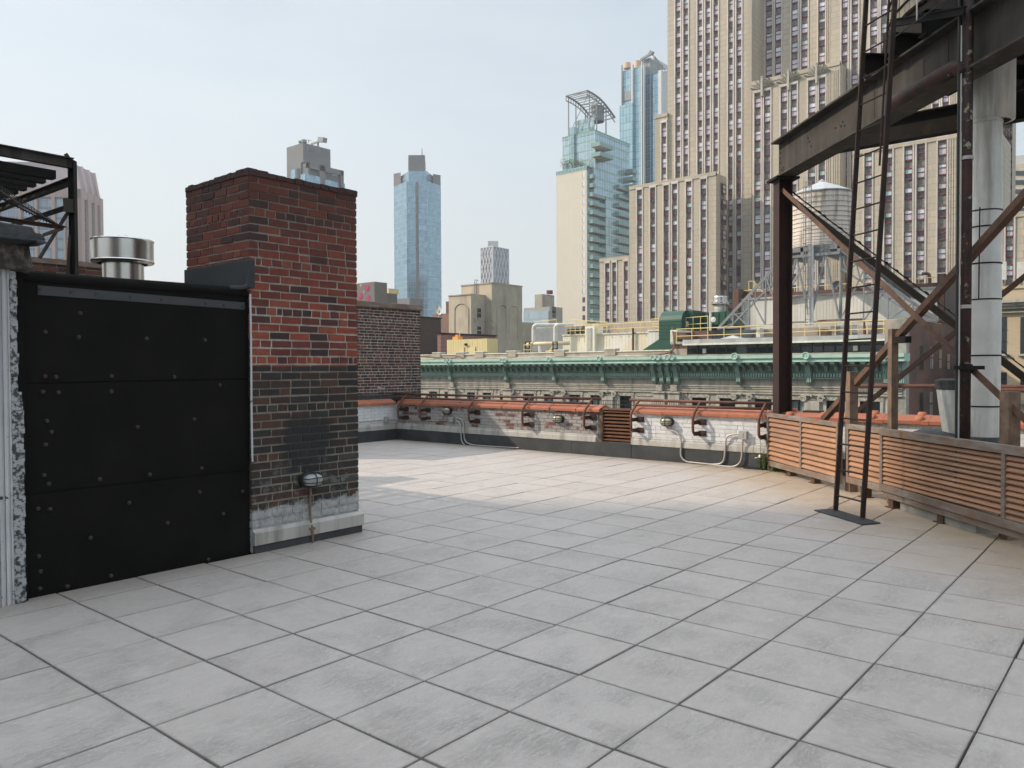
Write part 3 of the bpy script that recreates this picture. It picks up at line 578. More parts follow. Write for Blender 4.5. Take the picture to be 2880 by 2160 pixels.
# steel frame at far left
fr_=thing('rooftop_rack',(2.39,7,2.44),'dark steel roof frame with slatted deck and angle braces at the far left','rack')
Pt=PY(203,452,7.0)
def part(nm,fn,mt,par,**k): mm=MB();fn(mm);return mm.build(nm,mt,par,**k)
part('post',lambda m:m.ibeam((Pt.x,7,2.40),(Pt.x,7,Pt.z),.075,.09,.01,.01),M['dsteel'],fr_)
tb=PY(0,424,7.0);d_=(tb-PY(195,459,7.0)).normalized()
part('top_beam',lambda m:m.ibeam(PY(205,460,7),PY(205,460,7)+Vector((-3.6,0,0)),.13,.09,.012,.01),M['gsteel'],fr_)
zb=PY(195,506,7).z
part('side_beam',lambda m:m.ibeam((Pt.x,7,zb),(Pt.x,11,zb),.10,.06,.012,.01),M['dsteel'],fr_)
part('deck',lambda m:[m.box(Pt.x-3.5,Pt.x-.1,7.25+i*.33,7.25+i*.33+.13,zb+.04,zb+.15) for i in range(11)],M['dsteel'],fr_)
part('rear_beam',lambda m:m.box(Pt.x-3.5,Pt.x,11,11.08,zb-.05,zb+.25),M['dsteel'],fr_)
zl=PY(190,578,7).z
part('side_rail',lambda m:m.angle((Pt.x-.02,7,zl),(Pt.x-.02,11,zl),.07),M['dsteel'],fr_)
part('gusset',lambda m:m.box(Pt.x-.13,Pt.x+.03,6.95,6.965,zl-.09,zl+.08),M['gsteel'],fr_)
part('brace',lambda m:m.tube([PY(193,594,7.05),PY(112,725,7.05)],.022,8),M['gsteel'],fr_)
part('bent_tab',lambda m:m.bar(PY(196,450,7),PY(184,432,7),.01,.05),M['rust'],fr_)
for yy in (11.0,):part('post',lambda m:m.ibeam((Pt.x,yy,2.0),(Pt.x,yy,zb),.075,.09,.01,.01),M['dsteel'],fr_)
# ---- far brick bulkhead
fb=thing('brick_bulkhead',(9,10.95,0),'dark brown brick bulkhead with grey coping rising behind the far terrace corner','bulkhead')
YB2=10.95;m=MB();brick_face(m,(6,YB2,.8),VX,-VY,6.22,.8,3.20,bl=.2,bh=.052,g=.0185,proud=.004,irr=.003);m.box(6,12.22,YB2+.05,14,-.05,3.2,1)
brick_face(m,(12.215,YB2,.8),VY,VX,3.,.8,3.20,bl=.2,bh=.052,g=.0185,proud=.004)
m.build('brick_wall',[M['fbr'],M['mortar']],fb)
part('coping',lambda m:m.box(5.95,12.27,YB2-.05,14.05,3.2,3.33),M['gwood'],fb,bevel=.01)
# ---- parapets
def coping_prof(): return [(-.06,.852),(-.06,.912),(-.01,.930),(.13,.985),(.21,.985),(.35,.930),(.40,.912),(.40,.852)]
GA,GB=4.02,4.70
pw=thing('street_parapet',(XW,3,0),'long whitewashed brick parapet with terracotta coping along the street edge of the terrace','parapet')
m=MB();brick_face(m,(XW,GB+.09,0),VY,-VX,YL-GB-.09,.0,.86,bl=.19,bh=.054,g=.014,proud=.005);brick_face(m,(XW+.3,GB+.09,0),-VX,-VY,.3,0,.86,bl=.2,bh=.06,g=.011,proud=.006)
m.box(XW+.05,XW+.34,GB+.14,YL+.3,-.05,.86,1)
m.build('whitewashed_wall',[M['wbrick'],M['wmort']],pw)
m=MB();m.box(XW-.004,XW+.3,GB,GB+.085,-.05,.86,0);m.build('grey_jamb',M['mortard'],pw)
m=MB();brick_face(m,(XW,-8,0),VY,-VX,GA+8,.0,.86,bl=.2,bh=.062,g=.009,proud=.004,irr=.004);m.box(XW+.05,XW+.34,-8,GA,-.05,.86,1)
m.build('white_painted_wall',[M['wpaint'],M['wmort2']],pw)
def coping(y0,y1,knob,par,x0=XW,first=None):
    m=MB();rr=R.random();m.prism(coping_prof(),(x0,y0,0),VX,UPV,VY,y1-y0-.004,0,rr)
    if knob=='lip':
        P=[(a*1.10-.008,.852+(z-.852)*1.16-.006) for a,z in coping_prof()];m.prism(P,(x0,y1-.09,0),VX,UPV,VY,.085,0,rr)
    elif knob=='collar':
        P=[(a*1.04-.004,.846+(z-.852)*1.1) for a,z in coping_prof()];m.prism(P,(x0,y1-.05,0),VX,UPV,VY,.1,0,rr)
    return m.build('coping_tile',M['terra'],par,bevel=.008)
y=GB+.02
while y<10.5: coping(y,min(y+.645,10.6),'lip',pw);y+=.645
y=GA
k=0
while y>-8:
    m=coping(y-.63,y,'collar' if k else 'none',pw);y-=.63;k+=1
m=MB()
for ky in (1.98-.63*0,.9,.2,-.55):
    pass
def knobs():
    for ky in (1.02,.42,-.25,-.92,-1.7):
        m=MB();m.lathe((XW+.0,ky-.07,.925),[(0,0),(.05,.005),(.062,.02),(.062,.10),(.05,.115),(0,.12)],14,0,(VX,UPV,VY));m.lathe((XW+.17,ky-.07,.975),[(0,0),(.05,.005),(.062,.02),(.062,.10),(.05,.115),(0,.12)],14,0,(VX,UPV,VY));m.build('roll_cap',M['terra'],pw,smooth=True)
knobs()
def flash(y0,y1):
    m=MB();m.prism([(0,.262),(-.03,.262),(-.034,.27),(-.03,.36),(-.014,.372),(-.012,.40),(0,.41)],(XW,y0,0),VX,UPV,VY,y1-y0,0);m.build('counter_flashing',M['alum'],pw)
flash(GB+.12,YL-.02)
yy=GA
while yy>-4: flash(yy-2.4+.006,yy);yy-=2.4
m=MB()
for a,b in ((-8,-3),(-3,1.2),(1.2,GA-1.1),(GA-1.1,GB+.7),(GB+.7,7.9),(7.9,YL)): m.box(XW-.022-R.uniform(0,.006),XW,a+.003,b,-.03,.262,0)
m.box(XW-.03,XW+.02,GA,GB,.0,.285,0);m.build('base_flashing',M['base'],pw,bevel=.004)
m=MB();zz=.30
while zz<.90: m.prism([(0,0),(-.055,.012),(-.055,.03),(0,.052)],(XW+.06,GA+.02,zz),VX,UPV,VY,GB-GA-.04,0,R.random());zz+=.068
m.box(XW-.01,XW+.09,GA,GA+.03,.28,.93,0);m.box(XW-.01,XW+.09,GB-.03,GB,.28,.93,0);m.box(XW-.01,XW+.09,GA,GB,.90,.935,0);m.box(XW+.08,XW+.1,GA,GB,.28,.9,1)
m.build('slatted_panel',[M['dwood'],M['hole']],label='weathered brown slatted wooden panel filling the gap in the street parapet',category='panel')
sp=thing('side_parapet',(8,YL,0),'low grey painted brick parapet under the brown brick bulkhead','parapet')
m=MB();brick_face(m,(3.6,YL,0),VX,-VY,XW-3.6,0,.86,bl=.2,bh=.062,g=.009,proud=.004,irr=.004);m.box(3.6,XW+.34,YL+.05,YL+.34,-.05,.86,1);m.build('painted_wall',[M['wpaint'],M['wmort2']],sp)
part('counter_flashing',lambda m:m.prism([(0,.262),(-.03,.262),(-.03,.36),(-.012,.40),(0,.41)],(3.6,YL,0),VY,UPV,VX,XW-3.62,0),M['alum'],sp)
part('base_flashing',lambda m:m.box(3.6,XW-.01,YL-.03,YL,-.03,.262),M['base'],sp)
for a,b in ((8.95,9.6),(9.6,10.25),(10.25,11.02)):
    m=MB();m.prism(coping_prof(),(a,YL,0),VY,UPV,VX,b-a-.005,0,R.random());m.build('coping_tile',M['terra'],sp,bevel=.008)
part('tar_cap',lambda m:m.box(3.6,8.94,YL-.09,YL+.4,.83,.99,j=.02),M['tar'],sp,bevel=.03)
part('tar_cap',lambda m:m.box(6.,12.1,YL+.18,YB2-.01,.95,1.10,j=.02),M['tar'],sp,bevel=.03)
# ---- pipe guard rails leaning over the coping
def rail(ys,y0,y1,label,low0,low1):
    t=thing('pipe_guard_rail',(10.95,(y0+y1)/2,.5),label,'guard rail','pipe rails along the street parapet')
    part('top_rail',lambda m:m.tube([(XW+.10,y0,1.105),(XW+.10,(y0+y1)/2,1.10),(XW+.10,y1,1.105)],.027,10),M['rustpipe'],t,smooth=True)
    part('lower_rail',lambda m:m.tube([(XW+.0,low0,1.015),(XW+.0,low1,1.015)],.024,10),M['rustpipe'],t,smooth=True)
    for y in ys:
        pp=part('rail_post',lambda m:m.tube([(XW-.03,y,.545),(XW-.13,y,.545),(XW-.185,y,.57),(XW-.195,y,.64),(XW-.195,y,.84),(XW-.16,y,.90),(XW+.10,y,1.10)],.024,10,0,2),M['rustpipe'],t,smooth=True)
        for z in (.545,.745):
            mm=MB();mm.box(XW-.19,XW+.0,y-.03,y-.018,z-.035,z+.035);mm.box(XW-.018,XW-.006,y-.17,y-.02,z-.05,z+.05);mm.tube([(XW-.018,y-.12,z),(XW-.04,y-.12,z)],.015,6);mm.tube([(XW-.17,y,z),(XW-.02,y-.03,z)],.02,8);mm.build('bracket',M['rust'],pp)
rail((10.35,9.60,8.05,6.53,4.98),4.78,10.9,'long rusty pipe guard rail on five bent posts above the whitewashed brick stretch',5.0,10.6)
rail((3.92,2.66,1.46),1.20,4.12,'shorter rusty pipe guard rail on three bent posts above the white painted stretch',1.4,3.95)
def wl(px,py,lab):
    c=PX(px,py,XW-.01);return cage_lamp('wall_lamp',c,-VY,-VX,lab,'caged oval wall lamps',.26,.16)
L1=wl(1260,1155,'caged oval lamp on the shaded brick parapet above a small junction box')
L2=wl(1572.6,1178,'caged oval lamp on the sunlit brick parapet left of the slatted panel')
L3=wl(1878.5,1186,'caged oval lamp on the bright white painted parapet')
def con(px,label,rad=.013,X=XW-.025,end=None,sm=2,m_='conduit'):
    pts=[PX(a,b,X) for a,b in px]
    if end: pts+=end
    m=MB();m.tube(pts,rad,8,0,sm);return m.build('conduit',M[m_],smooth=True,label=label,category='conduit',group='metal conduits')
def zf(px,py): p=PZ(px,py,.015);return p
con([(1545-0,1168),(1572,1199),(1572,1199),(1550,1197),(1535,1196),(1523,1206),(1521,1225),(1521,1240),(1518,1256),(1509,1267)][1:],'curved conduit dropping from the sunlit lamp left of the slatted panel',.014)
con([(1283,1175),(1290,1175.5),(1300,1181),(1304,1192),(1305,1205),(1305.5,1232),(1310,1243),(1322,1250),(1345,1253),(1400,1256.5),(1460,1260)],'outer of two bent conduits leaving the junction box, running along the foot of the wall',.014,XW-.04)
con([(1283,1184),(1289,1185),(1294,1193),(1297,1205),(1297,1236),(1301,1246),(1307,1251)],'inner of two bent conduits dropping from the junction box',.014,XW-.04)
con([(1120,1182.5),(1160,1182),(1262,1182)],'straight conduit from the corner to the junction box on the shaded brick parapet',.010,XW-.02,sm=0)
con([(1875,1202),(1878,1208),(1885,1211),(1900,1213),(1911,1224),(1916,1240),(1915,1262),(1914,1282),(1925,1297),(1950,1303),(2020,1307),(2034,1300),(2038,1285),(2040,1255),(2042,1232),(2052,1222),(2082,1221)],'looping conduit from the bright parapet lamp down to the floor and up to the box',.016,XW-.05)
con([(2089,1232),(2088,1250),(2086,1288),(2081,1303),(2066,1313),(2040,1312),(1990,1305),(1940,1300)],'conduit curling from the square box down along the paving edge',.016,XW-.07)
def jb(px,py,lab,w=.11,h=.12,d=.08):
    c=PX(px,py,XW);m=MB();m.box(XW-d,XW,c.y-w/2,c.y+w/2,c.z-h/2,c.z+h/2);m.box(XW-d-.008,XW-d,c.y-w/2-.006,c.y+w/2+.006,c.z-h/2-.006,c.z+h/2+.006);m.box(XW-d-.014,XW-d-.008,c.y-.02,c.y+.02,c.z-.035,c.z+.035)
    m.build('junction_box',M['jbox'],bevel=.006,label=lab,category='junction box',group='junction boxes')
jb(1274.7,1179,'small grey junction box below the lamp on the shaded brick parapet',.11,.10)
jb(2094,1223,'weathered square junction box on the bright white painted parapet',.13,.13)
c=PY(1085,1180,YL-.02);m=MB();m.tube([PY(990,1188,YL-.02),c,PY(1118,1183,YL-.02)],.012,8);m.build('conduit',M['conduit'],label='straight conduit along the grey side parapet in the far corner',category='conduit',group='metal conduits')
m=MB();m.box(c.x-.06,c.x+.06,YL-.09,YL,c.z-.06,c.z+.06,j=.008);m.build('junction_box',M['jbox'],bevel=.01,label='paint-crusted junction box on the grey side parapet in the far corner',category='junction box',group='junction boxes')
m=MB();m.tube([PX(2137,1228,XW-.05),PX(2139,1250,XW-.06),PX(2138,1275,XW-.06)],.004,5,0,1);m.tube([PX(2152,1225,XW-.05),PX(2156,1250,XW-.1),PX(2160,1300,XW-.15),PX(2165,1330,XW-.2)],.004,5,0,1)
q=PX(2139,1283,XW-.07);m.lathe(q,[(0,.03),(.03,.02),(.05,-.02),(.0,-.02)],10,1);m.tube([q,q+Vector((0,.1,-.04))],.006,5,1)
m.build('hanging_cord',[M['rustpipe'],M['conduit']],label='thin cord with a small metal cap hanging beside the screen end',category='cord')
# weeds in the corner
def weed(c,n,h,label,sp=.12):
    m=MB()
    for i in range(n):
        a=R.uniform(0,6.28);b=Vector(c)+Vector((R.uniform(-1,1),R.uniform(-1,1),0))*sp*.6;L_=h*R.uniform(.5,1.1);d=Vector((math.cos(a),math.sin(a),0))*L_*R.uniform(.2,.8);s_=Vector((-math.sin(a),math.cos(a),0))*.006
        p1=b+d*.4+Vector((0,0,L_*.7));p2=b+d+Vector((0,0,L_*R.uniform(.6,1.)))
        m.add([b-s_,b+s_,p1+s_,p1-s_,p2],[(0,1,2,3),(3,2,4)],0,R.random())
    return m.build('weed',M['leaf'],label=label,category='weed',group='weeds at the parapet foot')
M['leaf']=mat('weed_leaf',(.07,.12,.035),.7,c2=(.10,.13,.05),ns=9)
weed(PX(2146,1318,XW-.08),90,.33,'tall tuft of grassy weed growing at the foot of the white parapet by the screen',.1)
weed(PD(2178,1325,9.75),60,.12,'low mossy weed spreading under the near end of the screen',.16)
m=MB();m.box(XW-.16,XW-.02,1.42,1.75,.0,.02,j=.01);m.build('metal_scrap',M['hole'],label='dark scrap lying at the foot of the parapet by the weeds',category='scrap')
# wire baskets beyond the parapet
def grate(px0,px1,py0,py1,lab):
    m=MB();X=12.0;a=PX(px0,py0,X);b=PX(px1,py0,X);z1=a.z;z0=PX(px0,py1,X).z-.3
    n=int(abs(a.y-b.y)/.045)
    for i in range(n+1):
        y=a.y+(b.y-a.y)*i/n;m.box(X-.004,X+.004,y-.004,y+.004,z0,z1)
    for z in (z1,z1-.08,z1-.16,z1-.24,z0): m.box(X-.005,X+.005,b.y,a.y,z-.006,z+.006)
    m.tube([(X,b.y,z1),(X,b.y-.12,z1+.05)],.008,5)
    m.build('fire_escape_grate',M['lampb'],label=lab,category='grate',group='grates beyond the parapet')
grate(1692,1782,1126,1150,'black wire grate seen through the gap above the slatted panel')
grate(1834,1908,1127,1150,'black wire grate seen behind the rail over the white parapet')
M['lad']=mat('blackened_rusty_ladder',(.020,.013,.011),.75,.1,c2=(.045,.02,.014),ns=5,bump=.5,bs=60,bd=.003,stain=(.09,.04,.022),sts=4,stlo=.62,sthi=.75)
# ================================================================ SCREENS, TANK TOWER, LADDER
DU=Vector((-.70711,-.70711,0)); DN=Vector((-.70711,.70711,0)); O0=Vector((11.07,1.35,0))
def DP(s,z,k=0.): return O0+DU*s+DN*k+Vector((0,0,z))      # s along the screens, k towards the terrace
def SD(px,py,k=9.72): p=PD(px,py,k); return (p-O0).dot(DU)
def screen(s0,s1,z0a,z0b,zt,bays,label,n=10,feet=(),beam=.0,kk=0.,tr=.065):
    t=thing('louvred_screen',tuple(DP((s0+s1)/2,0,kk)),label,'screen','louvred wooden screens under the tank tower')
    fr=(DP(0,0,kk),DU,DN,UPV)
    zb=lambda s:z0a+(z0b-z0a)*(s-s0)/(s1-s0)
    def slats(m):
        for a,b in bays:
            z=max(zb(a),zb(b))+.085;st=(zt-tr-z)/n
            for i in range(n):
                zz=z+i*st;P=[(-.02,0),(.035,.012),(.037,.022),(-.02,st*1.02)]
                P=[(-.02,st*.97),(.018,st*.70),(.034,st*.30),(.034,st*.12),(.022,.0),(-.02,st*.1)]
                m.prism([(q0+R.uniform(-.002,.002),q1+R.uniform(-.002,.002)) for q0,q1 in P],fr[0]+DU*(a+.02)+UPV*(zz+R.uniform(-.003,.003)),DN,UPV,(DU+UPV*R.uniform(-.0022,.0022)).normalized(),b-a-.04,0,R.random())
    part('slats',slats,M['lwood'],t,bevel=.003)
    part('top_rail',lambda m:m.box(s0,s1,-.03,.048,zt-tr,zt,0,0,fr),M['gwood'],t,bevel=.004)
    def br(m):
        vs=[];m.prism([(s0,zb(s0)),(s1,zb(s1)),(s1,zb(s1)+.085),(s0,zb(s0)+.085)],fr[0]+DN*-.03,DU,UPV,DN,.075,0)
        if beam: m.prism([(s0+.05,zb(s0)-beam),(s1,zb(s1)-beam),(s1,zb(s1)-.004),(s0+.05,zb(s0)-.004)],fr[0]+DN*-.05,DU,UPV,DN,.075,0)
    part('bottom_rail',br,M['gwood'],t,bevel=.004)
    e=sorted(set([round(x,3) for ab in bays for x in ab]))
    for x in e:
        part('stile',lambda m:m.box(x-.026,x+.026,-.03,.044,zb(x)+.085,zt-tr,0,0,fr),M['gwood'],t,bevel=.004)
    for s in feet:
        part('foot',lambda m:(m.box(s-.05,s+.05,-.10,.0,.0,zb(s)+.08,0,0,fr),m.box(s-.08,s+.07,-.12,.03,-.002,.012,0,0,fr)),M['rustwood'],t)
    return t
M['rustwood']=mat('rust_stained_block',(.13,.065,.035),.85,c2=(.08,.045,.03),ns=8,bump=.5,bs=40,bd=.003)
sA=SD(2365,1200);sB0=SD(2378,1200);sB1=SD(2479,1208);sC0=SD(2487,1202)
sm=SD(2258,1200);sm2=SD(2838,1270)
screen(0,sA,.075,.105,.955,[(0.03,sm),(sm,sA-.03)],'far louvred cedar screen in two bays beside the white parapet',feet=(.75,1.55,),beam=.0,n=9)
screen(sB0,sB1,.15,.155,.945,[(sB0+.03,sB1-.03)],'narrow single-bay louvred screen directly behind the ladder',feet=(sB0+.35,),kk=-.05,n=9)
screen(sC0,7.6,.19,.13,.96,[(sC0+.03,sm2),(sm2,7.57)],'near wide louvred cedar screen running out of the picture on the right',feet=(sC0+.18,4.55,6.2),beam=.075,kk=.02,n=11,tr=.085)
tw=thing('tank_tower',(10.2,-2.8,0),'dark rusty steel tower carrying an old wooden water tank over the terrace edge','water tower')
K=10.0
colp=PD(2202,500,K)
part('column',lambda m:m.ibeam((colp.x,colp.y,.95),(colp.x,colp.y,4.82),.23,.23,.02,.02),M['rustcol'] if 'rustcol' in M else M['rust'],tw)
part('cap_plate',lambda m:m.box(-.2,.2,-.2,.2,4.80,4.835,0,0,(Vector((colp.x,colp.y,0)),DU,DN,UPV)),M['dsteel'],tw)
part('parapet_pier',lambda m:m.box(colp.x-.05,colp.x+.4,colp.y-.3,colp.y+.3,-.05,.93),M['conc'],tw)
gs=Vector((colp.x,colp.y,0))-DU*.14;ge=Vector((colp.x,colp.y,0))+DU*9.3
H_=.62;zg=4.84
def gird(m,o=0.):
    a=gs-DN*o;b=ge-DN*o
    m.ibeam(a+UPV*(zg+H_/2),b+UPV*(zg+H_/2),H_,.30,.026,.02)
def gd(m):
    gird(m)
    fr=(gs,DU,DN,UPV)
    for s in (2.9,4.4,6.0,7.6): m.box(s,s+.012,-.14,.014,zg+.026,zg+H_-.026,0,0,fr)
    for x,z in ((.06,.52),(.06,.44),(.06,.36),(.06,.28),(.12,.15),(.18,.17),(.12,.09),(.18,.11),(1.05,.4),(1.1,.33),(1.15,.25),(1.9,.3),(2.05,.28),(2.1,.33),(2.15,.26)): m.tube([gs+DU*x+DN*.009+UPV*(zg+z),gs+DU*x+DN*.022+UPV*(zg+z)],.014,6)
part('main_girder',gd,M['gsteel'],tw)
0 and part('rear_girder',lambda m:gird(m,4.0),M['gsteel'],tw)
part('column',lambda m:m.ibeam(ge-DU*.3+UPV*(-.03),ge-DU*.3+UPV*zg,.23,.23,.02,.02),M['rust'],tw)
0 and part('column',lambda m:m.ibeam(ge-DU*.3-DN*4+UPV*(-10),ge-DU*.3-DN*4+UPV*zg,.23,.23,.02,.02),M['rust'],tw)
0 and part('column',lambda m:m.ibeam(gs+DU*.3-DN*4+UPV*(-10),gs+DU*.3-DN*4+UPV*zg,.23,.23,.02,.02),M['rust'],tw)
XB=11.32
part('parapet_beam',lambda m:m.ibeam((XB,1.2,5.35),(XB,-8,5.35),.38,.2,.022,.018),M['dsteel'],tw)
part('joist',lambda m:m.ibeam((9.5,.1,5.62),(9.5,.1,5.62)+Vector((1.9,-6,0)),.2,.1) if 0 else m.ibeam(PD(2506,66,9.66),PD(2712,30,9.66),.085,.06,.01,.01),M['dsteel'],tw)
for i in range(7):
    s=3.0+i*.62;a=gs+DU*s+DN*.22+UPV*(zg+H_+.14);b=a-DN*4.7
    part('joist',lambda m:m.ibeam(a,b,.28,.14,.016,.012),M['dsteel'],tw)
TC=Vector((10.13,-2.82,0));TR=2.03;TZ=6.08
def dunn(m):
    for i in range(-8,9):
        x=i*.24;h=math.sqrt(max(0,(TR+.05)**2-x*x))
        m.box(x-.05,x+.05,-h,h,zg+H_+.28,TZ-.02,0,0,(TC,DN,DU,UPV))
part('dunnage_boards',dunn,M['dsteel'],tw)
M['stave']['_']=0
def stv(m):
    n=96
    for i in range(n):
        a0=2*math.pi*i/n;a1=2*math.pi*(i+.96)/n;r=TR+R.uniform(-.004,.004)
        p=[TC+Vector((math.cos(a)*q,math.sin(a)*q,0)) for a in (a0,a1) for q in (r,r-.05)]
        vs=[q+UPV*z for z in (TZ,TZ+3.4) for q in p]
        m.add(vs,[(0,2,6,4),(1,5,7,3),(0,1,3,2),(4,6,7,5),(0,4,5,1),(2,3,7,6)],0,R.random())
    m.lathe(TC+UPV*(TZ+.05),[(0,0),(TR-.03,0)],48)
part('tank_staves',stv,M['stave'],tw)
for z in (.12,.36,.6,.85,1.15,1.5,1.9,2.35,2.85): part('hoop',lambda m:m.tube([TC+Vector((math.cos(a)*(TR+.01),math.sin(a)*(TR+.01),TZ+z)) for a in [2*math.pi*i/64 for i in range(65)]],.014,5),M['dsteel'],tw)
part('tank_roof',lambda m:m.lathe(TC+UPV*(TZ+3.4),[(TR+.12,0),(0,1.0)],32),M['roofg'],tw)
def br(p,q,w=.085,mt='braceb',side=DN,flip=-1): part('brace',lambda m:m.angle(p,q,w,.012,0,tuple(side),flip),M[mt],tw)
def ext(p,q,t): return p+(q-p)*t
a,b=PD(2202,536,K-.02),PD(2880,1178,K-.02);br(a,ext(a,b,1.05))
a,b=PD(2326,1176,K+.0),PD(2880,565,K+.0);br(ext(a,b,-.02),ext(a,b,1.35))
a,b=PX(2210,540,XB-.07),PX(2880,1050,XB-.07)
br(a,ext(a,b,1.06),.125,'dsteel',VX)
def crust(m):
    d=(b-a);L_=d.length;d.normalize();w=d.cross(VX).normalized();w=w if w.z>0 else -w
    P=[(0,.05)];x=.02
    while x<L_: P.append((x,.062+R.choice([0,.004,.008,.022,.012])*R.random()+.002));x+=R.uniform(.015,.05)
    P.append((L_,.05));m.prism(P,a-VX*.02,d,w,VX,.055,0)
part('rust_crust',crust,M['dsteel'],tw)
a2,b2=PX(2407,1166,XB-.03),PX(2880,786,XB-.03);br(a2,ext(a2,b2,1.5),.09,'rustcol' if 'rustcol' in M else 'rust',VX,1)
# short posts and pipe rails behind the screens
for px,pyt,w,lab in ((2396,1045,.12,0),(2512,925,.09,0),(2841,1101,.13,0)):
    q=PD(px,pyt,9.95);part('post',lambda m:m.box(-w/2,w/2,-w/2,w/2,-.03,q.z,0,0,(Vector((q.x,q.y,0)),DU,DN,UPV)),M['postb'],tw,bevel=.004)
q=PD(2512,955,9.95);part('bolt_bracket',lambda m:(m.box(-.3,-.04,-.05,.05,q.z-.07,q.z+.07,0,0,(Vector((q.x,q.y,0)),DU,DN,UPV)) if 0 else m.box(.04,.32,-.04,.04,q.z-.05,q.z+.03,0,0,(Vector((q.x,q.y,0)),-DU if 0 else DU,DN,UPV))),M['dsteel'],tw)
part('pipe_rail',lambda m:m.tube([PX(2405,1086,XB),PX(2640,1086,XB),Vector((XB,-7,PX(2640,1086,XB).z))],.03,8),M['rustpipe'],tw)
part('pipe_rail',lambda m:m.tube([PX(2790,1097,XB-.35),Vector((XB-.35,-7,PX(2800,1097,XB-.35).z))],.03,8),M['rustpipe'],tw)
q=PX(2288,1160,XW+.2);m=MB();m.box(q.x-.1,q.x+.1,q.y-.14,q.y+.14,.95,q.z+.03);m.build('steel_block',M['rust'],tw)
a=PD(2510,330,9.72);b=PD(2684,247,9.72);zz=4.90
part('drain_pipe',lambda m:m.tube([(a.x,a.y,zz),(b.x,b.y,zz),(b.x-.03,b.y-.05,zz-.02),(b.x-.06,b.y-.09,zz-.1)],[.085,.085,.08,.05],14,0,1),M['peel'],tw,smooth=True)
for s in (4.2,6.1):
    p=DP(s,5.62,.1);part('hanger_rod',lambda m:(m.tube([p,p+UPV*.62],.008,5),m.tube([p+UPV*.62-DU*.12,p+UPV*.62+DU*.12],.008,5)),M['galv'],tw)
part('edge_rod',lambda m:m.tube([DP(3.6,5.60,.12),DP(7.6,5.60,.12)],.009,6),M['gsteel'],tw)
# standpipe in front of the girder
sp_=PD(2715,1100,9.82);stp=thing('standpipe',(sp_.x,sp_.y,0),'tall dark standpipe with peeling paint rising in front of the grey duct','standpipe')
part('pipe',lambda m:m.tube([(sp_.x,sp_.y,.42),(sp_.x,sp_.y,3.2),(sp_.x,sp_.y,7.5)],.052,16),M['peel'],stp,smooth=True)
for py in (863,447): 
    z=PD(2715,py,9.82).z;part('coupling',lambda m:m.lathe((sp_.x,sp_.y,z),[(.05,-.02),(.062,-.018),(.062,.018),(.05,.02)],16),M['conduit'],stp)
z=PD(2715,1034,9.82).z;part('clamp',lambda m:(m.box(-.16,.16,.05,.075,z-.02,z+.02,0,0,(Vector((sp_.x,sp_.y,0)),cr,-VX if 0 else Vector((-.769,-.64,0)),UPV)),m.lathe((sp_.x,sp_.y,z),[(.05,-.04),(.068,-.035),(.068,.035),(.05,.04)],16)),M['dsteel'],stp)
q=sp_-cr*.095;part('cable',lambda m:m.tube([(q.x,q.y,.42),(q.x,q.y,2.2),(q.x+.004,q.y,3.4),(q.x,q.y,7.3)],.013,6,0,1),M['lampb'],stp)
q2=sp_-cr*.07;part('cable',lambda m:m.tube([(q2.x,q2.y,.6),(q2.x,q2.y,2.6),(q2.x,q2.y,5.3)],.008,6),M['pipew'],stp)
# insulated riser
dk=PD(2765,1230,10.6);dt=thing('insulated_riser',(dk.x,dk.y,.9),'fat grey sheet metal clad riser with black straps beside the standpipe','duct')
def ringZ(py): return PD(2765,py,10.6).z
part('jacket',lambda m:m.lathe((dk.x,dk.y,0),[(.168,.80),(.166,1.6),(.170,2.3),(.164,3.0),(.172,3.7),(.160,4.05),(.166,4.3),(.168,6.05)],32),M['galv'],dt,smooth=True)
part('upper_casing',lambda m:m.lathe((dk.x+.08,dk.y-.06,0),[(.17,4.46),(.215,4.47),(.22,6.0)],28),M['galv'],dt,smooth=True)
for py in (597,642,744,844,1000,1142,340,352): part('strap',lambda m:m.lathe((dk.x,dk.y,ringZ(py)),[(.168,-.008),(.174,-.006),(.174,.006),(.168,.008)],32),M['dsteel'] if py>400 else M['galv'],dt)
part('strap_rod',lambda m:m.tube([Vector((dk.x,dk.y,ringZ(592)))-cr*.15+Vector((-.12,-.1,0)),Vector((dk.x,dk.y,ringZ(846)))-cr*.155+Vector((-.12,-.1,0))],.007,5),M['dsteel'],dt)
part('tar_boot',lambda m:m.lathe((dk.x,dk.y,0),[(.30,.55),(.27,.72),(.20,.86),(.175,.93)],20),M['tar'],dt)
part('side_sheet',lambda m:m.prism([(-.16,6.0),(.17,6.0),(.04,3.4),(.02,3.4)],(dk.x+.25,dk.y+.05,0),cr,UPV,cf,.02,0),M['galv'],dt)
part('side_pipe',lambda m:m.box(dk.x+.2,dk.x+.3,dk.y-.62,dk.y-.5,3.6,5.4),M['galv'],dt) if 0 else None
m=MB();m.box(-.5,.85,-.45,.62,-.05,.44,0,0,(Vector((dk.x,dk.y,0))-DU*.1,DU,DN,UPV));m.build('concrete_plinth',M['conc'],label='low concrete plinth under the standpipe and the grey riser behind the near screen',category='plinth',bevel=.02)
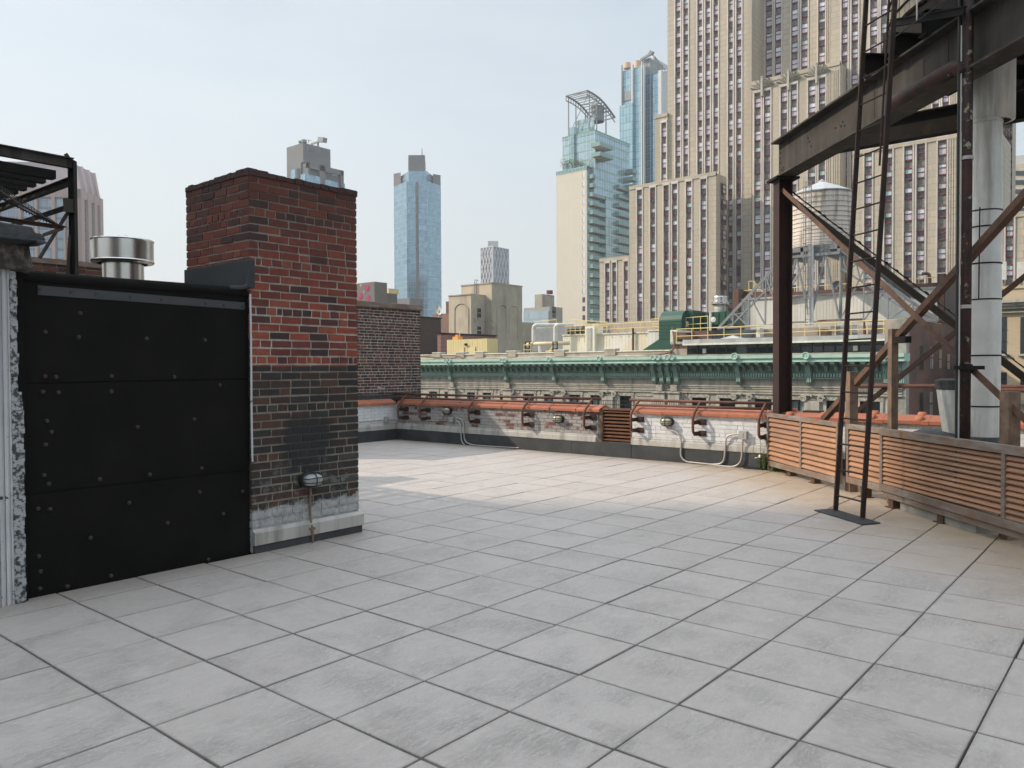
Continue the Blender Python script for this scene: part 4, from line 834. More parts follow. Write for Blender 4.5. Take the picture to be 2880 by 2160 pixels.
# curb mound and tarred vent hood
mk=PD(2640,1200,10.45);m=MB()
prof=[(.0,.36),(.16,.355),(.27,.30),(.34,.22),(.40,0.)]
n=20;vs=[];fs=[]
for i,(r_,z) in enumerate([(.52,0),(.50,.55),(.47,.80),(.40,.90),(.25,.95),(.0,.965)]):
    for k in range(n):
        a=2*math.pi*k/n;j=1+.05*math.sin(3*a+i)+R.uniform(-.02,.02);vs.append(Vector((mk.x,mk.y,z))+DU*math.cos(a)*r_*1.05*j+DN*math.sin(a)*r_*.7*j)
for i in range(5):
    for k in range(n): fs.append((i*n+k,i*n+(k+1)%n,(i+1)*n+(k+1)%n,(i+1)*n+k))
m.add(vs,fs);mi=[0 if q[0]<n*2 else 1 for q in fs];m.m=mi
m.build('tarred_mound',[M['conc'],M['tar']],smooth=True,label='rounded concrete mound smeared with black tar behind the near screen',category='mound')
hk=PD(2688,1120,10.55);hd=thing('vent_hood',(hk.x,hk.y,.9),'tilted white sheet metal vent hood with a black tarred seam on the tarred mound','vent')
ax_=(Vector((1,0,.0)),Vector((0,1,0)),(UPV-cr*.10).normalized())
part('hood',lambda m:m.lathe((hk.x,hk.y,.93),[(.135,0),(.15,.25),(.16,.60),(.155,.61)],24,0,ax_),M['bitwhite'],hd,smooth=True)
part('tar_rim',lambda m:m.lathe((hk.x,hk.y,.93),[(.162,.52),(.172,.53),(.17,.63),(.10,.65),(.0,.65)],24,0,ax_),M['tar'],hd)
def seam(m):
    c0=Vector((hk.x,hk.y,.93));o=Vector((-.80,-.58,0)).normalized()*.158;m.tube([c0+o*.98+UPV*.54-cr*.06,c0+o+UPV*.3-cr*.02,c0+o*.97+UPV*.12+cr*.0,c0+o*.93+UPV*.03+cr*.01],[.02,.018,.022,.03],8,0,1)
part('tar_seam',seam,M['tar'],hd)
# ladder on its pad
la=thing('steel_ladder',(7.66,-.95,0),'rusty steel ladder standing on a dark pad and leaning up to the tank tower','ladder')
fl=PZ(2350,1438);frr=PZ(2426,1459)
tl=lambda z,f,a:f+Vector((a*.7071*z,-a*.7071*z,z))
for f,a in ((fl,.058),(frr,.060)):
    part('rail',lambda m:m.bar(tl(0,f,a),tl(8.6,f,a),.028,.055,DN),M['lad'],la,bevel=.004)
z=.19
while z<8.4:
    rr_=part('rung',lambda m:m.tube([tl(z,fl,.058),tl(z+.0,fl,.058).lerp(tl(z,frr,.060),.5)+UPV*R.uniform(-.004,.002),tl(z,frr,.060)],.010,8),M['lad'],la);z+=.308
part('side_angle',lambda m:m.tube([tl(4.0,fl,.058)+(frr-fl)*.85,tl(6.8,fl,.06)+(frr-fl)*.78],.012,6),M['rust'],la)
P4=[PZ(*p) for p in ((2290,1437),(2343,1433),(2476,1473),(2425,1478))]
m=MB();m.add([Vector((p.x,p.y,z)) for z in (.002,.014) for p in P4],[(0,1,2,3),(4,5,6,7),(0,1,5,4),(1,2,6,5),(2,3,7,6),(3,0,4,7)]);m.build('rubber_pad',M['tar'],label='dark rubber pad under the feet of the steel ladder',category='pad')
# ================================================================ THE CORNICE BUILDING ACROSS THE STREET
XF=55.0
cb=thing('cornice_building',(XF,30,GZ),'pale stone building with a long green copper cornice directly across the street','building')
def Zf(py,px=2285,X=XF): return PX(px,py,X).z
YR=9.58;YLf=58.
XR=PY(2699,1000,YR).x
m=MB();m.box(XF+.5,XF+60,YR+.12,YLf,GZ,Zf(992),0);m.build('stone_wall',M['limest'],cb)
def wall(m):
    z1=Zf(1125)-.02
    m.box(XF,XF+.5,YR+.12,YLf,z1,Zf(1000),0)
    m.box(XF-.12,XF,YR+.15,YLf,Zf(1090.6),Zf(1086),0);m.box(XF-.07,XF,YR+.15,YLf,Zf(1096),Zf(1093),0);m.box(XF-.07,XF,YR+.15,YLf,Zf(1104),Zf(1101),0);m.box(XF-.16,XF,YR+.15,YLf,Zf(1111),Zf(1107.7),0)
part('entablature',wall,M['dstone'],cb)
W=[(1206,1233,1),(1250,1277,0),(1312.6,1339.5,1),(1356.6,1384.7,1),(1405,1432,1),(1470,1505.5,0),(1528.7,1563,1),(1599.5,1636,1),(1659,1694.7,1),(1740.6,1779.6,0),(1944,1991,0),(2021,2072.6,0),(2120,2175,0),(2219.5,2266,1),(2321,2382,0),(2415,2480.6,0)]
zt=Zf(1127);zb_=zt-2.1;prev=YR+.12
wl_=sorted([(PX(b,1100,XF).y,PX(a,1100,XF).y,k) for a,b,k in W])
def lowwall(m):
    prev=YR+.12
    for y0,y1,k in wl_:
        m.box(XF,XF+.5,prev,y0,GZ,Zf(1125)-.02,0);m.box(XF,XF+.5,y0,y1,GZ,zb_,0);prev=y1
        for a in (y0,y1): m.box(XF-.08,XF+.0,a-.1,a+.1,GZ,Zf(1125)-.02,0)
    m.box(XF,XF+.5,prev,YLf,GZ,Zf(1125)-.02,0)
part('window_wall',lowwall,M['dstone'],cb)
for y0,y1,k in wl_:
    m=MB();m.box(XF+.35,XF+.40,y0,y1,zb_,zt+.05,1);m.box(XF+.28,XF+.36,y0,y1,zt-.08,zt+.05,0)
    yc=(y0+y1)/2
    for a in (y0,y1-.08): m.box(XF+.28,XF+.36,a,a+.08,zb_,zt,0)
    if k: m.box(XF+.26,XF+.36,yc-.05,yc+.05,zb_,zt,0);m.box(XF+.28,XF+.36,y0,y1,zt-1.05,zt-.95,0)
    m.build('window',[M['frameb'],M['glassb' if k else 'glassd']],cb)
part('carved_band',lambda m:[m.box(XF-.06,XF+.02,a+.35,b-.35,Zf(1125),Zf(1110)) for a,b in zip([y1 for _,y1,_ in wl_][:-1],[y0 for y0,_,_ in wl_][1:]) if b-a>.9]+[m.box(XF-.06,XF+.02,y0-.15,y1+.15,Zf(1125),Zf(1110)) for y0,y1,_ in wl_],M['carved'],cb)
PR=1.55
def corn(m):
    zA,zB,zC,zD=Zf(996),Zf(1006.4),Zf(1015.8),Zf(1018)
    k=(XF-PR-C.x)/(XF-C.x)
    f=lambda z:C.z+(z-C.z)*k
    m.prism([(0,f(zA)),(-PR,f(zA)-.02),(-PR,f(zB)),(-PR+.12,f(zB)),(-PR+.12,f(zC)),(-PR+.05,f(zC)),(-PR+.05,f(zC)-.05),(0,f(zC)-.05)],(XF,YR-.3,0),VX,UPV,VY,YLf-YR,0)
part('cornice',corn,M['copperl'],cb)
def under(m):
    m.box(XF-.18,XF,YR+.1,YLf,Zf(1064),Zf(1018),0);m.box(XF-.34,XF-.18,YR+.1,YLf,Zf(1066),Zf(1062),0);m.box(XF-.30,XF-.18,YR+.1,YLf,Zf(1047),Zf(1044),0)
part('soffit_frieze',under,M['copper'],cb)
def dent(m):
    y=YR+.2
    while y<YLf: m.box(XF-.36,XF-.18,y,y+.11,Zf(1060.5),Zf(1050),0);y+=.2
part('dentils',dent,M['copperl'],cb,kind='stuff')
def modil(m):
    k=(XF-1.2-C.x)/(XF-C.x);y=YR+.3
    while y<YLf:
        P=[(-.18,Zf(1044)),(-.42,Zf(1044)),(-.62,Zf(1030)),(-1.25,Zf(1026)),(-1.32,Zf(1022)),(-1.32,C.z+(Zf(1015.8)-C.z)*k),(-.18,Zf(1015))]
        m.prism(P,(XF,y-.11,0),VX,UPV,VY,.22,0);m.box(XF-1.36,XF-1.3,y-.16,y+.16,C.z+(Zf(1023)-C.z)*k,C.z+(Zf(1017)-C.z)*k,1);y+=.667
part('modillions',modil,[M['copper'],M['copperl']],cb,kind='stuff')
bx=[(1269,1),(1425,1),(1560,0),(1698,0),(1852,2),(1893,2),(2078,0),(2276,0),(2492,0),(2536,0)]
for px,kd in bx:
    y=PX(px+6,1080,XF).y
    for dy in ((-.35,.35) if kd==2 else (0,)):
        m=MB();P=[(-.2,Zf(1018)),(-.78,Zf(1018)),(-.80,Zf(1040)),(-.62,Zf(1050)),(-.50,Zf(1062)),(-.52,Zf(1075)),(-.40,Zf(1082)),(-.1,Zf(1083))]
        m.prism(P,(XF,y+dy-.16,0),VX,UPV,VY,.32,0)
        for q in (-.11,.0,.11): m.prism([(a-.04,b) for a,b in P[1:-2]]+[(a,b) for a,b in P[1:-2]][::-1],(XF,y+dy+q-.02,0),VX,UPV,VY,.04,1)
        m.build('cornice_bracket',[M['copper'],M['copperl']],cb)
    if kd: 
        part('lion_head_block',lambda m:m.box(XF-.3,XF,y-.3,y+.3,Zf(1107),Zf(1086)),M['carved'],cb,bevel=.05)
        part('pilaster_cap',lambda m:(m.box(XF-.42,XF,y-.6,y+.6,Zf(1113),Zf(1108)),m.box(XF-.3,XF,y-.5,y+.5,GZ,Zf(1114))),M['dstone'],cb)
for px,py,s_ in ((1254,1014.5,0),(1264,1014.5,0),(1411.5,1013,0),(1420,1013,0),(1544.5,1010.5,0),(1685,1008,0),(1837.6,1005.5,0),(1850.6,1005.5,0),(1877,1005,0),(1890.6,1005,0),(2065.8,1002,1),(2266,1000.5,1),(2486,998,1)):
    c=PX(px,py,XF-PR-.05);rr_=.21 if not s_ else .26
    part('rosette',lambda m:(m.lathe(c,[(0,.02),(rr_*.25,.05),(rr_*.35,.02),(rr_*.7,.02),(rr_*.8,.07),(rr_,.06),(rr_,-.05),(0,-.05)],18,0,(VY,UPV,-VX))),M['copperl'],cb)
for px in (1572.6,1712.5,2088.5,2286.5,1430):
    y=PX(px,1118,XF).y
    def cap(m):
        for s_ in (-1,1):
            pts=[Vector((XF-.25,y+s_*(.62+.26*math.cos(a)*(1-a/16)),Zf(1121)+.26*math.sin(a)*(1-a/16))) for a in [i*.5 for i in range(26)]]
            m.tube(pts,.055,6)
        m.box(XF-.25,XF,y-.75,y+.75,Zf(1113),Zf(1110));m.tube([(XF-.3,y,Zf(1115)),(XF-.3,y,Zf(1110))],.1,8);m.box(XF-.2,XF,y-.5,y+.5,GZ,Zf(1127))
    part('scroll_capital',cap,M['dstone'],cb)
# brown side wall running away from us
def side(m):
    zT=PX(2553,893,XF).z;m.box(XF+.02,XR+8,YR,YR+.12,GZ,zT,0)
M['quoin']=M['dstone']
part('brick_side_wall',side,M['brk3'],cb)
part('corner_parapet',lambda m:m.box(XF+.1,XF+1.1,YR+.13,YR+1.3,Zf(998),Zf(897,2530),0),M['ptan'],cb)
part('corner_quoin',lambda m:m.box(XF-.02,XF+.75,YR-.08,YR+.5,GZ,Zf(893,2553),0),M['conc'],cb)
def swin(px0,px1,py0,py1,lt):
    a=PY(px0,py0,YR);b=PY(px1,py0,YR);z1=PY((px0+px1)/2,py0,YR).z;z0=PY((px0+px1)/2,py1,YR).z
    m=MB();m.box(a.x,b.x,YR-.02,YR+.02,z0,z1,0);xm=(a.x+b.x)/2
    if lt: m.box(a.x+.05,a.x+.14,YR-.05,YR-.02,z0,z1,1);m.box(xm+.1,xm+.2,YR-.05,YR-.02,z0,z1,1)
    m.box(a.x,b.x,YR-.06,YR-.02,(z0+z1)/2-.04,(z0+z1)/2+.04,2);m.build('side_window',[M['glassd'],M['pipew'],M['frameb']],cb)
for a,b,c,d,l in ((2587,2598,973,1040,0),(2616,2625,976,1037,1),(2641,2647,984,1036,1),(2664,2670,996,1038,1),(2587,2596,1104,1165,0),(2614,2623,1102,1167,1),(2641,2648,1108,1168,1),(2668,2675,1110,1170,1)): swin(a,b,c,d,l)
# setback storey with dark ribbon windows
rp=thing('ribbon_window_storey',(XF+1,20,2.4),'low setback storey with a band of dark windows above the green cornice','rooftop storey')
XP=XF+1.2
y0,y1,z0,z1=rx(1934.5,2522,966,998,XP);y1=PX(1934.5,980,XP).y;y0=PX(2522,960,XP).y
z0=Zf(999,2250,XP);zh=Zf(975,2250,XP);zw=Zf(963,2250,XP);ztp=Zf(947,2250,XP)
part('wall',lambda m:m.box(XP+.15,XP+8,y0,y1,z0-1,zw,0),M['pglass'],rp)
part('fascia',lambda m:(m.box(XP-.5,XP+9,y0-.4,y1+.2,zw,ztp,0),m.box(XP-.56,XP-.5,y0-.4,y1+.2,zw-.04,zw+.1,1)),[M['slabm'],M['whflash']],rp)
n=19;ww=(y1-y0)/n
for i in range(n):
    a=y0+i*ww
    if i in (9,13): 
        part('blank_panel',lambda m:m.box(XP+.05,XP+.15,a,a+ww,z0,zw),M['pglass'],rp);continue
    m=MB();m.box(XP+.1,XP+.14,a+.06,a+ww-.06,z0+.25,zh,1);m.box(XP+.02,XP+.15,a-.05,a+.05,z0,zw,0);m.box(XP+.02,XP+.14,a,a+ww,zh,zh+.06,0);m.box(XP+.02,XP+.14,a,a+ww,z0,z0+.25,0)
    if i%7==3: m.box(XP+.08,XP+.1,a+.1,a+.4,z0+.25,zh,2)
    m.build('window',[M['frameb'],M['glassd'],M['cream']],rp)
def rbox(nm,a,b,c,d,X,dep,mt,lab,cat,bev=0,grp=None,z0=None,par=None):
    y0,y1,z0_,z1=rx(a,b,c,d,X);mm=MB();mm.box(X,X+dep,y0,y1,z0 if z0 is not None else z0_,z1)
    k=dict(label=lab,category=cat) if par is None else {}
    if grp:k['group']=grp
    return mm.build(nm,mt,par,bevel=bev,**k)
# roof parapet of the left half
rpp=thing('roof_parapet',(XF+1,40,2.4),'long low tan parapet with white flashing along the left half of the green cornice','parapet')
yL=57.9;yRr=PX(1885,1000,XF+1).y
zz0=Zf(1011,1600,XF+1);zz1=Zf(1002,1600,XF+1);zz2=Zf(992,1600,XF+1)
part('flashing_apron',lambda m:m.prism([(-1.6,zz0-.32),(-.05,zz1+.0),(.0,zz1),(0,zz0-.4),(-1.6,zz0-.4)],(XF+1,yRr,0),VX,UPV,VY,yL-yRr,0),M['whflash'],rpp)
part('wall',lambda m:m.box(XF+1,XF+1.4,yRr,yL,zz1,zz2),M['ptan'],rpp)
part('capping',lambda m:m.box(XF+.92,XF+1.48,yRr,yL,zz2,zz2+.09),M['whflash'],rpp)
for px in (1296,1440,1575,1717,1350+0,1230): 
    y=PX(px,992,XF+1).y;part('parapet_block',lambda m:(m.box(XF+.85,XF+1.6,y-.55,y+.55,zz1,zz2+.22,0),m.box(XF+.8,XF+1.65,y-.6,y+.6,zz2+.22,zz2+.3,1)),[M['ptan'],M['whflash']],rpp)
m=MB();m.tube([PX(1890,880+40,XF+2),PX(1898,960,XF+1.2),PX(1892,990,XF+.9),PX(1865,996,XF+.7),PX(1820,1001,XF+.6),PX(1780,1003,XF+.6)],.07,6,0,1);m.build('roof_cable',M['rustpipe'],label='rusty pipe bending down from the brick wall onto the green cornice',category='pipe')
m=MB();m.tube([PX(1184,1003,XF+.6),PX(1230,1006,XF+.5),PX(1277,1009,XF+.5),PX(1288,1000,XF+.7),PX(1306,1012,XF+.4)],.05,6,0,1);m.build('roof_cable',M['rustpipe'],label='thin rusty cable draped over the left end of the cornice flashing',category='cable')
# brick stub + coping beside the ribbon windows
bs=thing('brick_stub',(XF+1.5,25,2.6),'low red brick wall stub with pale edges left of the dark ribbon windows','brick wall')
Xs=XF+1.3
rbox('brick_panel',1891,1934,968,981,Xs,.5,M['brk1'],'','',par=bs);rbox('render_base',1886,1932,981,1000,Xs-.1,.8,M['ptan'],'','',par=bs);rbox('capping',1886,1937,961,968,Xs-.1,.8,M['slabm'],'','',par=bs)
rbox('white_edge',1885,1892,928,965,Xs+.5,.5,M['whflash'],'','',par=bs);rbox('brick_upper',1892,1992,931,953,Xs+3,1,M['brk1'],'','',par=bs);rbox('capping',1886,1905,928,933,Xs+.4,3,M['whflash'],'','',par=bs)
# cream sheds
def shed(px0,px1,pyt,pyb,X,dep,mt,lab,ribs=.35,par_cap=True):
    y0,y1,z0,z1=rx(px0,px1,pyt,pyb,X);t=thing('equipment_shed',(X,(y0+y1)/2,z0),lab,'equipment shed','cream metal sheds on the opposite roof')
    def bd(m):
        m.box(X,X+dep,y0,y1,z0-2,z1,0);y=y0+.1
        while y<y1: m.box(X-.012,X,y,y+ribs*.25,z0-2,z1-.05,0);y+=ribs
    part('siding',bd,mt,t);part('roof_edge',lambda m:m.box(X-.1,X+dep+.1,y0-.05,y1+.05,z1,z1+.12),M['whflash'],t);return t
shed(1583,1672,943,990,XF+7,7,M['cream'],'cream ribbed metal shed left of the tall ladder cage on the opposite roof')
shed(1672,1826,939,990,XF+6.8,7,mat('cream_white_siding',(.66,.64,.57),.6,c2=(.62,.56,.43),ns=.22,lo=.45,hi=.55),'long cream and white metal shed with a brown downpipe beside the green duct')
shed(1824,1856,931,987,XF+6.2,7,M['whitesid'],'narrow pale ribbed shed tucked behind the green duct')
rbox('stair_enclosure',1646,1672,917,988,XF+6.3,1.5,M['cream'],'tall narrow cream enclosure with a louvred face between the two cream sheds','enclosure')
m=MB()
for i in range(12): 
    y0,y1,z0,z1=rx(1648,1662,922+i*5.3,925+i*5.3,XF+6.2);m.box(XF+6.2,XF+6.28,y0,y1,z0,z1)
m.build('louvre',M['pipew'],label='white slatted louvre standing up the front of the tall cream enclosure',category='louvre')
m=MB();m.tube([PX(1780.5,922,XF+6.6),PX(1780.5,988,XF+6.6)],.09,6);m.build('downpipe',M['rust'],label='dark brown vertical pipe on the long cream shed',category='pipe')
# green ducts
gd_=thing('green_duct',(XF+5,23,3),'large dark green roof duct with a rounded hood beside the cream shed','duct')
Xg=XF+5.2;ya=PX(1853,930,Xg).y;yb=PX(1917,930,Xg).y;zt_=Zf(873,1885,Xg);zm=Zf(953,1870,Xg);zb2=Zf(987,1870,Xg)
def gh(m):
    r_=1.0;n=8;P=[(0,zm),(0,zt_-r_)]+[(r_-r_*math.cos(a),zt_-r_+r_*math.sin(a)) for a in [math.pi/2*i/n for i in range(1,n+1)]]+[(3.2,zt_),(3.2,zm)]
    m.prism(P,(Xg,yb,0),VX,UPV,VY,ya-yb,0)
    m.prism([(yb-yb,zb2),(ya-yb+1.9,zb2),(ya-yb,zm),(0,zm)],(Xg,yb,0),VY,UPV,VX,3.0,0)
part('hood',gh,M['green'],gd_,bevel=.03)
def seams(m):
    for i in range(6):
        z=zm+(zt_-1-zm)*i/5;m.box(Xg-.03,Xg,yb,ya,z,z+.05)
part('hood_seam',seams,M['green'],gd_)
part('side_run',lambda m:[m.box(Xg+1.1+i*1.5,Xg+1.1+i*1.5+1.47,yb-.5-0*i,yb,zt_-1.7,zt_-.0-.03*i) for i in range(7)],M['green'],gd_)
part('cross_run',lambda m:m.box(Xg+3.2,Xg+4.6,PX(1992,890,Xg+3.2).y,yb,zt_-1.75,zt_-.2),M['green'],gd_)
fan=thing('exhaust_fan',(XF+8,18,3.5),'silver mushroom exhaust fan on a dark green duct box beside the brick pillar','fan')
Xq=XF+8;c=PX(2026,873,Xq)
part('duct_box',lambda m:(m.box(Xq-1,Xq+2,PX(2062,900,Xq).y,PX(2000,900,Xq).y,Zf(914,2026,Xq),Zf(879,2026,Xq)),[m.box(Xq-1.06,Xq-1,PX(p,900,Xq).y-.06,PX(p,900,Xq).y+.06,Zf(914,2026,Xq),Zf(879,2026,Xq)) for p in (2004,2018,2034,2052)]),M['green'],fan)
k_=(c-C).dot(cf)/F
part('fan_curb',lambda m:m.lathe((c.x,c.y,0),[(15*k_,Zf(879,2026,Xq)),(17*k_,Zf(868,2026,Xq)),(16*k_,Zf(867,2026,Xq)),(16*k_,Zf(859,2026,Xq))],20),M['galv'],fan)
part('fan_head',lambda m:m.lathe((c.x,c.y,0),[(23*k_,Zf(858,2026,Xq)),(24.5*k_,Zf(855,2026,Xq)),(24.5*k_,Zf(849,2026,Xq)),(20.5*k_,Zf(847,2026,Xq)),(20*k_,Zf(836,2026,Xq)),(19*k_,Zf(833.5,2026,Xq)),(0,Zf(832.5,2026,Xq))],28),M['stain'],fan,smooth=False)
m=MB();m.tube([PX(1998,930,XF+5),PX(1998,878,XF+5)],.1,8);c2_=PX(2006,899,XF+4.9);m.lathe(c2_,[(0,.06),(.22,.02),(.24,-.02)],14,0,(VY,UPV,-VX));m.build('vent_pipe',M['pipew'],label='white vent pipe with a round cap in front of the dark green duct box',category='pipe')
# yellow rails
def yrail(px0,py0,px1,py1,X,hp,n,lab,mid=True,X1_=None,posts=True):
    X1_=X1_ or X;a=PX(px0,py0,X);b=PX(px1,py1,X1_);hz=hp
    t=thing('yellow_guard_rail',tuple((a+b)/2-UPV*hz),lab,'guard rail','yellow guard rails on the opposite roof')
    part('rail',lambda m:m.tube([a,b],.035,6),M['yellow'],t)
    if mid: part('rail',lambda m:m.tube([a-UPV*hz*.5,b-UPV*hz*.5],.03,6),M['yellow'],t)
    if posts:
        for i in range(n+1):
            p=a.lerp(b,i/n);part('post',lambda m:m.tube([p,p-UPV*hz],.03,6),M['yellow'],t)
yrail(1902.7,926,2182,914,XF+1.0,1.15,6,'yellow rail along the edge of the ribbon window roof, left of the dark column')
yrail(2182,914,2534,898,XF+1.0,1.15,8,'yellow rail along the edge of the ribbon window roof, behind the steel ladder')
yrail(1590,918,1660,914,XF+6.5,.95,5,'short yellow rail above the left cream shed')
yrail(1660,914,1852,904,XF+6.5,.95,8,'long yellow rail above the cream and white shed')
yrail(1504,905,1565,899,XF+9,.9,2,'faint yellow rail behind the white bent pipes')
yrail(1595,898,1708,906,XF+12,.9,4,'faint yellow rail far behind the left cream shed')
yrail(1831,898,1854,896,XF+6,.9,1,'short yellow rail corner touching the green hood')
yrail(1929,894,1991,889,XF+6,1.2,3,'yellow rail standing behind the green hood')
yrail(2081,818,2190,812,XF+14.2,1.2,3,'yellow rail on the brick band left of the dark column')
yrail(2190,812,2640,779,XF+14.2,1.1,9,'long yellow rail on the brick band behind the white water tank')
yrail(2106,791,2122,791,XF+15,1.6,1,'small yellow gate frame at the head of the roof stair')
m=MB();m.bar(PX(2122,822,XF+15),PX(2150,840,XF+15),.5,.08,mi=0)
for i in range(7): m.tube([PX(2120+i*5,792+i*5,XF+15.2),PX(2120+i*5,824+i*4,XF+15.2)],.03,5)
m.tube([PX(2120,791,XF+15.2),PX(2158,836,XF+15.2)],.04,5);m.build('roof_stair',M['yellow'],label='bright yellow steel stair behind the grey truss legs',category='stair')
# big mechanical penthouse
mp_=thing('mechanical_penthouse',(XF+14,14,3),'large pale ribbed metal penthouse with a brick band on top behind the white tank frame','penthouse')
XM=XF+13.5;pa=PX(2645,811,XM);pb=PX(2070,850,XM);zT=pa.z;zB=PX(2400,915,XM).z-3;YRm=pa.y
xr_=PY(2703,800,YRm).x
def sid(m):
    m.box(XM,XM+.3,YRm+.05,pb.y,zB,zT,0);y=YRm+.2
    while y<pb.y: m.box(XM-.014,XM,y,y+.06,zB,zT-.1,0);y+=.28
part('metal_siding',sid,M['whitesid'],mp_)
part('gutter',lambda m:m.box(XM-.14,XM+.4,YRm+.05,pb.y,zT,zT+.16),M['slabm'],mp_)
zK=PX(2650,770,XM).z
part('brick_band',lambda m:m.box(XM+.3,XM+.7,YRm+.3,pb.y+.0,zB,PX(2600,796,XM).z),M['brk1'],mp_)
part('brick_end_wall',lambda m:m.prism([(XM-.05,zB-8),(xr_+6,zB-8),(xr_+6,zK-.9),(xr_,zK-.55),(XM-.05,zK)],(0,YRm-.3,0),VX,UPV,VY,.5,0),M['brk2'],mp_)
part('brick_end_face',lambda m:m.box(XM-.06,XM+.2,YRm-.3,YRm+.06,zB-8,zK+.05),M['brk1'],mp_)
part('end_coping',lambda m:m.prism([(XM-.1,zK+.0),(xr_,zK-.55),(xr_,zK-.47),(XM-.1,zK+.1)],(0,YRm-.35,0),VX,UPV,VY,.6,0),M['whflash'],mp_)
part('brick_pillar',lambda m:m.box(XM-.6,XM+.6,PX(2076.5,850,XM-.6).y,PX(2061.5,850,XM-.6).y,zB,PX(2068,812,XM-.6).z),M['brk1'],mp_)
part('brick_return',lambda m:m.prism([(0,zB),(pb.y-YRm,zB),(pb.y-YRm,PX(2085,815,XM).z),(pb.y-YRm-2.2,PX(2100,822,XM).z),(pb.y-YRm-2.2,zT),(0,zT)],(XM+.7,YRm,0),VY,UPV,VX,.3,0),M['brk1'],mp_)
for a,b,c_,d_,nn in ((2520,2636,902,0,0),):pass
def louv(px0,px1,py0,py1,X,n,lab,mt='pipew'):
    y0,y1,z0,z1=rx(px0,px1,py0,py1,X);m=MB();m.box(X+.02,X+.08,y0,y1,z0,z1,1)
    for i in range(n): z=z0+(z1-z0)*i/n;m.box(X-.1,X+.02,y0,y1,z,z+(z1-z0)/n*.5,0)
    m.box(X-.12,X+.08,y0-.08,y0,z0,z1,0);m.box(X-.12,X+.08,y1,y1+.08,z0,z1,0);m.build('wall_louvre',[M[mt],M['hole']],label=lab,category='louvre',group='white louvres on the opposite roof')
louv(2337,2413,916,944,XF+9,8,'wide white louvre seen between the ladder and the yellow rail')
louv(2598,2636,883,903,XM-.1,6,'small white louvre at the right end of the pale penthouse wall')
rbox('tan_cabinet',2299,2326,926,944,XF+7,1.2,M['postb'],'small brown equipment cabinet behind the yellow rail','cabinet',bev=.03)
rbox('electric_box',2126,2138,923,949,XF+7,.8,M['pipew'],'upright white electrical box left of the dark column','box',bev=.03)
rbox('tan_parapet',2085,2640,918,950,XF+11,1,M['ptan'],'low tan roof wall behind the yellow rail under the truss','roof wall')
rbox('grey_unit',2000,2082,928,953,XF+8,3,M['equip'],'grey rooftop unit under the left foot of the tank frame','rooftop unit',bev=.04)
rbox('brick_plinth',1990,2068,910,932,XF+9,2,M['brk1'],'low brick plinth under the left foot of the tank frame','plinth')
rbox('white_cabinet',1918,1932,904,920,XF+6,1,M['pipew'],'small white cabinet between the green hood and the yellow rail','cabinet')
m=MB();a=PX(2024,953,XF+4);b=PX(2078,953,XF+4);c=PX(2056,942,XF+5);m.add([a,b,b+VX*2.5,a+VX*2.5,c+VX*.4],[(0,1,4),(1,2,4),(2,3,4),(3,0,4)]);m.build('skylight',M['bitwhite'],label='low pyramid skylight on the ribbon window roof',category='skylight')
m=MB();m.tube([PX(2300,904,XF+8),PX(2430,899,XF+8),PX(2432,940,XF+8)],.12,8);m.tube([PX(2190,909,XF+8),PX(2265,907,XF+8)],.1,8);m.build('roof_pipe',M['rustpipe'],label='rusty horizontal roof pipes behind the long yellow rail',category='pipe')
m=MB();m.tube([PX(2593,770,XF+15),PX(2610,769,XF+15),PX(2615,775,XF+15),PX(2615,812,XF+15)],.13,8,0,1);m.build('gooseneck_pipe',M['rustpipe'],label='brown gooseneck pipe above the brick band of the penthouse',category='pipe')
c=PX(2355,804,XF+14);m=MB();m.lathe(c,[(0,-.1),(.3,-.05),(.42,.05),(.44,.1)],18,0,(VY,UPV,-VX));m.tube([c,c-UPV*.9],.05,6);m.build('satellite_dish',M['gray'],label='grey satellite dish on the brick band under the white tank',category='dish',group='satellite dishes')
# white water tank on splayed truss
wt=thing('rooftop_water_tank',(XF+9,21,3),'pale stained wooden water tank with a conical metal roof on a grey splayed steel frame','water tank')
XT=XF+9;tc_=PX(2311,640,XT);dd=(tc_-C).dot(cf);kk=dd/F;tr_=86.5*kk;Y_T=tc_.y
zt0=PX(2311,700,XT).z;zt1=PX(2311,549,XT).z;zt2=PX(2311,509,XT).z
def stv2(m):
    n=60
    for i in range(n):
        a0=2*math.pi*i/n;a1=2*math.pi*(i+.97)/n;vs=[tc_*1+Vector((math.cos(a)*tr_*q-0,math.sin(a)*tr_*q,z-tc_.z)) for z,q in ((zt0,1.015),(zt1,.985)) for a in (a0,a1)]
        m.add(vs,[(0,1,3,2)],0,R.random())
    m.lathe((tc_.x,tc_.y,zt0),[(0,0),(tr_,0)],32)
part('staves',stv2,M['tank'],wt)
for i in range(14): 
    z=zt0+(zt1-zt0)*(.02+.96*(i/13)**1.35);part('hoop',lambda m:m.tube([(tc_.x+math.cos(a)*(tr_*1.0+.03),tc_.y+math.sin(a)*(tr_*1.0+.03),z) for a in [2*math.pi*j/40 for j in range(41)]],.022,4),M['gray'],wt)
part('cone_roof',lambda m:m.lathe((tc_.x,tc_.y,0),[(tr_*1.03,zt1-.05),(tr_*1.03,zt1+.02),(tr_*.5,(zt1*1.0+zt2)/2+.05),(.25,zt2-.1),(.25,zt2),(0,zt2+.15)],16),M['tankroof'],wt)
part('bearer_frame',lambda m:[m.box(tc_.x-tr_,tc_.x+tr_,tc_.y+s_*tr_*.85-.12,tc_.y+s_*tr_*.85+.12,zt0-.75,zt0-.02) for s_ in (-1,-.33,.33,1)]+[m.box(tc_.x-tr_,tc_.x-tr_+.25,tc_.y-tr_,tc_.y+tr_,zt0-.45,zt0-.1)],M['gray'],wt)
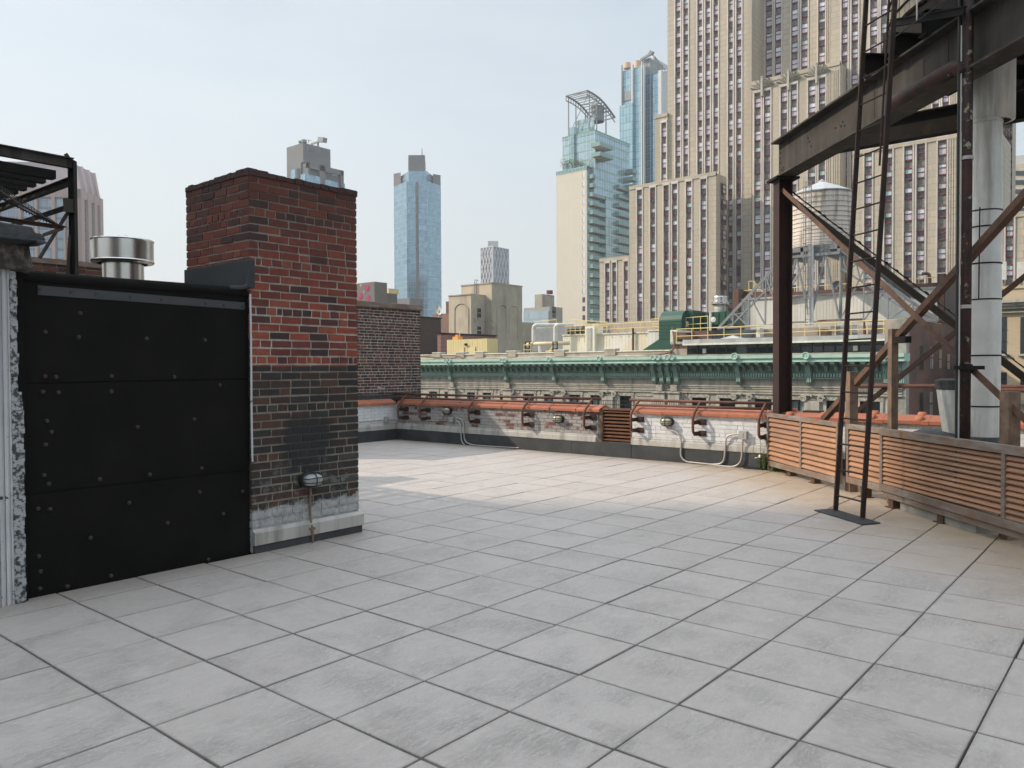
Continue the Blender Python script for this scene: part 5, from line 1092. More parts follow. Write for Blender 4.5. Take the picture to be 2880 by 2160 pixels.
for i in range(6): part('bearer_slat',lambda m:m.box(tc_.x-tr_-.03,tc_.x-tr_,tc_.y-tr_*.6,tc_.y+tr_*.1,zt0-.8+i*.12,zt0-.74+i*.12),M['gray'],wt)
# main splayed legs: straight lines in the picture give feet positions on the roof
zr=PX(2311,918,XT).z
top=[Vector((tc_.x-tr_*.95,tc_.y+s_*tr_*.9,zt0-.8)) for s_ in (1,-1)]+[Vector((tc_.x+tr_*.95,tc_.y+s_*tr_*.9,zt0-.8)) for s_ in (1,-1)]
fL=PX(2018,918,XT-2);fR=PX(2640,900,XT-2)
feet=[Vector((fL.x,fL.y,zr)),Vector((fR.x,fR.y,zr)),Vector((XT+6,fL.y-1,zr)),Vector((XT+6,fR.y+1,zr))]
for a,b in zip(top,feet):
    part('leg',lambda m:m.angle(a,b,.24,.05),M['gray'],wt)
def truss(m,a,b,c,d,n):   # lattice between chord a-b and chord c-d
    for i in range(n):
        p=a.lerp(b,i/n);q=c.lerp(d,(i+.5)/n);p2=a.lerp(b,(i+1)/n);m.bar(p,q,.09);m.bar(q,p2,.09)
mid0=Vector((top[0].x,top[0].y,zr+.2));mid1=Vector((top[1].x,top[1].y,zr+.2))
part('inner_leg',lambda m:m.tube([top[0]+VY*0,mid0],.12,8),M['gray'],wt);part('inner_leg',lambda m:m.tube([top[1],mid1],.12,8),M['gray'],wt)
part('lattice',lambda m:truss(m,top[0],feet[0],top[0]-UPV*1.2,Vector((feet[0].x,feet[0].y-1.0,zr)),5),M['gray'],wt)
part('lattice',lambda m:truss(m,top[1],feet[1],top[1]-UPV*1.2,Vector((feet[1].x,feet[1].y+1.0,zr)),6),M['gray'],wt)
part('lower_chord',lambda m:m.bar(top[0]-UPV*1.2,Vector((feet[0].x,feet[0].y-1.0,zr)),.14),M['gray'],wt)
part('lower_chord',lambda m:m.bar(top[1]-UPV*1.2,Vector((feet[1].x,feet[1].y+1.0,zr)),.14),M['gray'],wt)
def zig(m):
    a=mid0+VX*-.2;b=mid1+VX*-.2;h=top[0].z-zr-.2;n=2
    for i in range(n):
        p=a.lerp(b,i/n);q=a.lerp(b,(i+.5)/n)+UPV*h;r_=a.lerp(b,(i+1)/n);m.bar(p,q,.13);m.bar(q,r_,.13)
    m.bar(a+UPV*h,b+UPV*h,.2);m.bar(a,b,.16)
    for s_,f_ in ((0,feet[0]),(1,feet[1])):
        e=(a,b)[s_];
        for t_ in (.25,.5,.75): 
            p=e.lerp(f_,t_);q=top[s_].lerp(f_,t_);m.bar(p,q,.1);p2=e.lerp(f_,t_-.25);m.bar(p2,q,.09)
        m.bar(e,f_,.12)
part('cross_frame',zig,M['gray'],wt)
def lad(m):
    x=tc_.x-tr_-.55;ys=[PX(2266,650,x).y,PX(2281,650,x).y];z0_=zr;z1_=zt1+.6
    for y in ys: m.tube([(x,y,z0_),(x,y,z1_)],.04,6);m.tube([(x-.45,y,z0_+2),(x-.45,y,z1_)],.025,5)
    z=z0_
    while z<z1_: m.tube([(x,ys[0],z),(x,ys[1],z)],.025,5);z+=.45
    z=z0_+2
    while z<z1_: m.tube([(x,ys[0],z),(x-.3,ys[0]+.15,z),(x-.6,(ys[0]+ys[1])/2,z),(x-.3,ys[1]-.15,z),(x,ys[1],z)],.02,4);z+=1.1
part('cage_ladder',lad,M['gray'],wt)
part('riser_pipe',lambda m:m.tube([(tc_.x-tr_-.2,PX(2284,700,tc_.x-tr_).y,zr),(tc_.x-tr_-.2,PX(2284,700,tc_.x-tr_).y,zt0)],.2,10),M['galv'],wt)
# pipe rack at the left
pk=thing('pipe_rack',(XF+6,40,3),'white bent pipes and a cream header pipe on black stands, left of the cream sheds','pipe rack')
Xk=XF+6
def bent(px,pr):
    return lambda m:m.tube([PX(px+pr,914,Xk+2),PX(px+24,915,Xk+.4),PX(px+8,914,Xk),PX(px+3,921,Xk),PX(px+3,930,Xk),PX(px+3,968,Xk)],.21,10,0,2)
part('bent_pipe',bent(1498,90),M['pipew'],pk,smooth=True);part('bent_pipe',bent(1559,50),M['pipew'],pk,smooth=True)
part('header_pipe',lambda m:m.tube([PX(1482,970,Xk),PX(1510,967,Xk),PX(1600,965,Xk)],.2,12),M['pipec'],pk,smooth=True)
for px in (1490,1567):
    y=PX(px,980,Xk).y;part('stand',lambda m:(m.box(Xk-.4,Xk-.3,y-.3,y-.2,Zf(995,px,Xk),Zf(962,px,Xk)),m.box(Xk-.4,Xk-.3,y+.2,y+.3,Zf(995,px,Xk),Zf(962,px,Xk)),m.box(Xk-.4,Xk-.3,y-.3,y+.3,Zf(963,px,Xk),Zf(961,px,Xk)),m.box(Xk-.4,Xk-.3,y-.3,y+.3,Zf(984,px,Xk),Zf(980,px,Xk))),M['lampb'],pk)
part('pipe_leg',lambda m:m.tube([PX(1520,972,Xk),PX(1520,995,Xk)],.22,10),M['pipew'],pk)
part('yellow_valves',lambda m:(m.bar(PX(1544,990,Xk),PX(1556,972,Xk),.1),m.bar(PX(1535,988,Xk),PX(1565,986,Xk),.12)),M['yellow'],pk)
rbox('cooling_unit',1494,1640,918,990,XF+9,5,M['equip'],'grey cooling unit with angled panels behind the white bent pipes','cooling unit',bev=.1)
rbox('dark_louvre_box',1596,1646,925,940,XF+8,3,M['hole'],'dark open louvred box behind the short yellow rail','louvred box')
rbox('pale_parapet',1640,1860,905,940,XF+15,1,M['ptan'],'long pale roof wall behind the long yellow rail','roof wall')
yrail(1473,970,1492,970,XF+5.5,1.0,1,'tiny yellow rail end by the first black pipe stand')
# yellow shed, stucco building and bricks at the left
ys_=thing('yellow_roof_shed',(XF+6,50,3),'pale yellow metal roof shed with double doors left of the stucco building','shed')
Xy=XF+5;a=PX(1257,955,Xy);b=PX(1369.5,952,Xy);xr2=PY(1400,952,b.y).x;z1=b.z;z0=PX(1330,998,Xy).z
def ysh(m):
    m.box(Xy,xr2,b.y,a.y,z0-1,z1,0)
    y=b.y+.3
    while y<a.y: m.box(Xy-.02,Xy,y,y+.03,z0-1,z1,0);y+=.35
part('siding',ysh,M['yshed'],ys_)
y0,y1,z0_,z1_=rx(1315,1338,977,996,Xy);part('door',lambda m:(m.box(Xy-.06,Xy-.02,y0,y1,z0_,z1_),m.box(Xy-.08,Xy-.02,y0,y0+.06,z0_,z1_+.06),m.box(Xy-.08,Xy-.02,y1-.06,y1,z0_,z1_+.06)),M['yshed'],ys_)
y0,y1,z0_,z1_=rx(1292,1306,978,996,Xy);part('door',lambda m:(m.box(Xy-.06,Xy-.02,y0,y1,z0_,z1_),m.box(Xy-.08,Xy-.02,y0,y0+.06,z0_,z1_+.06)),M['yshed'],ys_)
part('door_lamp',lambda m:m.box(Xy-.25,Xy,PX(1312,970,Xy).y-.12,PX(1312,970,Xy).y+.12,Zf(972,1312,Xy),Zf(966,1312,Xy)),M['rust'],ys_)
c=PX(1279,953,Xy+1);m=MB();m.box(c.x,c.x+.8,c.y-.45,c.y+.35,c.z-.3,c.z+.25);m.box(c.x,c.x+.3,c.y-.4,c.y-.1,c.z+.25,c.z+.45);m.build('orange_box',mat('orange_paint',(.75,.33,.05),.5,c2=(.6,.25,.04),ns=3),label='small orange box on the roof of the pale yellow shed',category='box')
m=MB();c=PX(1293,930,Xy+2);m.tube([c,c-UPV*1.6],.05,6);m.build('vent_mast',M['pipew'],label='thin white mast between the yellow shed and the brick band',category='mast')
def cbox(nm,pl,pc,pr_,pt,X,mt,lab,cat,zb=None,X1s=None,extra=None):
    P=PX(pc,pt,X);yl=PX(pl,pt,X).y;xb=X1s or PY(pr_,pt,P.y).x
    t=thing(nm,(X,P.y,zb if zb is not None else GZ),lab,cat)
    part('walls',lambda m:m.box(X,xb,P.y,yl,zb if zb is not None else GZ,P.z),mt,t);return t,P,yl,xb
t,P,yl,xb=cbox('brick_building',1150,1181,1240,893,XF+14,M['brk2'],'dark weathered brick wall just right of the brick bulkhead on our roof','brick building')
part('coping',lambda m:m.box(P.x-.1,xb+.1,P.y-.1,yl,P.z,P.z+.15),M['roofg'],t)
t,P,yl,xb=cbox('brick_building',1230,1240,1394,940,XF+12,M['brk4'],'red brick wall with bold white mortar behind the pale yellow shed','brick building')
part('coping',lambda m:m.box(P.x-.1,xb+.1,P.y-.1,yl,P.z,P.z+.2),M['roofg'],t)
t,P,yl,xb=cbox('brick_building',1216,1262,1275,881,XF+60,mat('hazy_red_brick',(.25,.15,.115),.9,c2=(.20,.12,.095),ns=.3),'hazy red brick building left of the tan stucco building','brick building')
part('stair_tower',lambda m:m.box(P.x+2,P.x+8,P.y+.5,PX(1254,848,P.x+2).y,P.z,PX(1258,848,P.x+2).z),M['brk1'],t)
c=PX(1234,872,XF+60);m=MB();m.lathe(c,[(0,-.2),(.6,-.1),(.95,.15),(1.,.2)],18,0,((VY*.8+UPV*.3).normalized(),UPV,Vector((-.8,-.5,.2)).normalized()));m.tube([c,c-UPV*1.5],.12,6);m.build('satellite_dish',M['pipew'],label='white satellite dish on the hazy red brick building',category='dish',group='satellite dishes')
eb=thing('stucco_building',(XF+30,52,GZ),'tan stucco building with blind arches and a stained tower block in the middle distance','building')
XE=XF+30
P1=PX(1324.6,829,XE);y1l=PX(1262,829,XE).y;P2=PX(1383,797,XE+3.2);y2l=PX(1297.6,800,XE+3.2).y;xr3=PY(1468,806,P2.y).x
part('front_block',lambda m:m.box(XE,XE+3.5,P1.y,y1l,GZ,P1.z),M['stucco'],eb)
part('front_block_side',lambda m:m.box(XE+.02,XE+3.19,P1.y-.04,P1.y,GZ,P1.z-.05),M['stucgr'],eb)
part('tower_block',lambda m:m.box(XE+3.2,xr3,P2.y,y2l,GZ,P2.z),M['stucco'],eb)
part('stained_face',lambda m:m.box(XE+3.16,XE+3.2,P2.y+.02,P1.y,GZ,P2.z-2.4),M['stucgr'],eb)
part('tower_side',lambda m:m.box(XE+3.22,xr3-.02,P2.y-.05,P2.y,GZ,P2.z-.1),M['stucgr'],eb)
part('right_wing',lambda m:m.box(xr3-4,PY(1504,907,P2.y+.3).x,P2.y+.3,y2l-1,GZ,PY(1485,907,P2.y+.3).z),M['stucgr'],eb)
for b_ in (0,1):
    for a_,z_ in (((P1.y-.06,y1l+.06),P1.z),) if b_==0 else (((P2.y-.1,y2l+.1),P2.z),):
        part('coping',lambda m:m.box((XE if b_==0 else XE+3.2)-.1,(XE+3.6 if b_==0 else xr3+.1),a_[0],a_[1],z_,z_+.18),M['stucgr'],eb)
def arch(px0,px1,pyt,pyb,face):
    if face=='X': f=lambda px,py:PX(px,py,XE-.02)
    else: f=lambda px,py:PY(px,py,P2.y-.07)
    c=(px0+px1)/2;r_=(px1-px0)/2;pts=[f(px0,pyb),f(px0,pyt+r_)]+[f(c-r_*math.cos(a),pyt+r_-r_*math.sin(a)) for a in [math.pi*i/8 for i in range(1,8)]]+[f(px1,pyt+r_),f(px1,pyb)]
    part('arch_moulding',lambda m:m.tube(pts,.09,5),M['hole'] if 0 else M['stucgr'],eb)
arch(1279,1318,854,960,'X');arch(1398,1424,857,953,'Y');arch(1432,1456,860,953,'Y')
for py0,py1 in ((867,894),(918,940)):
    q0=PY(1343,py0,P1.y-.1);q1=PY(1353,py1,P1.y-.1);part('window',lambda m:(m.box(q0.x,q1.x,P1.y-.1,P1.y-.05,q1.z,q0.z,0),m.box(q0.x-.02,q1.x+.02,P1.y-.14,P1.y-.1,(q0.z+q1.z)/2-.05,(q0.z+q1.z)/2+.05,1),m.box(q0.x-.06,q1.x+.06,P1.y-.2,P1.y-.04,q1.z-.12,q1.z,1)),[M['glassd'],M['dstone']],eb)
def elad(m):
    for px in (1334,1340): m.tube([PX(px,826,XE+3.0),PX(px,792,XE+3.0),PX(px+2,786,XE+3.2),PX(px+5,790,XE+3.8)],.05,5)
    for i in range(9): m.tube([PX(1334,795+i*3.6,XE+3.0),PX(1340,795+i*3.6,XE+3.0)],.03,4)
part('roof_ladder',elad,M['gray'],eb)
# cream brick building at far right with antennas
cr_=thing('cream_brick_building',(XF+6,-8,GZ),'cream brick building with a stone cornice and dark sash windows at the right edge','building')
XC=XF+8;yA=PX(2785,880,XC).y;yB=PX(3150,880,XC).y
zc=PX(2840,845,XC).z;zc0=PX(2840,880,XC).z;zT=PX(2830,812,XC).z
part('walls',lambda m:m.box(XC,XC+30,yB,yA,GZ,zc),M['creambr'],cr_)
part('cornice',lambda m:[m.box(XC-d_,XC+.3,yB,yA,zc0+(zc-zc0)*a_,zc0+(zc-zc0)*b_) for a_,b_,d_ in ((0,.12,.25),(.3,.55,.35),(.55,.78,.55),(.78,1.,.75))],M['dstone'],cr_)
part('parapet',lambda m:(m.box(XC+.3,XC+.7,yB,yA,zc,zT),m.box(XC+.2,XC+.8,yB,yA,zT,zT+.2)),M['creambr'],cr_)
for a_,b_ in ((2801,2832),(2870,2904),(2944,2980)):
    for c_,d_ in ((891,995),(1047,1090)):
        y0,y1,z0,z1=rx(a_,b_,c_,d_,XC);part('window',lambda m:(m.box(XC-.02,XC+.02,y0,y1,z0,z1,0),m.box(XC-.06,XC-.02,y0,y1,z0+(z1-z0)*.33-.04,z0+(z1-z0)*.33+.04,1),m.box(XC-.06,XC-.02,y0,y1,z0+(z1-z0)*.66-.04,z0+(z1-z0)*.66+.04,1),m.box(XC-.2,XC,y0-.12,y1+.12,z0-.15,z0,2)),[M['glassd'],M['frameb'],M['dstone']],cr_)
part('band_course',lambda m:m.box(XC-.3,XC,yB,yA,PX(2840,1136,XC).z,PX(2840,1123,XC).z),M['dstone'],cr_)
for px,lab in ((2820.5,'white panel antenna beside the grey riser above the cream brick building'),(2871,'white panel antenna at the right edge above the cream brick building')):
    c=PX(px,762,XC+.5);m=MB();h=25*(c-C).dot(cf)/F;w_=8.5*(c-C).dot(cf)/F;m.box(-.2,.2,-w_,w_,-h,h,0,0,(c,VX,VY,UPV));m.tube([c+VX*.35-UPV*(h*1.7),c+VX*.35+UPV*h*.8],.08,6,1);m.build('panel_antenna',[M['pipew'],M['gray']],label=lab,category='antenna',group='panel antennas')
# ================================================================ SKYLINE
# ---- the pale masonry skyscraper (many set-back blocks, one thing)
mt_=thing('masonry_skyscraper',(175,60,GZ),'huge pale stone art deco office tower with vertical window strips and set-back blocks','skyscraper')
WIN=[]   # (area, frame, u0,u1,z0,z1, seed)
FX=lambda X:(Vector((X,0,0)),VY,-VX,UPV)      # face looking at us (-X)
FY=lambda Y:(Vector((0,Y,0)),VX,-VY,UPV)      # face looking right (-Y)
def vol(X,pxl,pxr,pyt,ref,strips,refs,tops,nm,Xb=None,zbot=-6,grp=(),extraz=None,fans=(),hw=26.5,stopz=None,sideface=None,header=True):
    yl=PX(pxl,400,X).y;yr=PX(pxr,400,X).y;zt=PX(ref,pyt,X).z if pyt is not None else PX(ref,-60,X).z
    Z=[PX(refs,t,X).z for t in tops];px_h=(PX(refs,400,X)-C).dot(cf)/F
    wh=hw*px_h;st=(Z[0]+1.0) if header else zt
    fr=FX(X);wm=MB();sm=MB();am=MB()
    wm.box(X+.9,Xb or X+30,yr,yl,GZ,zt,0)
    prev=yr
    ss=sorted([(PX(b,400,X).y,PX(a,400,X).y) for a,b in strips])
    for y0,y1 in ss:
        wm.box(X,X+.9,prev,y0,GZ,zt,0)
        g=y0-prev
        if g>2.6: # fluting beside the strips
            for q in (.55,.95,1.35):
                wm.box(X-.14,X,prev+q-.11,prev+q+.11,GZ,st+1.,0);wm.box(X-.14,X,y0-q-.11,y0-q+.11,GZ,st+1.,0)
        if st<zt: wm.box(X,X+.9,y0,y1,st,zt,0)
        sm.box(X+.40,X+.9,y0,y1,zbot-10,st,0)
        am.box(X-.16,X+.4,y0-.28,y0-.02,zbot,st+.4,0);am.box(X-.16,X+.4,y1+.02,y1+.28,zbot,st+.4,0)
        if header: am.box(X-.2,X+.1,y0-.28,y1+.28,st+.1,st+.7,0)
        for z in Z:
            if z-wh<zbot: continue
            WIN.append((fr,y0,y1,z-wh,z,X,px_h))
        prev=y1
    wm.box(X,X+.9,prev,yl,GZ,zt,0)
    wm.box(X-.18,X+.5,yr,yl,zt-.5,zt+.35,0)
    wm.build('stone_block',M['lime'],mt_);sm.build('spandrels',M['spand'],mt_,kind='stuff');am.build('metal_piers',M['pier'],mt_,kind='stuff')
    for a,b in fans:
        yc=PX((a+b)/2,300,X).y;z=st+.5
        def fan_(m):
            for i in range(9):
                a_=math.radians(18+i*18);d=Vector((0,math.cos(a_),math.sin(a_)));L_=2.7 if i%2==0 else 2.3
                p=Vector((X-.1,yc,z))
                s_=Vector((0,-d.z,d.y))
                m.add([p+d*.5-s_*.08,p+d*.5+s_*.08,p+d*L_+s_*.27,p+d*L_-s_*.27,p+d*.5-VX*.2,p+d*L_-VX*.6],[(0,3,2,1),(0,1,4),(3,5,2),(1,2,5,4),(0,4,5,3)],0)
            m.box(X-.6,X,yc-.22,yc+.22,z-1.5,z+2.8,0)
        part('fan_relief',fan_,M['dstone'],mt_)
    return zt,yl,yr
def tops(s,e,st,alt=()):
    o=[];y=s;i=0
    while y<e: o.append(y);y+=alt[i%len(alt)] if alt else st;i+=1
    return o
# main shaft
zt,yl,yr=vol(170,1877.6,2113.6,None,1980,[(1900,1914),(1922.5,1935.5),(1962,1975),(1984,1997),(2007,2019.5),(2048,2061),(2071,2085)],1907,[-39,4,47.5,91,133.5,175.8,219,262,325.5,368.8,411.8,455,498,541,584,627,670,720,763,806,849],'',header=False)
# stepped recess to its right
vol(176,2113,2362,None,2240,[(2126,2137),(2153,2171),(2179,2196.6),(2225,2243),(2253,2271),(2300.6,2319.5)],2187,[-52,-6,40,86,132,178,224],'',header=False,zbot=60)
vol(171.5,2334,2800,None,2500,[(2366,2383),(2394,2412),(2446,2466),(2476,2494),(2535,2553),(2563,2581),(2622,2640),(2650,2668),(2730,2750)],2374,[-56,-5,44,94,143,216,266,316,366,420,470,520,570,620,670,720,770,820],'',header=False,Xb=PY(2849,300,PX(2806,300,171.5).y).x)
vol(169.5,1842,1877.6,325,1860,[(1860.7,1874)],1867,[358,402,445,488,531],'')
vol(161,1769.5,2014,508,1890,[(1792,1806),(1829,1843),(1867,1881.5),(1890.6,1905),(1930,1945),(1971,1986.6)],1836,[541,585,628,685,734,781,821,863,906,949],'',Xb=PY(2043.6,500,PX(2014,500,161).y).x,hw=25)
vol(164,1685.5,1769,727,1727,[(1702,1714),(1722,1733),(1754.5,1766)],1708,[753,793,833,873,913,953],'',hw=24)
vol(167.5,2115,2362,205,2240,[(2122,2139.7),(2148.8,2166.7),(2196,2213.7),(2224,2241),(2273,2293.5),(2303,2321)],2131,[275,320.8,367.8,413.4,459,507.8,553.7,604,655.6,708,752.3,796,840,884],'',fans=((2131,2158),(2205,2232),(2283,2312)),Xb=176)
vol(157.5,2398,2808,395,2600,[(2432,2453),(2489,2510),(2544,2567),(2579,2602),(2638.6,2663),(2740,2762)],2651,[403.6,459,514,578,641.6,697,752,805,858],'',hw=31,Xb=171.5)
vol(150,2796,3040,603,2850,[(2801,2817),(2831,2853),(2905,2925),(2960,2982)],2842,[633,689,744,799,855],'',hw=31)
# right-hand flank of the skyscraper, in its own shade
Yf=PX(2806,300,171.5).y
fm=MB();fm.box(171.6,PY(2849,238,Yf).x,Yf-.6,Yf,GZ,PY(2849,238,Yf).z,0);fm.build('flank_wall',M['lime'],mt_)
for i in range(5):
    a=PY(2811+i*7.6,300,Yf-.62);b=PY(2815+i*7.6,300,Yf-.62)
    for k in range(9):
        z=PY(2813+i*7.6,262+k*34,Yf).z;WIN.append((FY(Yf-.9),a.x,b.x,z-3.4,z,171,.05))
# flank of the mid block
Ym=PX(2014,500,161).y
a=PY(2026,600,Ym);b=PY(2036,600,Ym)
sm=MB();sm.box(a.x,b.x,Ym-.12,Ym-.02,-6,PY(2030,515,Ym).z,0);sm.build('spandrels',M['spand'],mt_)
for t in (520,563,606,649,700,745,790,833,876): z=PY(2030,t,Ym).z;WIN.append((FY(Ym-.75),a.x,b.x,z-2.,z,161,.08))
def window_mesh(m,fr,u0,u1,z0,z1,sd,off=0):
    r=random.Random(sd);zm=z0+(z1-z0)*(.5 if r.random()<.75 else .62);n=-.22
    f=.13
    m.box(u0,u0+f,n-.12,n+.1,z0,z1,off,0,fr);m.box(u1-f,u1,n-.12,n+.1,z0,z1,off,0,fr);m.box(u0,u1,n-.12,n+.1,z1-.1,z1+.08,off,0,fr);m.box(u0,u1,n-.12,n+.1,z0-.08,z0+.1,off,0,fr);m.box(u0,u1,n-.12,n+.1,zm-.07,zm+.07,off,0,fr)
    k=r.random()
    hi=z1>52
    up=(2 if k<.5 else 1 if k<.85 else 3) if hi else (2+1 if k<.62 else 4 if k<.7 else 3 if k>.85 else 2)
    lo=(1 if k<.75 else 4 if k<.9 else 5) if hi else (4 if k<.75 else 1)
    if not hi and r.random()<.25: lo=1
    m.box(u0,u1,n-.10,n-.02,zm,z1,off+up,0,fr);m.box(u0,u1,n-.10,n-.02,z0,zm,off+lo,0,fr)
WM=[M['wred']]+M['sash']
def vis(w):
    fr,u0,u1,z0,z1,X,s=w;p=fr[0]+fr[1]*((u0+u1)/2)+UPV*z1
    d=p-C;k=d.dot(cf);x=1440+F*d.dot(cr)/k;y=1080-F*d.dot(cu)/k
    ok=0<x<2870 and 0<y<900 and not(2180<x<2225) and not(2725<x<2830)
    if y<.0: ok=False
    return (0 if ok else 1, -((u1-u0)*(z1-z0))/(k*k))
order=sorted(range(len(WIN)),key=lambda i:vis(WIN[i]))
rest=MB()
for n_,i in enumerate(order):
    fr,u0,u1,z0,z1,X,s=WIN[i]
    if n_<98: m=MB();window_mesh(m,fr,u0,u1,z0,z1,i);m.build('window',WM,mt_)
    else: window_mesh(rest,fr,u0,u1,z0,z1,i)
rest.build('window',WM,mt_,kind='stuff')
for a,b,c_,d_ in ((1867,1881.5,720,742),(1890.6,1905,718,740),(1930,1945,716,740),(1971,1986.6,713,738),(1971,1986.6,516,524)):
    y0,y1,z0,z1=rx(a,b,c_,d_,161.3);part('red_panel',lambda m:m.box(161.3,161.5,y0,y1,z0,z1),M['red'],mt_)
# ---- cream slab and glass apartment tower with balconies
cg=thing('glass_apartment_tower',(225,140,GZ),'cream slab and green glass apartment tower with stacked balconies and a steel roof canopy','skyscraper')
M['creamw']=blocks('cream_panel_wall',(.60,.56,.48),(.57,.53,.455),(.50,.46,.39),1.5,3.06,.03,c3=(.57,.53,.45),ns=.05,off=0,bump=.05)
M['gg']=curtain('green_glass_wall',1.5,3.06,(.22,.36,.38),(.34,.47,.50),(.30,.40,.39),.09,spandrel=(.20,.33,.32),sph=.22)
M['gg2']=curtain('blue_green_glass_wall',1.5,3.06,(.30,.43,.50),(.42,.54,.62),(.36,.46,.46),.09,spandrel=(.26,.40,.37),sph=.22)
XG=215;A=PX(1650,476,XG);yl=PX(1564,476,XG).y;xs=PY(1691,480,A.y).x
part('cream_slab',lambda m:m.box(XG,xs+14,A.y,yl,GZ,A.z),M['creamw'],cg)
part('parapet_glass',lambda m:m.box(XG-.1,xs,A.y-.1,yl,A.z,A.z+1.2),M['gg'],cg)
part('glass_corner',lambda m:m.box(XG+.3,xs,A.y-.35,A.y-.02,GZ,A.z+1),M['gg'],cg)
x2=PY(1770,480,A.y-1.8).x
part('glass_wing',lambda m:m.box(xs,x2,A.y-1.8,A.y+12,GZ,PY(1700,470,A.y-1.8).z),M['gg2'],cg)
x4=PY(1739,480,A.y-1.8).x
def wins(m):
    for i in range(17):
        py=485.5+i*25.05;y0,y1,z0,z1=rx(1637,1645,py,py+14,XG-.1);m.box(XG-.05,XG-.01,y0,y1,z0,z1,0);m.box(XG-.12,XG-.05,y0-.1,y0,z0,z1,1)
for i in range(17):
    py=485.5+i*25.05;y0,y1,z0,z1=rx(1637,1645,py,py+14,XG-.1)
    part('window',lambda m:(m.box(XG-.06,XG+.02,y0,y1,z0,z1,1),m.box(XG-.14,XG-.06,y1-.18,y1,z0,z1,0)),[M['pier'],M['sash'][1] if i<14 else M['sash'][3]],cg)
M['rail']=mat('balcony_glass_rail',(.20,.33,.32),.25,.2)
def balc(xa,xb,yf,z,out=1.9,par=cg):
    def f(m):
        m.box(xa,xb,yf-out,yf,z,z+.22,0);m.box(xa,xb,yf-out-.03,yf-out+.02,z+.22,z+1.25,1);m.box(xa-.02,xa+.04,yf-out,yf,z+.22,z+1.25,1)
    part('balcony',f,[M['slabl'],M['rail']],par)
M['slabl']=mat('balcony_slab',(.42,.42,.39),.8)
for i in range(17):
    z=PY(1672,505+i*25.1,A.y-1).z;balc(xs-7.5*0-abs(xs-XG)*.93,xs-.6,A.y-.35,z,1.6)
for i in range(8):
    z=PY(1748,533+i*25.1,A.y-3).z;balc(x4-2,x4+9,A.y-1.8,z,1.5)
# upper glass blocks
XU=217;U1=PX(1674,374,XU);yu=PX(1582,374,XU).y;xu=PY(1770,384,U1.y).x
part('upper_block',lambda m:m.box(XU,xu,U1.y,yu,A.z-8,U1.z),M['gg2'],cg)
yv=PX(1602,360,XU-.5).y
part('upper_bay',lambda m:m.box(XU-.8,xu-20,U1.y+8,yv,A.z-3,PX(1640,352,XU).z),M['gg'],cg)
part('set_back_block',lambda m:m.box(XU+5,xu-16,U1.y+6,yu-4,U1.z-2,PX(1640,349,XU+5).z),M['gg'],cg)
part('penthouse',lambda m:m.box(XU+8,xu-14,PX(1672,330,XU+8).y,PX(1620,330,XU+8).y,U1.z-2,PX(1672,329,XU+8).z),M['gg2'],cg)
part('roof_rail_glass',lambda m:m.box(XU-.1,xu+.1,U1.y-.1,yu+.1,U1.z-.2,U1.z+1.1),M['gg'],cg)
for z_ in (416,444): balc(PY(1676,z_,U1.y-2).x,PY(1713,z_,U1.y-2).x,U1.y,PY(1690,z_,U1.y-2).z,3.6)
for i in range(4): balc(PY(1772,484+i*22,U1.y-2).x,PY(1786,484+i*22,U1.y-2).x,U1.y,PY(1778,487+i*22,U1.y-2).z,3.)
XK=218
def canopy(m):
    Lc=PX(1592,270,XK);Pc=PX(1651,254.6,XK);yP=Pc.y
    Rr=PY(1729.6,331,yP)
    n=12
    def cv(o,t): # arc from front to back
        return o+Vector(((Rr.x-Pc.x)*t,0,(Rr.z-Pc.z)*t+ (Pc.z-Rr.z)*.55*math.sin(math.pi*t)*.55))
    e0=[cv(Lc,i/n) for i in range(n+1)];e1=[cv(Pc,i/n) for i in range(n+1)]
    for e in (e0,e1):
        for a,b in zip(e,e[1:]): m.bar(a,b,.45)
        for a,b in zip(e,e[1:]): m.bar(a-UPV*1.6,b-UPV*1.6,.25);m.bar(a,a-UPV*1.6,.2)
    for i in range(0,n+1): m.bar(e0[i],e1[i],.32 if i%3==0 else .22);
    for i in range(0,n,3): m.bar(e0[i],e1[i+1],.16)
    for i in (1,4,8): 
        m.bar(e0[i],Vector((e0[i].x,e0[i].y,U1.z)),.3);m.bar(e1[i],Vector((e1[i].x,e1[i].y,U1.z)),.3);m.bar(Vector((e0[i].x,e0[i].y,U1.z+2)),e1[i],.16)
part('roof_canopy',canopy,M['gray'],cg)
c=PX(1681,327,XK+12);kq=(c-C).dot(cf)/F
part('roof_tank',lambda m:m.lathe(c,[(18*kq,-2),(18*kq,26*kq),(0,28*kq)],20),M['equip'],cg)
def leafy(c,rx_,ry_,rz_,n,lab,trunk=True):
    t=thing('terrace_tree',tuple(c),lab,'tree','trees on the apartment terrace')
    if trunk: part('trunk',lambda m:(m.tube([c,c+UPV*rz_*.9],[.12,.05],5),[m.tube([c+UPV*rz_*(.3+.1*i),c+UPV*rz_*(1.+.1*i)+Vector((R.uniform(-1,1),R.uniform(-1,1),0))*rx_*.6],[.05,.02],4) for i in range(4)]),M['gray'],t)
    def cr_(m):
        for i in range(n):
            a=R.uniform(0,6.28);q=R.random()**.5;p=c+Vector((math.cos(a)*q*rx_,math.sin(a)*q*ry_,rz_*(1.0+R.uniform(-.75,.9))));s_=R.uniform(.15,.34)
            u_=Vector((R.uniform(-1,1),R.uniform(-1,1),R.uniform(-1,1))).normalized()*s_;v_=u_.orthogonal().normalized()*s_*.6
            m.add([p-u_,p+v_,p+u_,p-v_],[(0,1,2,3)])
    part('crown',cr_,M['tleaf'],t)
M['tleaf']=mat('bamboo_leaf',(.17,.23,.13),.7,c2=(.25,.30,.18),ns=2)
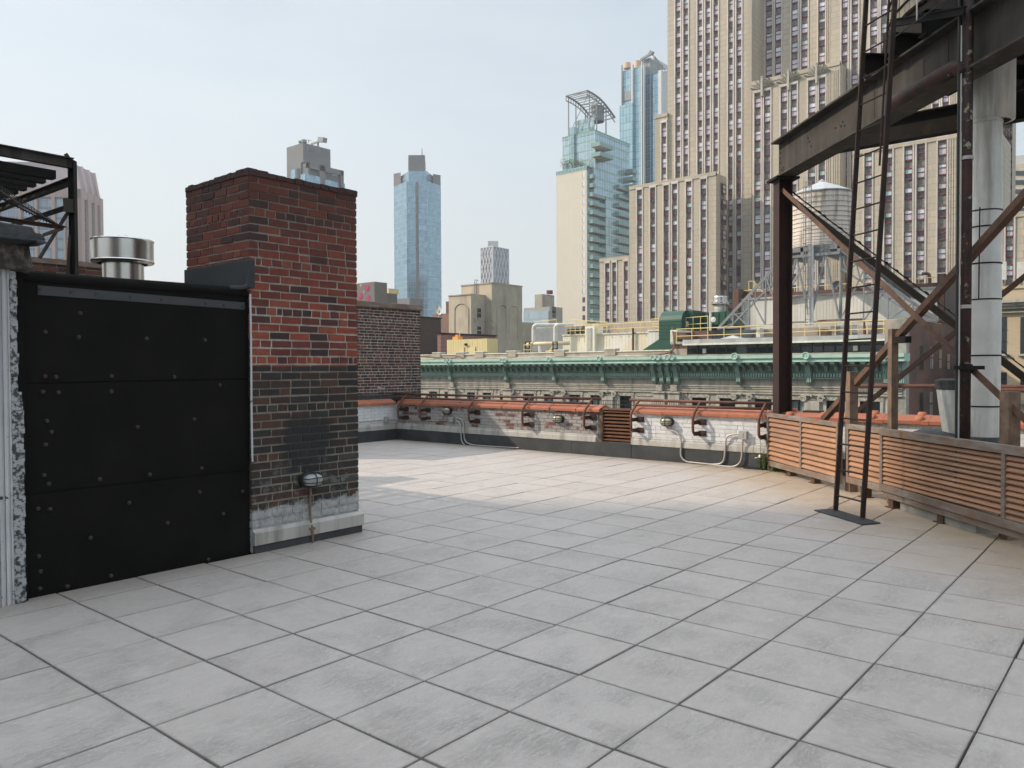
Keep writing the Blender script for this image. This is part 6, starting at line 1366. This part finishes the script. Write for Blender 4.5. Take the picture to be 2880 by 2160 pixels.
for i,(px,lab) in enumerate(((1584,'leftmost feathery tree on the cream slab roof terrace'),(1596,'second feathery tree from the left on the cream slab roof terrace'),(1609,'third and bushiest feathery tree on the cream slab roof terrace'),(1622,'fourth feathery tree on the cream slab roof terrace'),(1632,'fifth feathery tree, just left of the gap on the cream slab roof terrace'),(1657,'thin feathery tree right of the gap, at the glass corner of the roof terrace'))):
    leafy(PX(px,477,XG+1),1.0 if i<5 else .9,1.1,1.9,85 if i<5 else 45,lab)
leafy(PY(1710,482,A.y-1.)+UPV*.0,1.6,1.2,.5,90,'low green shrub on the ledge beside the glass corner',False)
# ---- blue glass tower behind
hb=thing('blue_glass_tower',(310,190,GZ),'tall blue glass tower with white vertical fins partly hidden behind the masonry skyscraper','skyscraper')
M['bg']=curtain('blue_glass_wall',1.6,3.3,(.22,.38,.46),(.34,.50,.58),(.34,.46,.50),.10,spandrel=(.20,.34,.40),sph=.18)
M['bgd']=curtain('deep_blue_glass',1.6,3.3,(.10,.17,.25),(.17,.26,.34),(.26,.36,.42),.10,spandrel=(.10,.18,.25),sph=.18)
M['fin']=mat('pale_fin',(.50,.52,.53),.6)
XH=300
def pr_box(nm,pl,pc,pr_,pt,X,mt_n,par,z0=GZ):
    P=PX(pc,pt,X);yl=PX(pl,pt,X).y;xb=PY(pr_,pt,P.y).x;part(nm,lambda m:m.box(X,xb,P.y,yl,z0,P.z),mt_n,par);return P,yl,xb
pr_box('lower_tower',1742.5,1779,1845,289,XH-1.5,M['bg'],hb)
Pa=pr_box('front_tower',1746,1802,1862,186,XH,M['bg'],hb)
Pb=pr_box('dark_wing',1806,1836,1885,204,XH+4,M['bgd'],hb)
Pc_=pr_box('right_wing',1836,1856,1885,205,XH+2,M['bg'],hb)
Pd=pr_box('crown_wall',1829,1831,1890,156,XH+16,M['fin'],hb)
def fins(m):
    for px,w in ((1749,2.),(1779.5,4.5),(1806,3.5),(1812,2)):
        p=PX(px,183,XH-.5);k=(p-C).dot(cf)/F;m.box(XH-1.2,XH+.2,p.y-w*k/2,p.y+w*k/2,GZ,p.z)
    for px in (1858,1866,1873): 
        p=PY(px,200,Pc_[0].y-.3);m.box(p.x-1.2,p.x+1.2,p.y-1,p.y+.5,GZ,p.z)
    for i in range(8):
        p=PY(1836+i*5,158+i*6.,Pd[0].y-.3);m.box(p.x-1.4,p.x+1,p.y-1,p.y+.3,Pd[0].z-22,p.z)
part('fins',fins,M['fin'],hb)
for px,w,h in ((1764,10,9),(1793,10,14)):
    c=PX(px,187,XH+3);k=(c-C).dot(cf)/F;part('roof_drum',lambda m:m.lathe(c,[(w*k,-1),(w*k,h*k),(0,h*k+.3)],16),mat('peach_drum',(.60,.40,.28),.8),hb)
part('mechanical_crown',lambda m:m.box(XH+6,XH+18,PX(1828,170,XH+6).y,PX(1805,170,XH+6).y,Pa[0].z-30,PX(1815,166,XH+6).z),M['equip'],hb)
part('crane_arm',lambda m:(m.bar(PX(1802,168,XH+5),PX(1834,150,XH+5),.9),m.bar(PX(1828,147,XH+5),PX(1836,151,XH+5),1.6)),M['gray'],hb)
part('open_floor',lambda m:m.box(XH-.4,XH+.2,PX(1777,270,XH).y,PX(1753,270,XH).y,PX(1765,283,XH).z,PX(1765,258,XH).z),M['equip'],hb)
# ---- tower helpers in camera depth
def PP(px,py,dep): return C+ray(px,py)*dep
def tower_poly(cols,py,pref,zb=GZ,back=30):
    """vertical prism through picture columns (px,depth); top height from row py at column pref"""
    z=PP(pref[0],py,pref[1]).z;pts=[PP(px,1034,dp) for px,dp in cols]
    pts=[Vector((p.x,p.y,0)) for p in pts]
    return pts,z
def wallprism(m,pts,z0,z1):
    n=len(pts);ar=sum(pts[i].x*pts[(i+1)%n].y-pts[(i+1)%n].x*pts[i].y for i in range(n))
    if ar<0: pts=pts[::-1]
    m.add([Vector((p.x,p.y,z)) for z in (z0,z1) for p in pts],[tuple(range(n))[::-1],tuple(range(n,2*n))]+[(i,(i+1)%n,n+(i+1)%n,n+i) for i in range(n)])
# ---- blue octagonal tower
bt=thing('octagonal_glass_tower',tuple(PP(1177,1034,465)-UPV*45),'slender pale blue glass tower with chamfered corners and a dark box on top','skyscraper')
M['ob']=curtain('pale_blue_glass',1.55,3.2,(.17,.30,.40),(.29,.45,.55),(.12,.20,.27),.12,rough=.08,metal=.7,spandrel=(.24,.37,.46),sph=.2)
M['tbox']=mat('taupe_cladding',(.14,.13,.135),.7)
pts,z=tower_poly([(1111,464),(1147,450),(1206,450),(1243,462),(1243,490),(1206,505),(1147,505),(1111,490)],512,(1176,450))
part('shaft',lambda m:wallprism(m,pts,GZ,z),M['ob'],bt)
pts2,z2=tower_poly([(1131,466),(1153,454),(1204,454),(1221,466),(1221,490),(1131,490)],484,(1176,454))
part('upper_shaft',lambda m:wallprism(m,pts2,z-1,z2),M['ob'],bt)
for cols,py,pf,zb_ in (([(1111,466),(1131,463),(1131,480),(1111,480)],489,(1115,464),z),([(1221,463),(1242.5,466),(1242.5,480),(1221,480)],493,(1225,464),z),([(1152.7,458),(1199,458),(1201,480),(1152,480)],439.5,(1176,458),z2)):
    q,zz=tower_poly(cols,py,pf);part('dark_box',lambda m:wallprism(m,q,zb_-2,zz),M['tbox'],bt)
q,zz=tower_poly([(1172,449.2),(1179,449.2),(1179,452),(1172,452)],512,(1176,450));part('brown_stripe',lambda m:wallprism(m,q,GZ,zz-.5),M['tbox'],bt)
part('mast',lambda m:m.tube([PP(1187,440,465),PP(1187,418,465)],.25,5),M['gray'],bt)
# ---- diagrid tower
dg=thing('lattice_tower',tuple(PP(1390,1034,600)-UPV*45),'small distant tower wrapped in a white diamond lattice','skyscraper')
D_=600;cc=[PP(1354.5,1034,D_+9),PP(1387.5,1034,D_),PP(1431,1034,D_+16)];cc=[Vector((p.x,p.y,0)) for p in cc];z=PP(1387,694,D_).z
M['dgl']=mat('lattice_grey_glass',(.17,.18,.22),.3,.3,c2=(.22,.23,.26),ns=.1)
part('core',lambda m:wallprism(m,[cc[0],cc[1],cc[2],cc[0]+cc[2]-cc[1]],GZ,z),M['dgl'],dg)
part('roof_block',lambda m:wallprism(m,[Vector((p.x,p.y,0)) for p in (PP(1374,1034,D_+10),PP(1403,1034,D_+10),PP(1403,1034,D_+18),PP(1374,1034,D_+18))],z,PP(1385,679,D_+10).z),M['bitwhite'],dg)
def latt(m):
    for a,b,n in ((cc[0],cc[1],4),(cc[1],cc[2],5)):
        d=b-a;nn=Vector((d.y,-d.x,0)).normalized()
        if nn.dot(C-a)<0: nn=-nn
        cell=d.length/n;h=cell*1.7;zz=z
        o=nn*.3
        while zz>-10:
            for i in range(n):
                l=a+d*(i/n)+o;mid=a+d*((i+.5)/n)+o;r_=a+d*((i+1)/n)+o
                for (p,q) in (((l,zz),(mid,zz-h)),((r_,zz),(mid,zz-h)),((mid,zz-h),(l,zz-2*h)),((mid,zz-h),(r_,zz-2*h))):
                    m.bar(Vector((p[0].x,p[0].y,p[1])),Vector((q[0].x,q[0].y,q[1])),.55,.4,nn)
            zz-=2*h
        for p in (a,b): m.bar(Vector((p.x,p.y,-10))+o,Vector((p.x,p.y,z))+o,.6)
        m.bar(Vector((a.x,a.y,z))+o,Vector((b.x,b.y,z))+o,.6)
part('lattice',latt,mat('white_lattice',(.52,.53,.57),.6),dg)
# ---- grey tower with open frames
gt=thing('grey_open_frame_tower',tuple(PP(880,1034,330)-UPV*45),'grey tower with open concrete frames, blue glass bays and a roof crane behind the chimney','skyscraper')
D_=330;Xg2=(C+ray(852,455)*D_).x
M['gcon']=mat('grey_panel',(.15,.155,.165),.8,c2=(.12,.125,.135),ns=.1);M['gcd']=mat('dark_grey_panel',(.11,.115,.125),.8)
def gbox(nm,pl,pc,pr_,pt,pb,X,mt_n):
    P=PX(pc,pt,X);yl=PX(pl,pt,X).y;xb=PY(pr_,pt,P.y).x;z0=PX(pc,pb,X).z if pb<600 else GZ;part(nm,lambda m:m.box(X,xb,P.y,yl,z0,P.z),mt_n,gt);return P,yl,xb,z0
gbox('top_box',806,852.5,929,401,456,Xg2,M['gcon'])
P_,yl_,xb_,z0_=gbox('body',806.5,861,961,458,620,Xg2-.0,M['gcd'])
gbox('left_frame',806.5,846,853,457,620,Xg2-.5,M['gcon'])
def fram(m):
    f=FY(P_.y)
    xs_=[PY(p,480,P_.y).x for p in (861,866,894,910,954,962)];zt2=P_.z
    for a,b in ((0,1),(2,3),(4,5)): m.box(xs_[a],xs_[b],-.1,1.2,z0_,zt2-.0,0,0,f)
    m.box(xs_[0],xs_[5],-.1,1.2,zt2-2.2,zt2,0,0,f)
part('open_frame',fram,M['gcon'],gt)
part('pale_sky_panel',lambda m:m.box(PY(932,480,P_.y).x,PY(948,480,P_.y).x,-.08,.3,PY(940,494,P_.y).z,PY(940,482,P_.y).z,0,0,FY(P_.y)),M['fin'],gt)  # solid pale panel, its colour stands for bright sky behind the frame
part('glass_bay',lambda m:m.box(PY(853,480,P_.y-2).x,PY(896,480,P_.y-2).x,P_.y-3,P_.y,z0_,PY(875,492,P_.y-3).z),M['ob'],gt)
part('glass_bay',lambda m:m.box(PY(911,480,P_.y-1).x,PY(951,480,P_.y-1).x,P_.y-1.,P_.y,z0_,PY(930,508,P_.y-1).z),M['ob'],gt)
part('glass_bay',lambda m:m.box(PY(961,480,P_.y-1).x,PY(970,480,P_.y-1).x,P_.y-1.,P_.y+4,z0_,PY(965,516,P_.y-1).z),M['gg'],gt)
y0,y1,z0,z1=rx(835,843,474,502,Xg2-.6);part('window',lambda m:m.box(Xg2-.7,Xg2-.5,y0,y1,z0,z1),M['glassd'],gt)
y0,y1,z0,z1=rx(819,831,477,506,Xg2-.6);part('window',lambda m:m.box(Xg2-.7,Xg2-.5,y0,y1,z0,z1),M['ob'],gt)
xf=Xg2+12
part('crane',lambda m:(m.tube([PX(894,430,xf),PX(894,400,xf)],.5,6),m.bar(PX(876,405,xf),PX(907,395,xf),.7),m.bar(PX(899,393,xf),PX(914,394,xf),2.2,2.),m.bar(PX(854,392,xf),PX(876,396,xf),.25),m.tube([PX(868,393,xf),PX(868,402,xf)],.2,5)),M['gray'],gt)
part('roof_rail',lambda m:[m.tube([PY(866+i*8,404+i*2.0,P_.y+1),PY(866+i*8,404+i*2.0,P_.y+1)-UPV*3],.12,4) for i in range(8)],M['gray'],gt)
part('roof_tank',lambda m:(m.lathe(PX(855,402,Xg2+4),[(1.2,0),(1.2,1.2),(0,1.3)],12),m.lathe(PX(846,402,Xg2+4),[(1.,0),(1.,.8),(0,.9)],12)),M['equip'],gt)
# ---- pink stone and glass tower, far left
pt_=thing('pink_stone_tower',tuple(PP(200,1034,300)-UPV*45),'hazy pink stone and blue glass tower with a tapered crown at the far left','skyscraper')
M['pink']=mat('pink_granite',(.40,.29,.265),.8,c2=(.35,.26,.24),ns=.05);M['pgl']=curtain('pink_tower_glass',3.,3.9,(.17,.23,.30),(.27,.34,.42),(.20,.22,.26),.14,spandrel=(.13,.17,.22),sph=.3,metal=.5)
D_=300
def VP_(px,dp): p=PP(px,1034,dp);return Vector((p.x,p.y,0))
cL=VP_(-170,296);cC=VP_(229,300);cR=VP_(290,318);cB=cL+(cR-cC);zs=PP(229,536,300).z;ztp_=PP(212,463,306).z
part('shaft',lambda m:wallprism(m,[cL,cC,cR,cB],GZ,zs),M['pgl'],pt_)
def crown(m):
    b=[cL,cC,cR,cB];cen=(cL+cC+cR+cB)/4;t=[p.lerp(cen,.14) for p in b]
    t[1]=VP_(213,305);t[2]=VP_(277,321);t[0]=VP_(-150,300);t[3]=t[0]+t[2]-t[1]
    zz=[ztp_,ztp_,PP(277,493,321).z,ztp_]
    vs=[Vector((p.x,p.y,zs)) for p in b]+[Vector((p.x,p.y,z)) for p,z in zip(t,zz)]
    m.add(vs,[(4,5,6,7),(0,1,5,4),(1,2,6,5),(2,3,7,6),(3,0,4,7)])
part('crown',crown,mat('crown_louvre',(.28,.235,.25),.8,c2=(.24,.2,.215),ns=.1),pt_)
def piers(m):
    def P_at(a,b,t): return a.lerp(b,t)
    n1=Vector(((cC-cL).y,-(cC-cL).x,0)).normalized();n1=n1 if n1.dot(C-cC)>0 else -n1
    n2=Vector(((cR-cC).y,-(cR-cC).x,0)).normalized();n2=n2 if n2.dot(C-cC)>0 else -n2
    w=(cC-cL).length
    for px0,px1 in ((-40,-32),(10,17),(70,76),(113,119),(158,167),(190,194),(216,236)):
        a=VP_(px0,300);b=VP_(min(px1,229),300);a=cL+(cC-cL)*((a-cL).dot(cC-cL)/w/w);b=cL+(cC-cL)*((b-cL).dot(cC-cL)/w/w);d=(b-a)
        m.box(0,d.length,0,1.0,GZ,zs+.2,0,0,(Vector((a.x,a.y,0)),d.normalized(),n1,UPV))
    w2=(cR-cC).length
    for t0,t1 in ((0,.13),(.3,.45),(.60,.72),(.86,1.)):
        a=cC.lerp(cR,t0);b=cC.lerp(cR,t1);d=b-a;m.box(0,d.length,0,1.0,GZ,zs+.2,0,0,(Vector((a.x,a.y,0)),d.normalized(),n2,UPV))
        ta=VP_(213,305).lerp(VP_(277,321),(t0+t1)/2);m.bar(Vector((a.x,a.y,zs))+n2*.4,Vector((ta.x,ta.y,ztp_+(PP(277,493,321).z-ztp_)*(t0+t1)/2)),.9)
    for zz in range(6):pass
    d=cC-cL;m.box(0,d.length,0,.8,zs-3,zs+.3,0,0,(Vector((cL.x,cL.y,0)),d.normalized(),n1,UPV));d=cR-cC;m.box(0,d.length,0,.8,zs-3,zs+.3,0,0,(Vector((cC.x,cC.y,0)),d.normalized(),n2,UPV))
part('stone_piers',piers,M['pink'],pt_)
# ---- mural building and low dark blocks
mu=thing('mural_building',tuple(PP(1050,1034,150)-UPV*45),'grey rooftop block painted with big pink flowers beside the chimney','building')
Xm=(C+ray(1053,800)*150).x;P_=PX(1053,792,Xm);yl_=PX(990,795,Xm).y;xb_=PY(1088.5,797,P_.y).x
part('walls',lambda m:m.box(Xm,xb_,P_.y,yl_,GZ,P_.z),mat('taupe_wall',(.17,.155,.145),.9,c2=(.14,.13,.12),ns=.3),mu)
def flower(cx,cy,r_,col,sd):
    c=PX(cx,cy,Xm-.02);k=(c-C).dot(cf)/F;r_*=k;rr=random.Random(sd);m=MB()
    for ring,(q,n,z) in enumerate(((1.,9,.02),(.68,7,.05),(.36,5,.08))):
        for i in range(n):
            a=2*math.pi*(i+rr.random()*.3)/n;d=Vector((0,math.cos(a),math.sin(a)));s_=Vector((0,-d.z,d.y));o=c-VX*z
            m.add([o,o+d*r_*q*.6+s_*r_*q*.42,o+d*r_*q,o+d*r_*q*.6-s_*r_*q*.42],[(0,1,2,3)],0,rr.random())
    m.build('painted_flower',col,mu)
fpk=mat('mural_pink',(.62,.10,.24),.8,rnd=[(.62,.09,.22),(.50,.06,.17)]);fwh=mat('mural_pale',(.55,.42,.40),.8)
for i,(x,y,r_,q) in enumerate(((1033,810,12,fpk),(1014,833,11,fpk),(1036,838,10,fpk),(1016,803,6,fwh),(1024,822,5,fwh))): flower(x,y,r_,q,i)
def low(pl,pc,pr_,pt,dep,col,lab,nm='low_building'):
    X=(C+ray(pc,pt)*dep).x;P=PX(pc,pt,X);yl=PX(pl,pt,X).y;xb=PY(pr_,pt,P.y).x
    t=thing(nm,(X,P.y,GZ),lab,'building');part('walls',lambda m:m.box(X,xb,P.y,yl,GZ,P.z),mat(nm+'_wall',col,.9,c2=tuple(c*.85 for c in col),ns=.3),t);return t,X,P,yl,xb
t,X,P,yl,xb=low(1070,1086,1117,824,170,(.13,.12,.115),'low dark rooftop block right of the flower mural')
part('bulkhead',lambda m:m.box(X+1,X+4,P.y+.3,P.y+2.5,P.z,P.z+1.1),M['yshed'],t)
low(1100,1152,1190,838,200,(.20,.20,.205),'low grey building at the foot of the octagonal glass tower')
t,X,P,yl,xb=low(1473,1546,1582,862,230,(.34,.34,.33),'small pale building with a blue glass front between the stucco building and the cream slab')
part('glass_front',lambda m:m.box(X-.2,X,P.y+.3,yl,GZ,P.z-1.5),M['gs'],t) if 0 else None
M['gs']=curtain('pale_blue_panels',4.2,4.,(.34,.44,.50),(.44,.54,.60),(.24,.28,.30),.14)
part('glass_front',lambda m:m.box(X-.2,X,P.y+.3,yl,GZ,P.z-1.2),M['gs'],t)
X2=X+8;P2_=PX(1525,827,X2);part('roof_tower',lambda m:m.box(X2,PY(1559,832,P2_.y).x,P2_.y,PX(1504,827,X2).y,P.z-4,P2_.z),M['stucgr'],t)
part('red_tank',lambda m:m.lathe(PX(1546,827,X2+4),[(1.0,0),(1.0,1.1),(0,1.2)],14),M['red'],t)
for px,py in ((1558,871),(1558,884)): 
    q=PY(px,py,P.y);part('window',lambda m:m.box(q.x-.8,q.x+.8,P.y-.1,P.y,q.z-.9,q.z+.9),M['glassd'],t)
# grey building at the far right edge
t,X,P,yl,xb=low(2849,3050,3100,410,300,(.42,.43,.44),'pale hazy office block at the right edge behind the skyscraper','office_block')
part('stepped_front',lambda m:m.box(X-12,X,PX(3050,460,X-12).y,PX(2851,460,X-12).y,GZ,PX(2870,462,X-12).z),M['lime'],t)
for i in range(5):
    for k in range(5):
        c=PX(2857+i*8,482+k*26,X-12.1);part('window',lambda m:m.box(X-12.15,X-12,c.y-.5,c.y+.5,c.z-1.6,c.z+.2),M['glassd'],t)
# neighbours that stand behind the viewer: they shade the near paving and show in the glass
def bhd(nm,x0,x1,y0,y1,z,lab):
    t=thing(nm,((x0+x1)/2,(y0+y1)/2,GZ),lab,'building');part('walls',lambda m:m.box(x0,x1,y0,y1,GZ,z),M['ofw'],t)
M['ofw']=blocks('office_facade',(.30,.25,.20),(.22,.19,.16),(.06,.07,.08),3.2,3.6,.55,off=0)
bhd('brick_loft_tower',-104,-58.9,74,104,104,'tall masonry loft tower standing behind and to the left of the terrace')
bhd('tall_office_tower',-150,-100,-150,-90,118,'tall office tower standing behind the terrace, mirrored in distant glass')
bhd('broad_office_block',-120,-70,-70,-35,46,'broad office block standing behind the terrace across the side street')
# ================================================================ LIGHT, AIR, CAMERA
def haze():
    m=MB();m.box(-420,900,-420,900,GZ-1,260,0)
    mt=bpy.data.materials.new('air_haze');mt.use_nodes=True;N=mt.node_tree.nodes;L=mt.node_tree.links
    N.remove(N['Principled BSDF']);v=N.new('ShaderNodeVolumePrincipled');v.inputs['Color'].default_value=(.93,.97,1,1);v.inputs['Density'].default_value=HAZE;v.inputs['Anisotropy'].default_value=.3
    L.new(v.outputs[0],N['Material Output'].inputs['Volume']);o=m.build('haze',mt);o['kind']='stuff'
def setup():
    w=bpy.data.worlds.new('World');sc.world=w;w.use_nodes=True;N=w.node_tree.nodes;L=w.node_tree.links
    bg=N['Background'];sky=N.new('ShaderNodeTexSky');sky.sky_type='NISHITA';sky.sun_disc=False
    s=Vector((-.80,1.25,1.0)).normalized()
    sky.sun_elevation=math.asin(s.z);sky.sun_rotation=math.atan2(s.x,s.y)
    sky.air_density=1.0;sky.dust_density=3.2;sky.ozone_density=1.5;sky.altitude=50
    tc=N.new('ShaderNodeTexCoord');mp=N.new('ShaderNodeMapping');mp.inputs['Scale'].default_value=(1,1,3.5);L.new(tc.outputs['Generated'],mp.inputs[0])
    no=N.new('ShaderNodeTexNoise');no.inputs['Scale'].default_value=1.6;no.inputs['Detail'].default_value=7;no.inputs['Roughness'].default_value=.55;no.inputs['Distortion'].default_value=.4;L.new(mp.outputs[0],no.inputs[0])
    mr=N.new('ShaderNodeMapRange');mr.inputs[1].default_value=.35;mr.inputs[2].default_value=.75;mr.inputs[3].default_value=CL0;mr.inputs[4].default_value=CL1;L.new(no.outputs[0],mr.inputs[0])
    mx=N.new('ShaderNodeMix');mx.data_type='RGBA';L.new(mr.outputs[0],mx.inputs[0]);L.new(sky.outputs[0],mx.inputs[6]);mx.inputs[7].default_value=(*CLC,1)
    sp=N.new('ShaderNodeSeparateXYZ');L.new(tc.outputs['Generated'],sp.inputs[0])
    zr_=N.new('ShaderNodeMapRange');zr_.interpolation_type='SMOOTHSTEP';zr_.inputs[1].default_value=.40;zr_.inputs[2].default_value=.85;zr_.inputs[3].default_value=1;zr_.inputs[4].default_value=ZEN;L.new(sp.outputs[2],zr_.inputs[0])
    hz=N.new('ShaderNodeMapRange');hz.interpolation_type='SMOOTHSTEP';hz.inputs[1].default_value=.0;hz.inputs[2].default_value=.34;hz.inputs[3].default_value=.9;hz.inputs[4].default_value=0;L.new(sp.outputs[2],hz.inputs[0])
    mh=N.new('ShaderNodeMix');mh.data_type='RGBA';L.new(hz.outputs[0],mh.inputs[0]);L.new(mx.outputs[2],mh.inputs[6]);mh.inputs[7].default_value=(5.0,5.25,5.2,1)
    vm=N.new('ShaderNodeVectorMath');vm.operation='SCALE';L.new(mh.outputs[2],vm.inputs[0]);L.new(zr_.outputs[0],vm.inputs[3]);L.new(vm.outputs[0],bg.inputs[0]);bg.inputs[1].default_value=SKY
    ld=bpy.data.lights.new('sun','SUN');ld.energy=SUN;ld.angle=math.radians(.53);ld.color=(1,.86,.69);lo=bpy.data.objects.new('sun',ld);COL.objects.link(lo)
    lo.rotation_euler=(-s).to_track_quat('-Z','Y').to_euler();lo.location=(0,0,40)
    cd=bpy.data.cameras.new('camera');cd.lens=F/2880*36;cd.sensor_width=36;cd.clip_start=.05;cd.clip_end=8000
    co=bpy.data.objects.new('camera',cd);COL.objects.link(co)
    m=Matrix((cr,cu,-cf)).transposed().to_4x4();m.translation=C;co.matrix_world=m;sc.camera=co
    sc.view_settings.view_transform='Standard';sc.view_settings.look='None';sc.view_settings.exposure=EXPO;sc.view_settings.gamma=1
    sc.cycles.max_bounces=6;sc.cycles.diffuse_bounces=3;sc.cycles.glossy_bounces=3;sc.cycles.volume_bounces=0;sc.cycles.sample_clamp_indirect=6
SKY=.13;SUN=3.7;EXPO=.3;ZEN=2.2;CL0=.66;CL1=.98;CLC=(4.75,5.3,5.65)
HAZE=.00036
haze()
setup()
